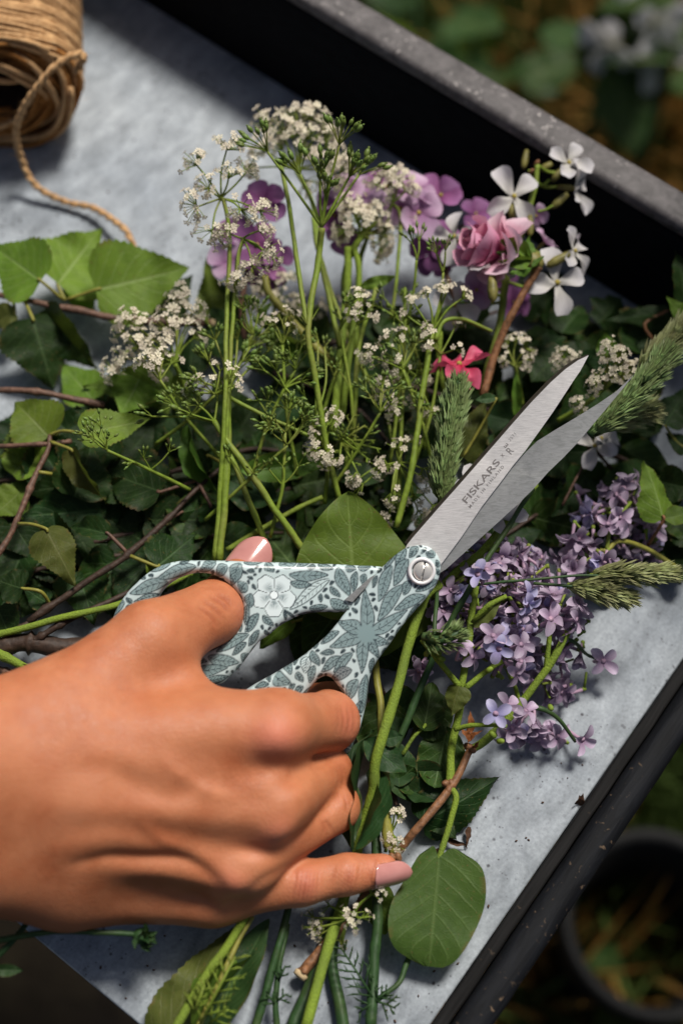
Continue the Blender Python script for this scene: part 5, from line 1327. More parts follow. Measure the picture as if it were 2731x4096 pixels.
par('faded brownish umbel under the purple petals', [R3(1230, 300, .012), R3(1260, 150, .018), R3(1270, 100, .020)], R1(1270, 1400, .02), [R1(1200, 1330, .026), R1(1260, 1290, .028), R1(1320, 1280, .028), R1(1290, 1370, .024), R1(1350, 1400, .022), R1(1180, 1400, .022), R1(1450, 1420, .018), R1(1520, 1400, .018)], 14, 34, .0009, .005, .0016)

# ---------- thick pale stems in the middle
t = thing('green_stem', R3(1540, 700, .03), 'thick pale green stem standing upright in the centre', 'stem')
stem(t, [R3(1530, 720, .030), R3(1545, 520, .036), K2(960, 1568, .040), K2(975, 1300, .044), K2(985, 1100, .046)], .0018, .0016, M_LIME, 10)
t = thing('green_stem', R3(1560, 700, .03), 'curved pale green stem right beside the thick upright one', 'stem')
stem(t, [R4(0, 660, .030), R4(30, 420, .038), K2(1060, 1500, .042), K2(1065, 1260, .046), K2(1040, 1100, .048), K2(1110, 1000, .050)], .0015, .0011, M_LIME, 10)
leaf(t, 'lance', K2(1080, 1420, .044), K2(1370, 1330, .050), .34, 10, 2)
t = thing('green_stem', R3(1380, 250, .03), 'yellow-green stalk with a curled leaf under the purple flowers', 'stem')
stem(t, [R3(1560, 440, .026), R3(1480, 360, .030), R3(1330, 200, .034), R3(1240, 90, .038), R1(1215, 1270, .040)], .0022, .0016, M_YELLOW)
leaf(t, 'lance', R3(1215, 260, .034), R3(1430, 350, .026), .42, 35, 1)
leaf(t, 'lance', R3(1200, 240, .034), R3(1240, 120, .040), .35, -20, 1)
t = thing('green_stem', K2(880, 1568, .04), 'thin green stem leaning right behind the tall seed umbel', 'stem')
stem(t, [R4(160, 560, .030), R4(60, 350, .036), K2(880, 1560, .042), K2(780, 1230, .048), K2(730, 1080, .052), K2(700, 860, .056)], .0011, .0008, M_GREEN)
for lab, pts, r, m_ in [('thin green stem crossing under the thumb tip', [R3(1250, 1310, .020), R3(1180, 1130, .030), R3(1090, 900, .036), R3(1040, 800, .038)], .0013, M_GREEN),
                        ('thin green stem lying under the centre heart leaf', [R3(1040, 1265, .020), R3(1180, 1180, .024), R3(1350, 1080, .028), R3(1480, 1020, .03)], .0012, M_GREEN),
                        ('upright green stem left of the foxtail spike', [R4(20, 900, .022), R4(60, 640, .034), R4(80, 330, .042), R4(160, 60, .050)], .0011, M_GREEN),
                        ('bent green stem behind the cream umbel', [R4(250, 1000, .020), R4(270, 700, .030), R4(215, 640, .034), R4(240, 800, .032)], .0008, M_GREEN),
                        ('upright thin stem right of the thick pale pair', [R4(380, 800, .022), R4(390, 560, .034), R4(340, 350, .044), R4(290, 200, .050)], .0008, M_GREEN),
                        ('pale upright stem between campion and seed umbel', [R4(500, 620, .024), R4(450, 420, .034), R4(450, 260, .040)], .0014, M_LIME)]:
    t = thing('green_stem', pts[0], lab, 'stem'); stem(t, pts, r, r * .8, m_)

# ---------- wispy side shoots of the umbels in the middle
q = random.Random(909)
spots = [('left of the tall cream umbel', 900, 1850, -260, -330), ('over the dark leaf heap at left', 760, 1960, -330, -160), ('beside the twin green stems', 1010, 1900, 170, -420), ('under the tall seed umbel', 1190, 1900, -60, -520),
         ('between the thick pale stems', 1420, 1800, -60, -480), ('right of the thick pale stems', 1560, 1850, 40, -560), ('left of the deep pink campion', 1640, 1900, 120, -480), ('above the broad sunlit leaf', 1330, 1950, 190, -300),
         ('behind the plump grass head', 1740, 1900, -130, -420), ('in the middle of the bunch', 1270, 1720, 160, -420), ('rising from behind the thumb nail', 1080, 2150, 60, -420), ('crossing the twin green stems', 820, 2080, 330, -300),
         ('low over the birch twigs at left', 620, 1780, 240, -200), ('over the cream umbel low at left', 900, 1640, 110, -300)]
for k, (wh, x, y, dx, dy) in enumerate(spots):
    z0 = .030; t = thing('wispy_shoot', (x, y, z0), 'wispy yellow-green umbel shoot ' + wh, 'stem', 'wispy umbel shoots in the bunch')
    p1 = (x + dx * .5 + q.uniform(-25, 25), y + dy * .5, .042); p2 = (x + dx, y + dy, .052)
    stem(t, [(x, y, z0), p1, p2], .0008, .0006, M_GREEN)
    heads = [(p2[0] + q.uniform(-75, 75), p2[1] + q.uniform(-110, -20), .056 + q.uniform(-.004, .004), q.uniform(.6, 1)) for _ in range(6)]
    umbel(t, p2, heads, 'seed' if k % 3 else 'floret', 8, .0055, .0013, .0003, 500 + k, 1.0)
    heads = [(p1[0] + q.uniform(-80, 80), p1[1] + q.uniform(-110, -30), .047, q.uniform(.5, .8)) for _ in range(3)]
    umbel(t, p1, heads, 'seed', 7, .005, .0012, .0003, 600 + k, 1.0)

# ---------- feathery foliage tufts
def ferny(parent, base, tip, n, L, seed, mat=M_GREEN, r=.00032):
    q = random.Random(seed); A, B = W(base), W(tip); mb = MB(); ax = (B - A); mb.tube([A, A.lerp(B, .5) + Vector((0, 0, .001)), B], [r * 1.6, r * 1.4, r], 5)
    sd = ax.cross(Vector((0, 0, 1))).normalized()
    for k in range(n):
        p = A.lerp(B, (k + .6) / n); s = 1 if k % 2 else -1; l = L * q.uniform(.7, 1.2) * (1.1 - .6 * k / n)
        d = (sd * s + ax.normalized() * .8 + Vector((0, 0, q.uniform(-.1, .5)))).normalized(); e = p + d * l
        mb.tube([p, p.lerp(e, .5) + Vector((0, 0, .0006)), e], [r, r, r * .4], 4)
        for j in range(4):
            p2 = p.lerp(e, .35 + .17 * j); d2 = (d + sd * q.uniform(-1, 1) + ax.normalized() * q.uniform(-.2, .9)).normalized(); mb.tube([p2, p2 + d2 * l * .4], [r * 1.1, r * .3], 4)
    mb.build('fronds', mat, parent)
t = thing('feathery_leaf', R4(0, 820, .03), 'feathery green whorl left of the scattered cream umbel', 'leaf')
for k, (x, y) in enumerate([(-60, 700), (90, 690), (130, 760), (40, 640), (-30, 860), (110, 850), (160, 800), (60, 920)]): ferny(t, R4(0, 770, .034), R4(x + 20, y, .040), 4, .004, 60 + k)
t = thing('feathery_leaf', R8(300, 1120, .012), 'dark feathery leaf on the zinc under the heart-shaped leaf', 'leaf')
stem(t, [R8(460, 900, .004), R8(432, 985, .008), R8(400, 1060, .010), R8(310, 1130, .010)], .0011, .0009, M_DKGREEN)
ferny(t, R8(300, 1120, .010), R8(165, 910, .012), 13, .008, 71, M_DKGREEN); ferny(t, R8(310, 1130, .010), R8(240, 1180, .008), 5, .005, 72, M_DKGREEN); ferny(t, R8(310, 1130, .010), R8(390, 1160, .008), 5, .005, 73, M_DKGREEN); ferny(t, R8(310, 1130, .010), R8(355, 1090, .012), 5, .004, 74, M_DKGREEN)
t = thing('feathery_leaf', R7(960, 1200, .02), 'bright feathery leaflets over the bottom leaf blades', 'leaf')
ferny(t, R7(920, 1258, .022), R7(1080, 950, .030), 12, .008, 75); ferny(t, R7(960, 1258, .02), R7(1050, 1190, .024), 6, .006, 76); ferny(t, R7(890, 1210, .024), R7(940, 1080, .028), 7, .005, 77)

# ---------- dame's rocket: purple and mauve
def rocket(label, path, flowers, kind, seed, r=.0016, size=.0125, mat=None, stems=True):
    t = thing('rocket_flower', path[0], label, 'flower', "four-petalled rocket flowers")
    c = stem(t, path, r, r * .6, mat or M_GREEN)
    for k, f in enumerate(flowers):
        pos, face = f[0], f[1]; s = f[2] if len(f) > 2 else size; kd = f[3] if len(f) > 3 else kind
        s *= .92 if kd == 'white' else .72; o = W(pos); flower4(t, o, face, s, kd, seed + k, spin=f[4] if len(f) > 4 else None, flare=f[5] if len(f) > 5 else .2)
        if stems:
            e = o - Vector(face).normalized() * s * .75; b = min(c, key=lambda p: (p - e).length); mb = MB(); mb.tube(spline([b, b.lerp(e, .5) + Vector((0, 0, -.002)), e], 5), .0007, 5); mb.build('flower_stalk', mat or M_GREEN, t)
    return t
rocket('purple rocket flower head behind the tall cream umbel', [R3(1130, 330, .012), R1(1110, 1400, .024), R1(1150, 1200, .034), R1(1200, 1050, .040)],
       [(R1(1215, 925, .044), FC(.1, .2, 1), .0150, 'purple', .4), (R1(1180, 1130, .038), FC(-.2, .1, 1), .0165, 'purple'), (R1(1060, 1200, .034), FC(-.5, .1, .8), .0140, 'mauve'), (R1(1255, 1190, .034), FC(.5, -.2, .8), .0130, 'purple'), (R1(1230, 1260, .028), FC(.1, -.6, .8), .0125, 'purple'), (R1(1060, 1060, .034), FC(-.3, .5, .8), .0125, 'purple')], 'purple', 40, mat=M_BARK)
rocket('pale mauve rocket head in the upper centre', [R4(60, 420, .020), R2(80, 1250, .032), R2(120, 1080, .040)],
       [(R2(80, 895, .050), FC(-.1, .5, .9), .0170, 'mauve'), (R2(10, 900, .048), FC(-.4, .3, .9), .0150, 'mauve'), (R2(320, 880, .048), FC(.3, .5, .8), .0155, 'mauve'), (R2(350, 980, .046), FC(.5, .0, .9), .0165, 'mauve'), (R2(20, 1080, .036), FC(-.3, -.5, .8), .0130, 'purple'), (R2(270, 960, .044), FC(.1, .2, 1), .0150, 'mauve'), (R2(200, 860, .044), FC(0, .3, 1), .0140, 'purple'), (R2(-30, 990, .044), FC(-.4, -.2, 1), .0125, 'purple')], 'mauve', 50)
rocket('dark purple rocket head against the black board', [R4(560, 200, .016), R2(480, 1250, .026), R2(440, 1000, .036)],
       [(R2(455, 900, .040), FC(.1, .3, .9), .0150, 'purple', .8), (R2(420, 1140, .034), FC(-.2, .1, 1), .0150, 'purple'), (R2(480, 1120, .034), FC(.4, .2, .8), .0130, 'purple'), (R2(615, 985, .034), FC(.2, .5, .8), .0110, 'purple'), (R2(440, 1190, .030), FC(0, -.5, .8), .0125, 'purple'), (R2(790, 1390, .02), FC(.2, .2, .9), .011, 'purple'), (R2(735, 1290, .022), FC(0, 0, 1), .011, 'purple')], 'purple', 60, mat=M_BARK)
# white rocket on the right
t = rocket('white rocket spray with buds at the right, before the black board', [R4(640, 540, .030), R2(720, 1520, .038), R2(755, 1290, .046), R2(835, 1040, .054), R2(885, 870, .060), R2(900, 760, .064)],
       [(R2(790, 905, .062), FC(.05, .15, 1), 0.0138, 'white', .5, .1), (R2(1040, 750, .066), FC(.2, .25, .9), 0.0120, 'white', 1.1), (R2(1070, 865, .060), FC(.75, -.2, .5), 0.0115, 'white', .3), (R2(1065, 1155, .056), FC(.7, .2, .5), 0.0120, 'white', 1.0),
        (R2(985, 1300, .052), FC(.35, .05, .9), 0.0152, 'white', .2), (R2(690, 1235, .056), FC(-.1, .95, .35), 0.0124, 'white', .7, .05), (R2(520, 1090, .050), FC(-.55, .3, .7), 0.0129, 'white', 1.2), (R2(620, 1330, .046), FC(-.1, -.3, .9), 0.0115, 'mauve'), (R2(930, 1115, .050), FC(.6, .5, .3), 0.0092, 'mauve'), (R2(520, 1400, .04), FC(-.2, -.2, .9), 0.0124, 'white'), (R2(890, 990, .052), FC(.3, -.4, .8), .009, 'mauve')], 'white', 70, .0017)
for a, b, rr in [((835, 770), (850, 690), 1.5), ((915, 780), (965, 750), 1.7), ((970, 830), (1005, 780), 1.6), ((970, 950), (1035, 890), 1.9), ((945, 1220), (1045, 1165), 2.1), ((865, 1080), (865, 990), 1.7), ((785, 1000), (780, 940), 1.9), ((695, 1380), (690, 1260), 2.3)]:
    A, B = W(R2(*a, .058)), W(R2(*b, .060)); d = B - A
    mb = MB(); mb.tube([A - d * .08, A + d * .08, A + d * .35, A + d * .7, B, B + d * .04], [.0003, rr * .00075, rr * .001, rr * .00085, rr * .0006, .0002], 8); mb.build('bud', M_CALYX, t)
for (x, y) in [(870, 790), (865, 830), (850, 830), (858, 850), (895, 750)]: mb = MB(); mb.ball(W(R2(x, y, .060)), .0011, 6, 4, axis=(.2, .5, 1), stretch=1.8); mb.build('brown_bud', M_BARKO, t)
for a, b in [((905, 855), (955, 825)), ((900, 970), (970, 945)), ((880, 840), (860, 780)), ((895, 860), (900, 780))]:
    stem(t, [R2(*a, .058), R2((a[0] + b[0]) / 2, (a[1] + b[1]) / 2 + 6, .059), R2(*b, .060)], .0006, .0005, M_GREEN, name='flower_stalk')
rocket('white rocket flower drooping below the grass head', [K5(600, 640, .02), K5(780, 300, .024), K5(860, 200, .026)], [(K5(860, 170, .030), FC(-.2, .2, .9), 0.0115, 'white', .9), (K5(905, 110, .032), FC(.5, .3, .7), 0.0110, 'white', .3)], 'white', 90, .0006, mat=M_BARK)
# ---------- the rose, seen from behind its sepals
t = thing('pink_rose', K3(780, 1568, .04), 'nodding pink rose with green sepals and a brown stalk', 'flower')
stem(t, [R4(650, 552, .036), K3(780, 1560, .044), K3(900, 1300, .052), K3(1010, 1090, .057), K3(1075, 985, .060), K3(1110, 930, .062)], .0017, .0014, M_BARKO, 9)
q = random.Random(12); ctr = W(K3(860, 855, .055)); ax = FC(-.80, .25, .45).normalized()
for ring, (nn, flare, sz, off) in enumerate([(6, .18, .0165, 0), (6, .50, .0165, .003), (6, .85, .0145, .005), (6, 1.15, .0125, .006)]):
    for k in range(nn):
        r = Quaternion(ax, 2 * math.pi * k / nn + ring * .6 + q.uniform(-.2, .2)) @ ax.orthogonal().normalized()
        x = (r * math.cos(flare) + ax * math.sin(flare)).normalized(); X, Y, Z = basis(x, ax); s = sz * q.uniform(.9, 1.1)
        link('petal', PM['palepink' if ring == 0 or (ring == 1 and k % 2) else 'pink'][q.randrange(3)], t, mcols(X * s, Y * s * 1.05, Z * s, ctr + ax * off))
hip = W(K3(1060, 900, .060))
mb = MB(); mb.ball(ctr.lerp(hip, .85), .0052, 10, 7, axis=hip - ctr, stretch=1.25); mb.build('rose_hip', M_CALYX, t)
for k, (x, y, w_, v) in enumerate([(790, 700, .42, 1), (770, 820, .36, 3), (800, 900, .38, 1), (1010, 690, .5, 2), (1150, 850, .5, 0), (880, 970, .4, 3)]):
    leaf(t, 'lance', K3(1050, 880 if k < 4 else 940, .064), K3(x, y, .066), w_, [10, -20, -30, 40, -40, 20][k], v, name='sepal')
# ---------- pink campion
t = thing('pink_campion', R4(520, 620, .03), 'deep pink campion flower with ragged petals above the foxtail', 'flower')
stem(t, [R4(470, 640, .030), R4(520, 540, .036), R4(540, 470, .042)], .0012, .0010, M_CALYX)
fl = flower4(t, W(K7(470, 165, .050)), FC(.05, .90, .40), .0130, 'magenta', 5, 5, .3, flare=-.1)
mb = MB(); a, b = W(K7(480, 260, .044)), W(K7(470, 165, .050)); mb.tube([a - (b - a) * .8, a, a.lerp(b, .6), b], [.0012, .0024, .0022, .0013], 9); mb.build('calyx', M_WPETAL, t)

# ---------- foxtail grasses
G_G = 'soft grass heads on thin stalks'
t = thing('grass_head', R4(440, 1050, .04), 'plump green grass head standing left of the upper blade', 'grass', G_G)
grass_spike(t, [K7(330, 1260, .052), K7(340, 1050, .056), K7(380, 800, .060), K7(430, 520, .064), K7(470, 290, .068)], .0046, 'g', 290, .0068, 3, .28)
t = thing('grass_head', R4(1130, 740, .05), 'large green grass head at the right, over the lower blade tip', 'grass', G_G)
grass_spike(t, [R4(1135, 735, .066), R4(1250, 640, .070), R4(1370, 520, .074), R4(1450, 420, .077), R4(1500, 360, .079)], .0046, 'g', 290, .0070, 4, .26)
t = thing('grass_head', R4(1370, 500, .05), 'paler grass head running off the right edge behind the large one', 'grass', G_G)
grass_spike(t, [R4(1375, 450, .060), R4(1450, 370, .062), R4(1530, 290, .064), R4(1610, 210, .066)], .0048, 'y', 190, .0068, 5, .3)
t = thing('grass_head', R4(1250, 700, .04), 'yellowish grass head peeping out under the large green one', 'grass', G_G)
grass_spike(t, [R4(1230, 700, .046), R4(1320, 650, .048), R4(1425, 615, .050)], .0048, 'y', 90, .0068, 6, .36)
t = thing('grass_head', R6(640, 390, .04), 'slim grass head on a dark stalk, upper of two over the lilac', 'grass', G_G)
stem(t, [K6(560, 285, .046), K6(800, 258, .048), K6(1100, 232, .050), K6(1400, 205, .050), K5(900, 1205, .050)], .0006, .0005, M_DKGREEN)
grass_spike(t, [K5(820, 1205, .048), K5(1050, 1190, .050), K5(1280, 1190, .049), K5(1500, 1185, .047)], .0030, 'y', 110, .0066, 7, .26)
t = thing('grass_head', R6(900, 390, .04), 'bushy grass head pointing right, lower of two over the lilac', 'grass', G_G)
stem(t, [K6(1050, 265, .044), K6(1300, 285, .046), K6(1480, 300, .046)], .0006, .0006, M_DKGREEN)
grass_spike(t, [K5(640, 1285, .044), K5(820, 1310, .046), K5(980, 1350, .045), K5(1150, 1390, .042)], .0036, 'y', 130, .0064, 8, .3)
t = thing('grass_head', K6(330, 700, .06), 'short dark grass head lying across the stems by the handle', 'grass', G_G)
grass_spike(t, [K6(180, 690, .048), K6(300, 720, .050), K6(420, 690, .051), K6(470, 650, .051)], .0052, 'g', 90, .0040, 9, .5)
stem(t, [K6(300, 270, .040), K6(285, 450, .046), K6(272, 690, .048)], .0008, .0008, M_DKGREEN)

# ---------- daisy caught between the blades
t = thing('daisy', R4(660, 1050, .04), 'white daisy half hidden behind the scissor blades', 'flower')
stem(t, [R4(640, 1230, .020), R4(650, 1130, .030), R4(655, 1060, .042)], .0013, .0012, M_GREEN)
o = W(R4(660, 1055, .044)); f = FC(.1, .1, 1).normalized(); q = random.Random(2)
mb = MB(); mb.ball(o, .0045, 10, 6, axis=f, stretch=.5); mb.build('flower_disc', M_YCENTRE, t)
for (x, y, s) in [(855, 1115, 1), (800, 1090, 1.05), (715, 1140, 1), (840, 1035, 1), (575, 870, 1.1), (525, 950, 1.05), (510, 1000, .9), (620, 1180, .8), (740, 1180, .8), (640, 880, .9)]:
    tip = W(R4(x, y, .048)); d = tip - o; L = d.length; X, Y, Z = basis(d, f); wd = .017
    link('petal', PM['daisy'][q.randrange(3)], t, mcols(X * L, Y * wd * s * 1.4, Z * L * .5, o))

# ---------- lilac
def lilac(label, stems, cx, n, seed, size, zr, face=None, blue=(), kindp=.12):
    """stems: list of (path, r0, r1, mat). cx: list of (px,py,z,rx,ry) blobs of florets"""
    t = thing('lilac_sprig', stems[0][0][0], label, 'lilac', 'lilac sprigs right of the scissors')
    q = random.Random(seed); allc = []
    for p, r0, r1, m_ in stems: allc += stem(t, p, r0, r1, m_, 9, knots=.08)
    tot = sum(b[3] * b[4] for b in cx); mbp = MB()
    for (x, y, z, rx, ry) in cx:
        k = max(2, int(round(n * rx * ry / tot)))
        for i in range(k):
            a, rr = q.uniform(0, 6.28), math.sqrt(q.random()); px, py = x + rx * rr * math.cos(a), y + ry * rr * math.sin(a)
            zz = z + zr * (1 - rr * rr) * q.uniform(.3, 1.0) - zr * .3
            o = W((px, py, zz)); b = min(allc, key=lambda p: (p - o).length)
            d = ((o - b).normalized() * .6 + FC(q.uniform(-.8, .8), q.uniform(-.8, .8), q.uniform(.1, 1.0)).normalized()).normalized()
            root = o - d * size * 1.2
            lil_floret(t, root, d, size * q.uniform(.88, 1.12), q, 'bluish' if q.random() < kindp else 'lilac')
            if q.random() < .5: mbp.tube([root.lerp(b, .5), root], [.0005, .0006], 5)
            mbp.tube([root - d * .0005, root + d * .0012], [.0009, .0008], 6)
    mbp.build('pedicels', M_GREEN, t)
    return t
LS = .0058
t = lilac('large lilac cluster beside the pivot, its green stalks bare below', [([K6(392, 1905, .017), K6(400, 1700, .018), K6(420, 1560, .020), K6(470, 1300, .025), K6(500, 1050, .032), K6(560, 620, .038), K6(600, 330, .040), K6(640, 30, .040)], .0017, .0012, M_LIME), ([K6(480, 1090, .032), K6(320, 900, .038), K6(170, 720, .044)], .0012, .0009, M_LIME), ([K6(530, 1100, .032), K6(720, 950, .034), K6(820, 890, .036)], .0012, .0009, M_LIME),
     ([K6(575, 590, .038), K6(700, 450, .044), K6(850, 370, .046)], .0012, .0009, M_LIME), ([K6(440, 1440, .028), K6(560, 1405, .032), K6(700, 1400, .034), K6(850, 1410, .034)], .0010, .0007, M_LIME)],
    [K6(700, 100, .030, 190, 95), K6(950, 120, .032, 110, 90), K6(880, 290, .034, 160, 80), K6(1080, 330, .034, 110, 75), K6(420, 330, .030, 110, 120), K6(350, 480, .030, 70, 90), K6(480, 560, .026, 60, 80), K6(420, 120, .034, 70, 60), K6(750, 480, .026, 120, 60), K6(980, 480, .030, 110, 75), K6(850, 690, .026, 140, 60), K6(700, 720, .020, 70, 60), K6(900, 880, .020, 120, 50), K6(980, 620, .026, 60, 40)],
    200, 1, LS, .022)
q = random.Random(77)
for x, y, z, d, kd in [(760, 1310, .040, FC(.05, .15, 1), 'bluish'), (1000, 1300 - 10, .034, FC(.5, .8, .5), 'lilac'), (860, 1250, .036, FC(.3, .5, .8), 'lilac'), (1010, 360, .052, FC(.8, -.1, .6), 'bluish'), (1010, 440, .050, FC(.6, -.5, .6), 'bluish'), (620, 200, .056, FC(-.3, .4, .8), 'bluish'),
                       (690, 160, .056, FC(.2, .8, .5), 'lilac'), (470, 790, .044, FC(.1, .7, .7), 'lilac'), (960, 760, .044, FC(.5, .3, .8), 'lilac'), (790, 790, .044, FC(-.2, -.1, 1), 'bluish'), (740, 690, .044, FC(0, .5, .8), 'lilac'), (860, 650, .034, FC(.1, .3, .9), 'bluish'), (970, 640, .034, FC(.1, .3, .9), 'bluish'),
                       (570, 860, .036, FC(.7, .2, .6), 'lilac'), (930, 980, .034, FC(.6, -.5, .6), 'lilac'), (890, 1430, .028, FC(.3, .2, .9), 'lilac'), (860, 1480, .026, FC(0, -.6, .8), 'lilac'), (330, 660, .036, FC(-.2, .3, .9), 'lilac'), (190, 920, .026, FC(-.6, -.3, .6), 'lilac'), (150, 960, .026, FC(-.4, -.6, .6), 'lilac')]:
    o = W(K6(x, y, z)); dd = Vector(d).normalized(); lil_floret(t, o - dd * LS * 1.15, dd, LS * 1.05, q, kd, .15)
leaf(t, 'olive', K6(580, 590, .040), K6(840, 400, .046), .34, 30, 1, name='yellow_leaf'); leaf(t, 'olive', K6(470, 1090, .034), K6(400, 1330, .030), .9, 20, 3, name='yellow_leaf'); leaf(t, 'olive', K6(500, 700, .030), K6(440, 560, .034), .5, 20, 1, name='yellow_leaf')
mb = MB(); q = random.Random(5)
for (x, y) in [(825, 310), (930, 320), (710, 960), (740, 1480), (800, 1530), (1200, 1260), (310, 830), (210, 830), (330, 870)]:
    p = W(K6(x, y, .042)); mb = MB(); mb.ball(p, .0012, 6, 4, axis=(q.uniform(-1, 1), q.uniform(-1, 1), 1), stretch=1.6); mb.build('empty_calyx', M_GREEN, t)
t = lilac('small lilac spray at lower right, fallen florets on the zinc', [([K6(548, 1600, .017), K6(640, 1550, .017), K6(760, 1450, .018), K6(960, 1230, .022), K6(1100, 1060, .026), K6(1220, 880, .030), K6(1340, 660, .034)], .0017, .0014, M_LIME), ([K6(1010, 1250, .022), K6(1150, 1280, .022), K6(1280, 1370, .018), K6(1400, 1530, .012)], .0011, .0007, M_DKGREEN), ([K6(1165, 960, .028), K6(1190, 700, .034), K6(1240, 530, .036)], .0011, .0008, M_LIME),
     ([K6(1300, 700, .028), K6(1400, 740, .024), K6(1480, 830, .016), K6(1560, 870, .012)], .0009, .0006, M_DKGREEN), ([K6(950, 1220, .022), K6(920, 1100, .026), K6(880, 1060, .026)], .0009, .0007, M_LIME)],
    [K6(1280, 560, .030, 80, 60), K6(1330, 800, .016, 70, 60), K6(1120, 900, .014, 70, 45), K6(1280, 1120, .008, 60, 50), K6(1050, 1060, .010, 60, 30), K6(1060, 1420, .010, 60, 50), K6(1200, 1500, .006, 60, 30)],
    34, 2, LS * 1.05, .010, kindp=.05)
q = random.Random(78)
for x, y, z, d in [(1610, 890, .012, FC(.3, .1, .9)), (1440, 1510, .010, FC(.5, -.3, .7)), (1190, 560, .040, FC(.4, .4, .8)), (1400, 430, .040, FC(.8, .5, .5)), (1390, 560, .038, FC(.8, .0, .6)), (1220, 380, .040, FC(.1, .9, .5)), (1310, 660, .034, FC(.7, -.6, .4)), (1290, 1130, .010, FC(.3, -.4, .8)), (1100, 1500, .008, FC(0, -.5, .8))]:
    o = W(K6(x, y, z)); dd = Vector(d).normalized(); lil_floret(t, o - dd * LS * 1.15, dd, LS * 1.15, q, 'lilac', .15)
lilac('second lilac cluster further right, half in the shade', [([K5(1500, 1130, .016), K5(1250, 980, .022), K5(1050, 930, .028), K5(960, 1000, .030), K5(900, 1000, .030)], .0011, .0008, M_YELLOW), ([K5(950, 1000, .030), K5(1000, 800, .034), K5(1150, 620, .032)], .0009, .0006, M_GREEN)],
    [K5(1000, 780, .034, 60, 45), K5(720, 980, .028, 75, 60), K5(760, 1110, .028, 80, 45), K5(950, 1080, .028, 80, 50), K5(1000, 560, .024, 95, 50), K5(820, 680, .022, 65, 80), K5(1250, 780, .018, 90, 75), K5(600, 1110, .018, 60, 45), K5(1180, 1000, .016, 80, 60), K5(1120, 480, .026, 60, 40)],
    80, 3, LS * 1.05, .016, kindp=.2)
# twig of the lilac, cut at the lower end
t = thing('lilac_twig', R8(10, 1010, .010), 'orange-brown cut twig running under the little finger', 'twig')
stem(t, [R8(5, 1020, .006), R8(100, 905, .006), R8(240, 735, .006), R8(380, 545, .010), R8(480, 425, .017), R8(610, 265, .018), R8(690, 105, .018)], .0021, .0014, M_BARKO, 10, 'branch', .22, cut='start')
mb = MB(); q = random.Random(3)
for (x, y) in [(380, 545), (400, 545), (610, 260), (620, 245), (600, 240), (690, 90), (700, 100), (20, 1000)]:
    mb = MB(); mb.ball(W(R8(x, y, .018)), .0016, 7, 5, axis=(q.uniform(-1, 1), q.uniform(-1, 1), .5), stretch=1.5); mb.build('bud_scale', M_BARKO, t)
stem(t, [R8(385, 530, .016), R8(355, 400, .020), R8(345, 280, .020)], .0017, .0014, M_YELLOW, name='side_shoot')
t = thing('dried_leaf', R8(690, 60, .012), 'curled orange dead leaf at the fork of the brown twig', 'leaf')
for a, b, w_, r_ in [((690, 70), (660, 10), .5, 40), ((695, 60), (740, 20), .4, -30), ((700, 90), (735, 70), .5, 60), ((690, 30), (700, -60), .4, 20)]:
    o = leaf(t, 'olive', R8(*a, .020), R8(*b, .024), w_, r_, 1, name='dry_lobe')
M_DRY = simple('dry_orange_leaf', (0.22, 0.075, 0.022), 0.55, 0.5, 300, 0.3, 0.4)
for o in list(t.children):
    me = o.data.copy(); me.materials.clear(); me.materials.append(M_DRY); o.data = me

# ---------- single leaves with a clear shape
t = thing('lilac_leaf', R8(570, 530, .008), 'big heart-shaped leaf at lower right, pointing down on the zinc', 'leaf')
leaf(t, 'heart2', R8(566, 545, .016), R8(530, 978, .013), 1.0, -4, 0, name='blade'); 
stem(t, [R8(618, 258, .018), R8(640, 300, .0185), R8(612, 400, .017), R8(580, 510, .015), R8(566, 560, .0145)], .0013, .0011, M_LIME, name='leaf_stalk')
t = thing('lilac_leaf', R8(340, 700, .008), 'leaf half tucked under the left side of the big heart-shaped leaf', 'leaf')
leaf(t, 'heart', R8(300, 660, .008), R8(352, 860, .006), .72, 10, 2, name='blade')
t = thing('lilac_leaf', (1420, 2420, .03), 'broad sunlit leaf rising behind the scissors handle', 'leaf')
leaf(t, 'heart', (1425, 2440, .030), (1388, 1970, .042), .98, 4, 0, name='blade')
t = thing('lilac_leaf', c2(1200, 560, .03), 'green leaf showing right of the handle under the hairy stem', 'leaf')
leaf(t, 'heart', c2(1440, 440, .028), c2(1040, 1000, .022), .52, 10, 0, name='blade')
t = thing('leaf_group', c2(300, 700, .03), 'sprig of dark leaves filling the gap between the two handles', 'grouping')
leaf(t, 'heartd', c2(760, 560, .020), c2(420, 1000, .014), .8, -10, 2, name='blade'); leaf(t, 'heart', c2(330, 720, .018), c2(60, 920, .012), .5, 10, 1, name='blade')
t = thing('leaf_group', R8(640, 440, .006), 'sprig of dark saw-edged leaves pointing to the bare zinc at right', 'grouping')
leaf(t, 'birchd', R8(500, 400, .010), R8(825, 212, .012), .62, 10, 3, name='blade'); leaf(t, 'birchd', R8(520, 330, .006), R8(640, 470, .006), .8, 0, 0, name='blade')
t = thing('leaf_group', R6(420, 1100, .01), 'sprig of round dark leaves beneath the bare lilac stalk', 'grouping')
leaf(t, 'round', R6(400, 880, .012), R6(420, 1110, .012), .85, 0, 0, name='blade'); leaf(t, 'round', R6(480, 1060, .012), R6(430, 1330, .010), .80, 10, 2, name='blade'); leaf(t, 'heartd', R6(380, 1040, .016), R6(420, 830, .018), .7, 10, 1, name='blade', stalk=[R6(280, 1170, .012), R6(330, 1090, .015)], smat=M_LIME)
leaf(t, 'round', R6(230, 1330, .008), R6(330, 1220, .012), .8, 20, 2, name='blade')
t = thing('leaf_group', K5(1410, 750, .03), 'pair of bright green leaves with pale veins at the right edge', 'grouping')
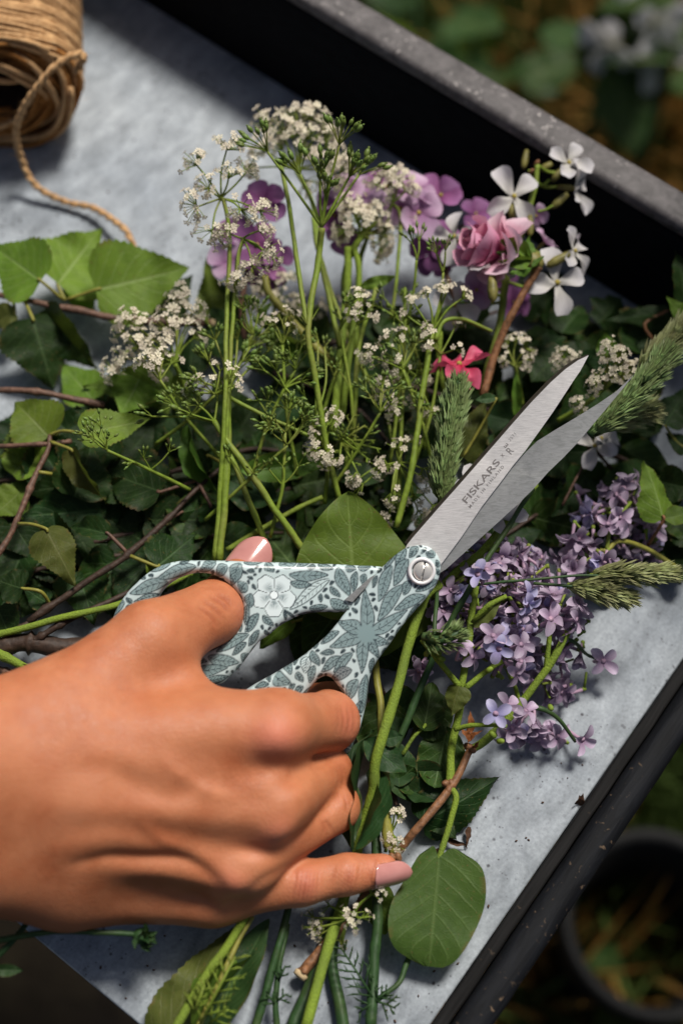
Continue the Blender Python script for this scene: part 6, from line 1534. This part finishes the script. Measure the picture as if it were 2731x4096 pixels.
leaf(t, 'birch', K5(1412, 752, .034), K5(1270, 270, .040), .62, 22, 3, [K5(1290, 960, .020), K5(1370, 830, .030)], M_BARKO, name='blade'); leaf(t, 'lance', K5(1412, 752, .034), K5(1640, 700, .034), .7, -10, 0, name='blade')
t = thing('leaf_group', R4(570, 860, .03), 'olive and dark leaf pair behind the upper blade beside the grass head', 'grouping')
leaf(t, 'olive', K7(500, 900, .034), K7(700, 430, .046), .60, 14, 3, name='blade'); leaf(t, 'lanced', K7(770, 420, .050), K7(600, 440, .050), .5, 0, 0, name='blade')
t = thing('lance_leaf', R3(1110, 890, .02), 'bright lance-shaped leaf lying left to right in the centre', 'leaf')
leaf(t, 'lance', R3(1105, 900, .030), R3(1510, 860, .028), .34, 8, 0, name='blade')
t = thing('lance_leaf', R3(860, 720, .02), 'narrow curled leaf hanging down in the leaf heap', 'leaf')
leaf(t, 'lance', R3(860, 690, .034), R3(978, 1015, .022), .26, 40, 1, name='blade')
t = thing('lance_leaf', R4(790, 620, .02), 'upright narrow leaf behind the middle of the upper blade', 'leaf')
leaf(t, 'lance', R4(800, 660, .026), R4(800, 440, .040), .22, 10, 0, name='blade')
t = thing('leaf_group', R1(930, 1220, .01), 'pale and dark birch leaf pair left of the purple flowers', 'grouping')
leaf(t, 'birch', R1(1000, 1500, .012), R1(935, 1195, .022), .50, 20, 2, name='blade'); leaf(t, 'birchd', R1(1080, 1480, .010), R1(960, 1250, .016), .5, -10, 0, name='blade')
t = thing('leaf_group', K4(420, 1250, .03), 'sprig of lobed dark green leaves left of the blade tip', 'grouping')
leaf(t, 'ivy', K4(600, 1000, .030), K4(350, 1260, .026), .85, 10, 0, name='blade'); leaf(t, 'ivy', K4(560, 1000, .026), K4(470, 850, .024), .9, 0, 2, name='blade'); leaf(t, 'ivy', K4(700, 1200, .026), K4(760, 1420, .020), .8, 0, 0, name='blade')
t = thing('ivy_leaf', K4(900, 1000, .03), 'small leaf with reddish tip behind the umbel by the blade tip', 'leaf')
leaf(t, 'lance', K4(980, 1100, .040), K4(930, 860, .046), .75, 10, 2, name='blade')
t = thing('birch_leaf', K4(1250, 800, .03), 'long dark leaf lying flat before the black board', 'leaf')
leaf(t, 'birchd', K4(1440, 690, .034), K4(910, 780, .030), .26, 20, 0, [K4(1330, 930, .030), K4(1260, 790, .034)], M_BARKO, name='blade')
t = thing('leaf_group', K4(1500, 500, .04), 'leaf pair at the right edge, one dark above, one lit below', 'grouping')
leaf(t, 'birchd', K4(1580, 620, .044), K4(1530, 180, .052), .6, 20, 1, name='blade'); leaf(t, 'birch', K4(1600, 760, .046), K4(1425, 570, .050), .6, 10, 0, name='blade')
t = thing('leaf_group', K5(1400, 100, .02), 'pair of dark leaves at the right edge below the large grass head', 'grouping')
leaf(t, 'birchd', K4(1420, 1600, .030), K4(1600, 1300, .030), .7, 0, 2, name='blade'); leaf(t, 'birchd', K5(1600, 200, .024), K5(1420, 60, .026), .8, 10, 0, name='blade')

# ---------- the hairy stem in front and the cut ends at the bottom
t = thing('hairy_stem', R8(40, 1190, .02), 'thick downy green stem running down past the little finger', 'stem')
c = stem(t, [R8(25, 1240, .016), R8(110, 930, .014), R8(180, 705, .011), R8(235, 510, .014), R8(290, 300, .024), R6(175, 1140, .034), R6(270, 800, .038), R6(340, 560, .042), R6(385, 440, .044), R4(450, 1420, .044)], .0020, .0018, M_LIME, 12)
hairs(t, c, .0018, M_LIME, 2600, .0005, 4)
for b, e, w_, r_, v, k in [(R8(230, 510, .024), R8(345, 150, .026), .20, 35, 1, 'lanced'), (R8(215, 510, .022), R8(250, 0, .026), .22, -35, 1, 'lanced'), (R8(205, 500, .020), R8(195, 160, .022), .26, 20, 0, 'lanced'), (R8(260, 60, .030), R8(430, 200, .026), .60, -10, 2, 'lanced'), (R8(330, 60, .030), R8(420, 45, .030), .8, 10, 0, 'lanced')]:
    leaf(t, k, b, e, w_, r_, v)
t = thing('green_stem', R6(280, 1080, .02), 'dark blue-green stem slanting up to the grass heads', 'stem')
stem(t, [R6(200, 1200, .020), R6(270, 1080, .024), R6(410, 750, .032), K6(400, 580, .040), K6(560, 300, .046), K6(740, 0, .050), R4(880, 980, .052)], .0015, .0009, M_DKGREEN)
t = thing('green_stem', K6(220, 380, .03), 'green stem with side buds emerging right of the pivot', 'stem')
stem(t, [K6(180, 420, .034), K6(300, 320, .036), K6(480, 140, .040), K6(650, 10, .042), R4(760, 1130, .044), R4(890, 960, .046)], .0018, .0013, M_LIME)
leaf(t, 'olive', K6(400, 245, .040), K6(560, 185, .044), .25, 20, 1)
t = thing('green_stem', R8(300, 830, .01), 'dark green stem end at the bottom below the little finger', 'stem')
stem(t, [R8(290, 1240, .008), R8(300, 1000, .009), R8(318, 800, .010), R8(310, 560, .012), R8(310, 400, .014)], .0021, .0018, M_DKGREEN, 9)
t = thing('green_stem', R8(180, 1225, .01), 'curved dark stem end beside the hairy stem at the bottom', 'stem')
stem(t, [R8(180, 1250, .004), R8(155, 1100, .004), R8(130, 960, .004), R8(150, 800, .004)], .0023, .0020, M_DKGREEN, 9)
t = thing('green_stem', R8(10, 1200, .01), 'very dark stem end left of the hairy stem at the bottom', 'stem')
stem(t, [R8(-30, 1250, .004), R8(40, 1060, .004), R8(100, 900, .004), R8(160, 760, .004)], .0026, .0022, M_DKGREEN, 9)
t = thing('green_stem', R8(345, 480, .02), 'yellow-green forked stem between hairy stem and twig', 'stem')
stem(t, [R8(360, 500, .018), R8(350, 400, .020), R8(352, 280, .022), R6(190, 1150, .024), R6(170, 850, .026), R6(140, 680, .022), R6(110, 560, .018)], .0018, .0013, M_YELLOW); stem(t, [R8(352, 400, .020), R8(335, 350, .021), R8(330, 330, .021)], .0011, .0009, M_YELLOW, name='side_stem')
for lab, pts, r, m_ in [('pale stem lying along the bottom leaf blade', [R7(800, 1290, .022), R7(930, 1060, .024), R7(1040, 900, .024), R7(1110, 790, .024), R7(1180, 660, .022)], .0017, M_LIME),
                        ('yellowish thin stem right of the pale one at the bottom', [R7(900, 1290, .020), R7(1010, 1060, .022), R7(1080, 900, .022), R7(1160, 760, .022)], .0011, M_YELLOW),
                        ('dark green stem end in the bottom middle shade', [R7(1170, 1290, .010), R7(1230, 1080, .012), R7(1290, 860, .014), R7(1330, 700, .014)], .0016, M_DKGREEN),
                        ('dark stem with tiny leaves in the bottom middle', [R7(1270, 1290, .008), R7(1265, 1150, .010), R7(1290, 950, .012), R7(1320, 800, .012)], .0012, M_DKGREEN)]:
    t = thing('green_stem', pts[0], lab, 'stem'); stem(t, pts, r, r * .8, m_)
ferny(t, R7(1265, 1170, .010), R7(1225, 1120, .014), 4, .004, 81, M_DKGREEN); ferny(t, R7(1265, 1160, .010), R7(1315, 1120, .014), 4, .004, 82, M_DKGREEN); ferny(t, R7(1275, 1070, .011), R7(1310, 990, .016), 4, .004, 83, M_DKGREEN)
t = thing('lance_leaf', R7(800, 1258, .01), 'broad olive leaf blade at the bottom edge, left of the stems', 'leaf')
leaf(t, 'olive', R7(740, 1330, .014), R7(1100, 800, .018), .42, 14, 3, name='blade')
t = thing('leaf_group', R7(1000, 1258, .01), 'pair of dark green leaf blades at the bottom edge, right of the stems', 'grouping')
leaf(t, 'lanced', R7(920, 1330, .010), R7(1240, 780, .014), .36, -14, 0, name='blade'); leaf(t, 'lance', R7(880, 1300, .012), R7(1190, 860, .014), .22, -30, 1, name='blade')
t = thing('flower_bud', R7(0, 870, .03), 'green bud on a thin arching stalk at the lower left', 'flower')
stem(t, [R7(-60, 885, .034), R7(150, 845, .034), R7(330, 832, .032), R7(500, 838, .030), R7(620, 848, .028)], .0011, .0009, M_DKGREEN)
o = W(R7(648, 855, .027)); mb = MB(); mb.ball(o, .0030, 9, 6, axis=FC(1, 0, .3)); mb.build('bud', M_DKGREEN, t); q = random.Random(9)
for k in range(13):
    d = rdir(q, 1.5, FC(.9, 0, .5)); X, Y, Z = basis(d, FC(q.uniform(-1, 1), q.uniform(-1, 1), 1)); link('bract', LM['lanced', 1], t, mcols(X * .005, Y * .0028, Z * .005, o + d * .0012))
t = thing('green_stem', R7(130, 770, .03), 'dark stem slanting over the tray corner at lower left', 'stem')
stem(t, [R7(-60, 990, .028), R7(60, 880, .030), R7(150, 760, .030), R7(220, 690, .028)], .0012, .0009, M_DKGREEN)
leaf(t, 'lanced', R7(-40, 1010, .026), R7(110, 1010, .024), .4, 10, 0)
# crumbs on the zinc
t = thing('dried_leaf', R8(1145, 310, .001), 'brown crumb of dead leaf at the foot of the right rail', 'leaf')
leaf(t, 'olive', R8(1135, 325, .001), R8(1160, 285, .006), .7, 30, 1, name='dry_lobe'); leaf(t, 'olive', R8(1150, 325, .001), R8(1140, 290, .004), .6, -40, 3, name='dry_lobe')
t2 = thing('dried_leaf', R8(680, 480, .001), 'shrivelled brown leaf under the saw-edged dark leaf', 'leaf')
leaf(t2, 'olive', R8(600, 460, .004), R8(690, 500, .003), .3, 30, 1, name='dry_lobe'); leaf(t2, 'olive', R8(700, 420, .004), R8(685, 505, .002), .35, -40, 3, name='dry_lobe'); leaf(t2, 'olive', R8(540, 520, .012), R8(610, 550, .014), .5, -40, 1, name='dry_lobe')
M_DRY2 = simple('dry_brown_leaf', (0.07, 0.032, 0.016), 0.6, 0.5, 300, 0.3, 0.4)
for tt in (t, t2):
    for o in list(tt.children):
        me = o.data.copy(); me.materials.clear(); me.materials.append(M_DRY2); o.data = me

q = random.Random(55); mb = MB()
for _ in range(80):
    x, y = q.choice([(q.uniform(300, 1400), q.uniform(3650, 4096)), (q.uniform(1900, 2500), q.uniform(2700, 3900)), (q.uniform(0, 1300), q.uniform(150, 950)), (q.uniform(1500, 2000), q.uniform(3500, 4090))])
    p = at(x, y, .0004); r = q.uniform(.0003, .0006); a = q.uniform(0, 6.28)
    if p.x > XR - .002 or p.y > YB - .003 or p.y < YF + .003: continue
    d = Vector((math.cos(a), math.sin(a), q.uniform(0, .4))); mb.tube([p - d * r, p, p + d * r * q.uniform(.8, 1.4)], [r * .4, r * .8, r * .3], 5)
finish(mb.build('plant_crumbs', M_DRY2, None), 'tiny brown crumbs of plant scattered on the zinc', 'debris', None, 'stuff')

# loose leaves grouped into sets; the short joining stalks are added
for t in [o for o in COL.objects if o.name.startswith('leaf_group')]:
    ch = [c for c in t.children if c.name.startswith('blade')]
    for c in ch: c.name = 'leaf'
    P = [wmat(c).translation for c in ch]; mb = MB()
    for p in P[1:]:
        m_ = P[0].lerp(p, .5) - Vector((0, 0, .002)); mb.tube(spline([P[0], m_, p], 5), .0006, 5)
    mb.build('stalk', M_YELLOW, t)
# ------------------------------------------------------------------ ball of jute twine
def mat_jute(name, a, b):
    m = NM(name); co = m.coord(); n = m.noise(500, 4, co, 0.65); f = m.noise(60, 3, co)
    c = m.ramp(n, [(0.3, a), (0.7, b)])
    c = m.mix(0.4, c, m.ramp(f, [(0.3, (0.3, 0.3, 0.3)), (0.7, (0.7, 0.7, 0.7))]), 'OVERLAY')
    m.set(Base_Color=c, Roughness=0.85); m.b.inputs['Specular IOR Level'].default_value = 0.15; m.bump(n, 0.6, 0.0006)
    return m.m
M_JUTE = mat_jute('jute_twine', (0.34, 0.18, 0.075), (0.64, 0.41, 0.21))
M_JUTED = mat_jute('inner_jute', (0.20, 0.075, 0.016), (0.42, 0.19, 0.055))
RS = 0.034
e0 = at(*R1(20, 430)[:2], RS)                              # centre of the visible end
axs = Vector((CZ.x, CZ.y, 0)).normalized(); axs = Quaternion((0, 0, 1), R(12)) @ axs
e0 = Vector((e0.x, e0.y, RS))
tw = empty('twine_spool', e0 - Vector((0, 0, RS)), 'ball of brown jute twine lying in the upper left corner', 'twine')
xs = axs.cross(Vector((0, 0, 1))).normalized(); zs = Vector((0, 0, 1)); LEN = 0.105
def cyl(u, th, r): return e0 + axs * u + (xs * math.cos(th) + zs * math.sin(th)) * r
mb = MB(); prof = [(0.001, .013), (0.0, .018), (0.001, RS * .8), (0.004, RS * .93), (0.010, RS * .97), (LEN - .01, RS * .97), (LEN, RS * .85), (LEN, .012)]
V, F = [], []; n = 40
for u, r in prof:
    for k in range(n): V.append(cyl(u, 2 * math.pi * k / n, r))
for i in range(len(prof) - 1):
    for k in range(n): F.append((i * n + k, i * n + (k + 1) % n, (i + 1) * n + (k + 1) % n, (i + 1) * n + k))
mb.add(V, F); mb.build('wound_core', M_JUTED, tw)
def winding(name, u0, u1, turns, r, rt, mat, seed, cross=0.0):
    q = random.Random(seed); pts = []; N = int(turns * 26)
    for i in range(N):
        t = i / N; th = t * turns * 2 * math.pi; u = u0 + (u1 - u0) * t + cross * math.sin(th) + .0006 * math.sin(i * 1.7 + seed)
        edge = min(1, max(0, (u + .001) / .008)) ** .5 * min(1, max(0, (LEN - u) / .008)) ** .5
        pts.append(cyl(max(0, u), th, (r + .0006 * math.sin(i * .9)) * (.90 + .10 * edge)))
    mb = MB(); mb.tube(pts, rt, 5); return mb.build(name, mat, tw)
winding('winding', .002, LEN - .004, 46, RS, .0012, M_JUTE, 1, .006)
winding('winding', LEN - .006, .004, 40, RS + .0011, .0011, M_JUTE, 2, -.008)
q = random.Random(8)
for k in range(17):                                          # loops showing in the open end
    r = .014 + (RS - .015) * (k / 16); pts = []; ph = q.uniform(0, 6); a0 = q.uniform(0, 6); sp = q.uniform(4.2, 6.1)
    for i in range(37):
        th = a0 + sp * i / 36; pts.append(cyl(-.0015 + .0035 * math.sin(th * 2 + ph) + .002 * (k % 3), th, r + .0018 * math.sin(th * 3 + ph)))
    mb = MB(); mb.tube(pts, .0014, 5); mb.build('coil', M_JUTED if k % 3 else M_JUTE, tw)
mb = MB(); V, F = [], []
for u, r in [(-.0005, .0142), (.03, .012), (.03, .001)]:
    for k in range(24): V.append(cyl(u, 2 * math.pi * k / 24, r))
for i in range(2):
    for k in range(24): F.append((i * 24 + k, i * 24 + (k + 1) % 24, (i + 1) * 24 + (k + 1) % 24, (i + 1) * 24 + k))
mb.add(V, F); mb.build('hollow', M_BARKD, tw)
# loose end: two plies twisted together
path = [at(*R1(x, y)[:2], z) for x, y, z in [(345, 330, .058), (385, 275, .064), (375, 248, .066), (330, 256, .068), (240, 315, .066), (165, 410, .058), (105, 510, .046), (78, 610, .032), (100, 725, .018), (165, 850, .008), (300, 925, .004), (430, 955, .006), (540, 1025, .009), (590, 1080, .010), (640, 1200, .008)]]
c = spline(path, 26)
for s in (0, math.pi):
    pts = []; a = Vector((0, 0, 1)); L = 0
    for i, p in enumerate(c):
        t = (c[min(i + 1, len(c) - 1)] - c[max(i - 1, 0)]).normalized(); x = t.orthogonal().normalized()
        if i: L += (p - c[i - 1]).length
        b = t.cross(a).normalized(); nn = b.cross(t); th = L * 620 + s
        pts.append(p + (b * math.cos(th) + nn * math.sin(th)) * .00062)
    mb = MB(); mb.tube(pts, [.0011 + .00015 * math.sin(i * .37 + s) for i in range(len(pts))], 6); mb.build('loose_end', M_JUTE, tw)
mb = MB(); q = random.Random(3)
for _ in range(420):                                         # fuzz
    if q.random() < .55: i = q.randrange(len(c) - 1); p = c[i]; d = rdir(q, 3.1, (0, 0, 1)); p = p + d * .0015
    else: th = q.uniform(0, 6.28); p = cyl(q.uniform(0, LEN), th, RS + .001); d = rdir(q, .9, xs * math.cos(th) + zs * math.sin(th))
    b = d.orthogonal().normalized() * .00007; e = p + d * q.uniform(.002, .006) + rdir(q, 3, d) * .001
    mb.add([p - b, p + b, e], [(0, 1, 2)])
o = mb.build('fuzz', M_JUTE, tw, smooth=False); o['kind'] = 'stuff'
# ------------------------------------------------------------------ what lies beyond the tray
def mat_soil():
    m = NM('garden_soil'); co = m.coord(); n = m.noise(9, 6, co, 0.65); n2 = m.noise(60, 4, co)
    c = m.ramp(n, [(0.3, (0.007, 0.0055, 0.0045)), (0.55, (0.018, 0.014, 0.009)), (0.75, (0.032, 0.027, 0.015))])
    m.set(Base_Color=c, Roughness=0.95); m.b.inputs['Specular IOR Level'].default_value = 0.1; m.bump(m.math('ADD', n, m.math('MULTIPLY', n2, 0.4)), 0.8, 0.02)
    return m.m
GZ = -0.70
bm = bmesh.new(); bmesh.ops.create_grid(bm, x_segments=90, y_segments=90, size=0.5)
for v in bm.verts:
    x, y = v.co.x, v.co.y; k = 2.2 if abs(x) < .45 and abs(y) < .45 else 2.2
    v.co.x *= 6; v.co.y *= 6; r = math.hypot(v.co.x, v.co.y); f = 1 + (r / 3) ** 6 * .7
    v.co.x *= f; v.co.y *= f
    v.co.z = GZ + .03 * mnoise.noise(Vector((x * 30, y * 30, 1)))
me = bpy.data.meshes.new('ground'); bm.to_mesh(me); bm.free(); me.materials.append(mat_soil()); me.shade_smooth()
finish(link('ground', me), None, None, None, 'structure')
M_GRASS = simple('garden_grass', (0.055, 0.085, 0.020), 0.6, 0.4, 20, 0.2, trans=0.2)
M_STRAW = simple('dry_straw', (0.26, 0.14, 0.035), 0.7, 0.4, 20, 0.2, trans=0.2)
def blades(name, label, mat, spots, n, hgt, seed, lean=.5, wd=.004):
    q = random.Random(seed); mb = MB()
    for (x, y, z, r) in spots:
        for _ in range(n):
            a = q.uniform(0, 6.28); rr = r * math.sqrt(q.random()); b = Vector((x + rr * math.cos(a), y + rr * math.sin(a), z)); d = Vector((q.uniform(-1, 1) * lean, q.uniform(-1, 1) * lean, 1)).normalized(); h = hgt * q.uniform(.5, 1.2)
            s = d.cross(Vector((q.uniform(-1, 1), q.uniform(-1, 1), .1))).normalized() * wd * q.uniform(.5, 1.2); m_ = b + d * h * .55; e = b + d * h + Vector((d.x, d.y, -.2)) * h * .35
            mb.add([b - s, b + s, m_ + s * .7, m_ - s * .7, e], [(0, 1, 2, 3), (3, 2, 4)])
    o = mb.build(name, mat, None, smooth=False); finish(o, label, 'grass', None, 'stuff')
def gp(px, py, z=GZ): p = at(px, py, z); return (p.x, p.y, p.z)
q = random.Random(21); sp = []
for _ in range(60): sp.append((*gp(q.uniform(1500, 2800), q.uniform(-200, 800)), .12))
for _ in range(40): sp.append((*gp(q.uniform(2050, 2900), q.uniform(2900, 4200)), .10))
blades('grass', 'dark green grass growing on the ground beyond the tray', M_GRASS, sp, 45, .16, 1)
sp = [(*gp(2450 + q.uniform(-120, 280), 500 + q.uniform(-160, 260)), .07) for _ in range(18)] + [(*gp(2150 + q.uniform(-260, 420), 330 + q.uniform(-200, 200)), .06) for _ in range(8)] + [(*gp(2150 + q.uniform(-120, 160), 4000 + q.uniform(-160, 160)), .05) for _ in range(9)]
blades('straw', 'dry orange straw lying in the grass beyond the rails', M_STRAW, sp, 26, .20, 2, .8, .005)
# garden plants beyond the back rail, far out of focus
ML_BG = mat_leaf('garden_leaf', (0.030, 0.075, 0.018), (0.016, 0.045, 0.010), 0.5, trans=0.3)
bgm = leaf_mesh('garden_leaf', w_heart, ML_BG, 14, 3, (0, 0), .1, .1, .03, .1, 3)
def bush(label, px, py, z, r, n, size, seed, cat='plant', whites=0):
    q = random.Random(seed); c = at(px, py, z); t = empty('garden_plant', (c.x, c.y, GZ), label, cat, 'plants growing beyond the back rail')
    mb = MB(); mb.tube([Vector((c.x, c.y, GZ)), Vector((c.x + .01, c.y, (GZ + z) / 2)), c], [.006, .005, .003], 6); mb.build('stalk', M_DKGREEN, t)
    for k in range(n):
        d = rdir(q, 3.1, (0, 0, 1)); p = c + d * r * q.random() ** .4; x, y, zz = basis(rdir(q, .9, (d.x, d.y, .1)), (q.uniform(-.4, .4), q.uniform(-.4, .4), 1)); s = size * q.uniform(.7, 1.2)
        link('leaf', bgm, t, mcols(x * s, y * s * .85, zz * s, p))
    for k in range(whites):
        p = c + rdir(q, 1.5, (0, 0, 1)) * r * q.uniform(.6, 1.1); flower4(t, p, rdir(q, .8, CAM - p), .03, 'white', seed + k)
bush('bright green plant far behind the back rail at the right', 2430, 190, -.42, .040, 9, .08, 1)
bush('dark green plant behind the back rail at the top', 1900, 120, -.50, .09, 10, .07, 2)
bush('green plant at the very top behind the rail', 1660, 10, -.45, .05, 7, .06, 3)
bush('pale-flowered plant in the upper right corner', 2700, 90, -.42, .08, 4, .06, 4, whites=7)
bush('pale-flowered plant at the right edge above the rail', 2680, 230, -.45, .05, 3, .05, 5, whites=4)
bush('low dark plant in the grass beyond the right rail', 2650, 3850, -.60, .08, 8, .05, 6)
# out-of-view leafy bough, added to throw the shade in the tray's right corner
def bough():
    q = random.Random(31); t = empty('added_shade_branch', (.40, .62, .52), 'unseen leafy branch added to shade the right corner of the tray', 'branch')
    pts = [Vector((.62, .80, .62)), Vector((.40, .62, .52)), Vector((.24, .46, .42)), Vector((.13, .36, .36)), Vector((.09, .30, .34))]
    stem(t, pts, .010, .003, M_BARKD, name='bough', world=True)
    for k in range(58):
        a = Vector((q.uniform(.080, .30), q.uniform(.088, .26), 0)); tt = q.uniform(.40, .47); p = a + SUN_DIR * tt
        x, y, z = basis((q.uniform(-1, 1), q.uniform(-1, 1), q.uniform(-.5, .1)), SUN_DIR); s = q.uniform(.05, .07)
        p = p - x * s * .5
        link('leaf', LM['heartd', q.randrange(4)], t, mcols(x * s, y * s * .9, z * s, p))
bough()
# a grey pot rim in the shade beyond the right rail
pc = at(2620, 3690, -.49); pot = empty('plant_pot', (pc.x, pc.y, GZ), 'dark plant pot with a grey rim in the shade beyond the right rail', 'pot')
mb = MB(); V, F = [], []; n = 40
for r, z in [(.045, GZ), (.060, -.52), (.066, -.52), (.068, -.49), (.063, -.488), (.058, -.495), (.048, -.66), (.001, -.66)]:
    for k in range(n): V.append((pc.x + r * math.cos(2 * math.pi * k / n), pc.y + r * math.sin(2 * math.pi * k / n), z))
for i in range(7):
    for k in range(n): F.append((i * n + k, i * n + (k + 1) % n, (i + 1) * n + (k + 1) % n, (i + 1) * n + k))
mb.add(V, F); mb.build('pot_wall', simple('dark_pot', (0.009, 0.009, 0.009), 0.7, 0.3, 40, 0.2), pot)
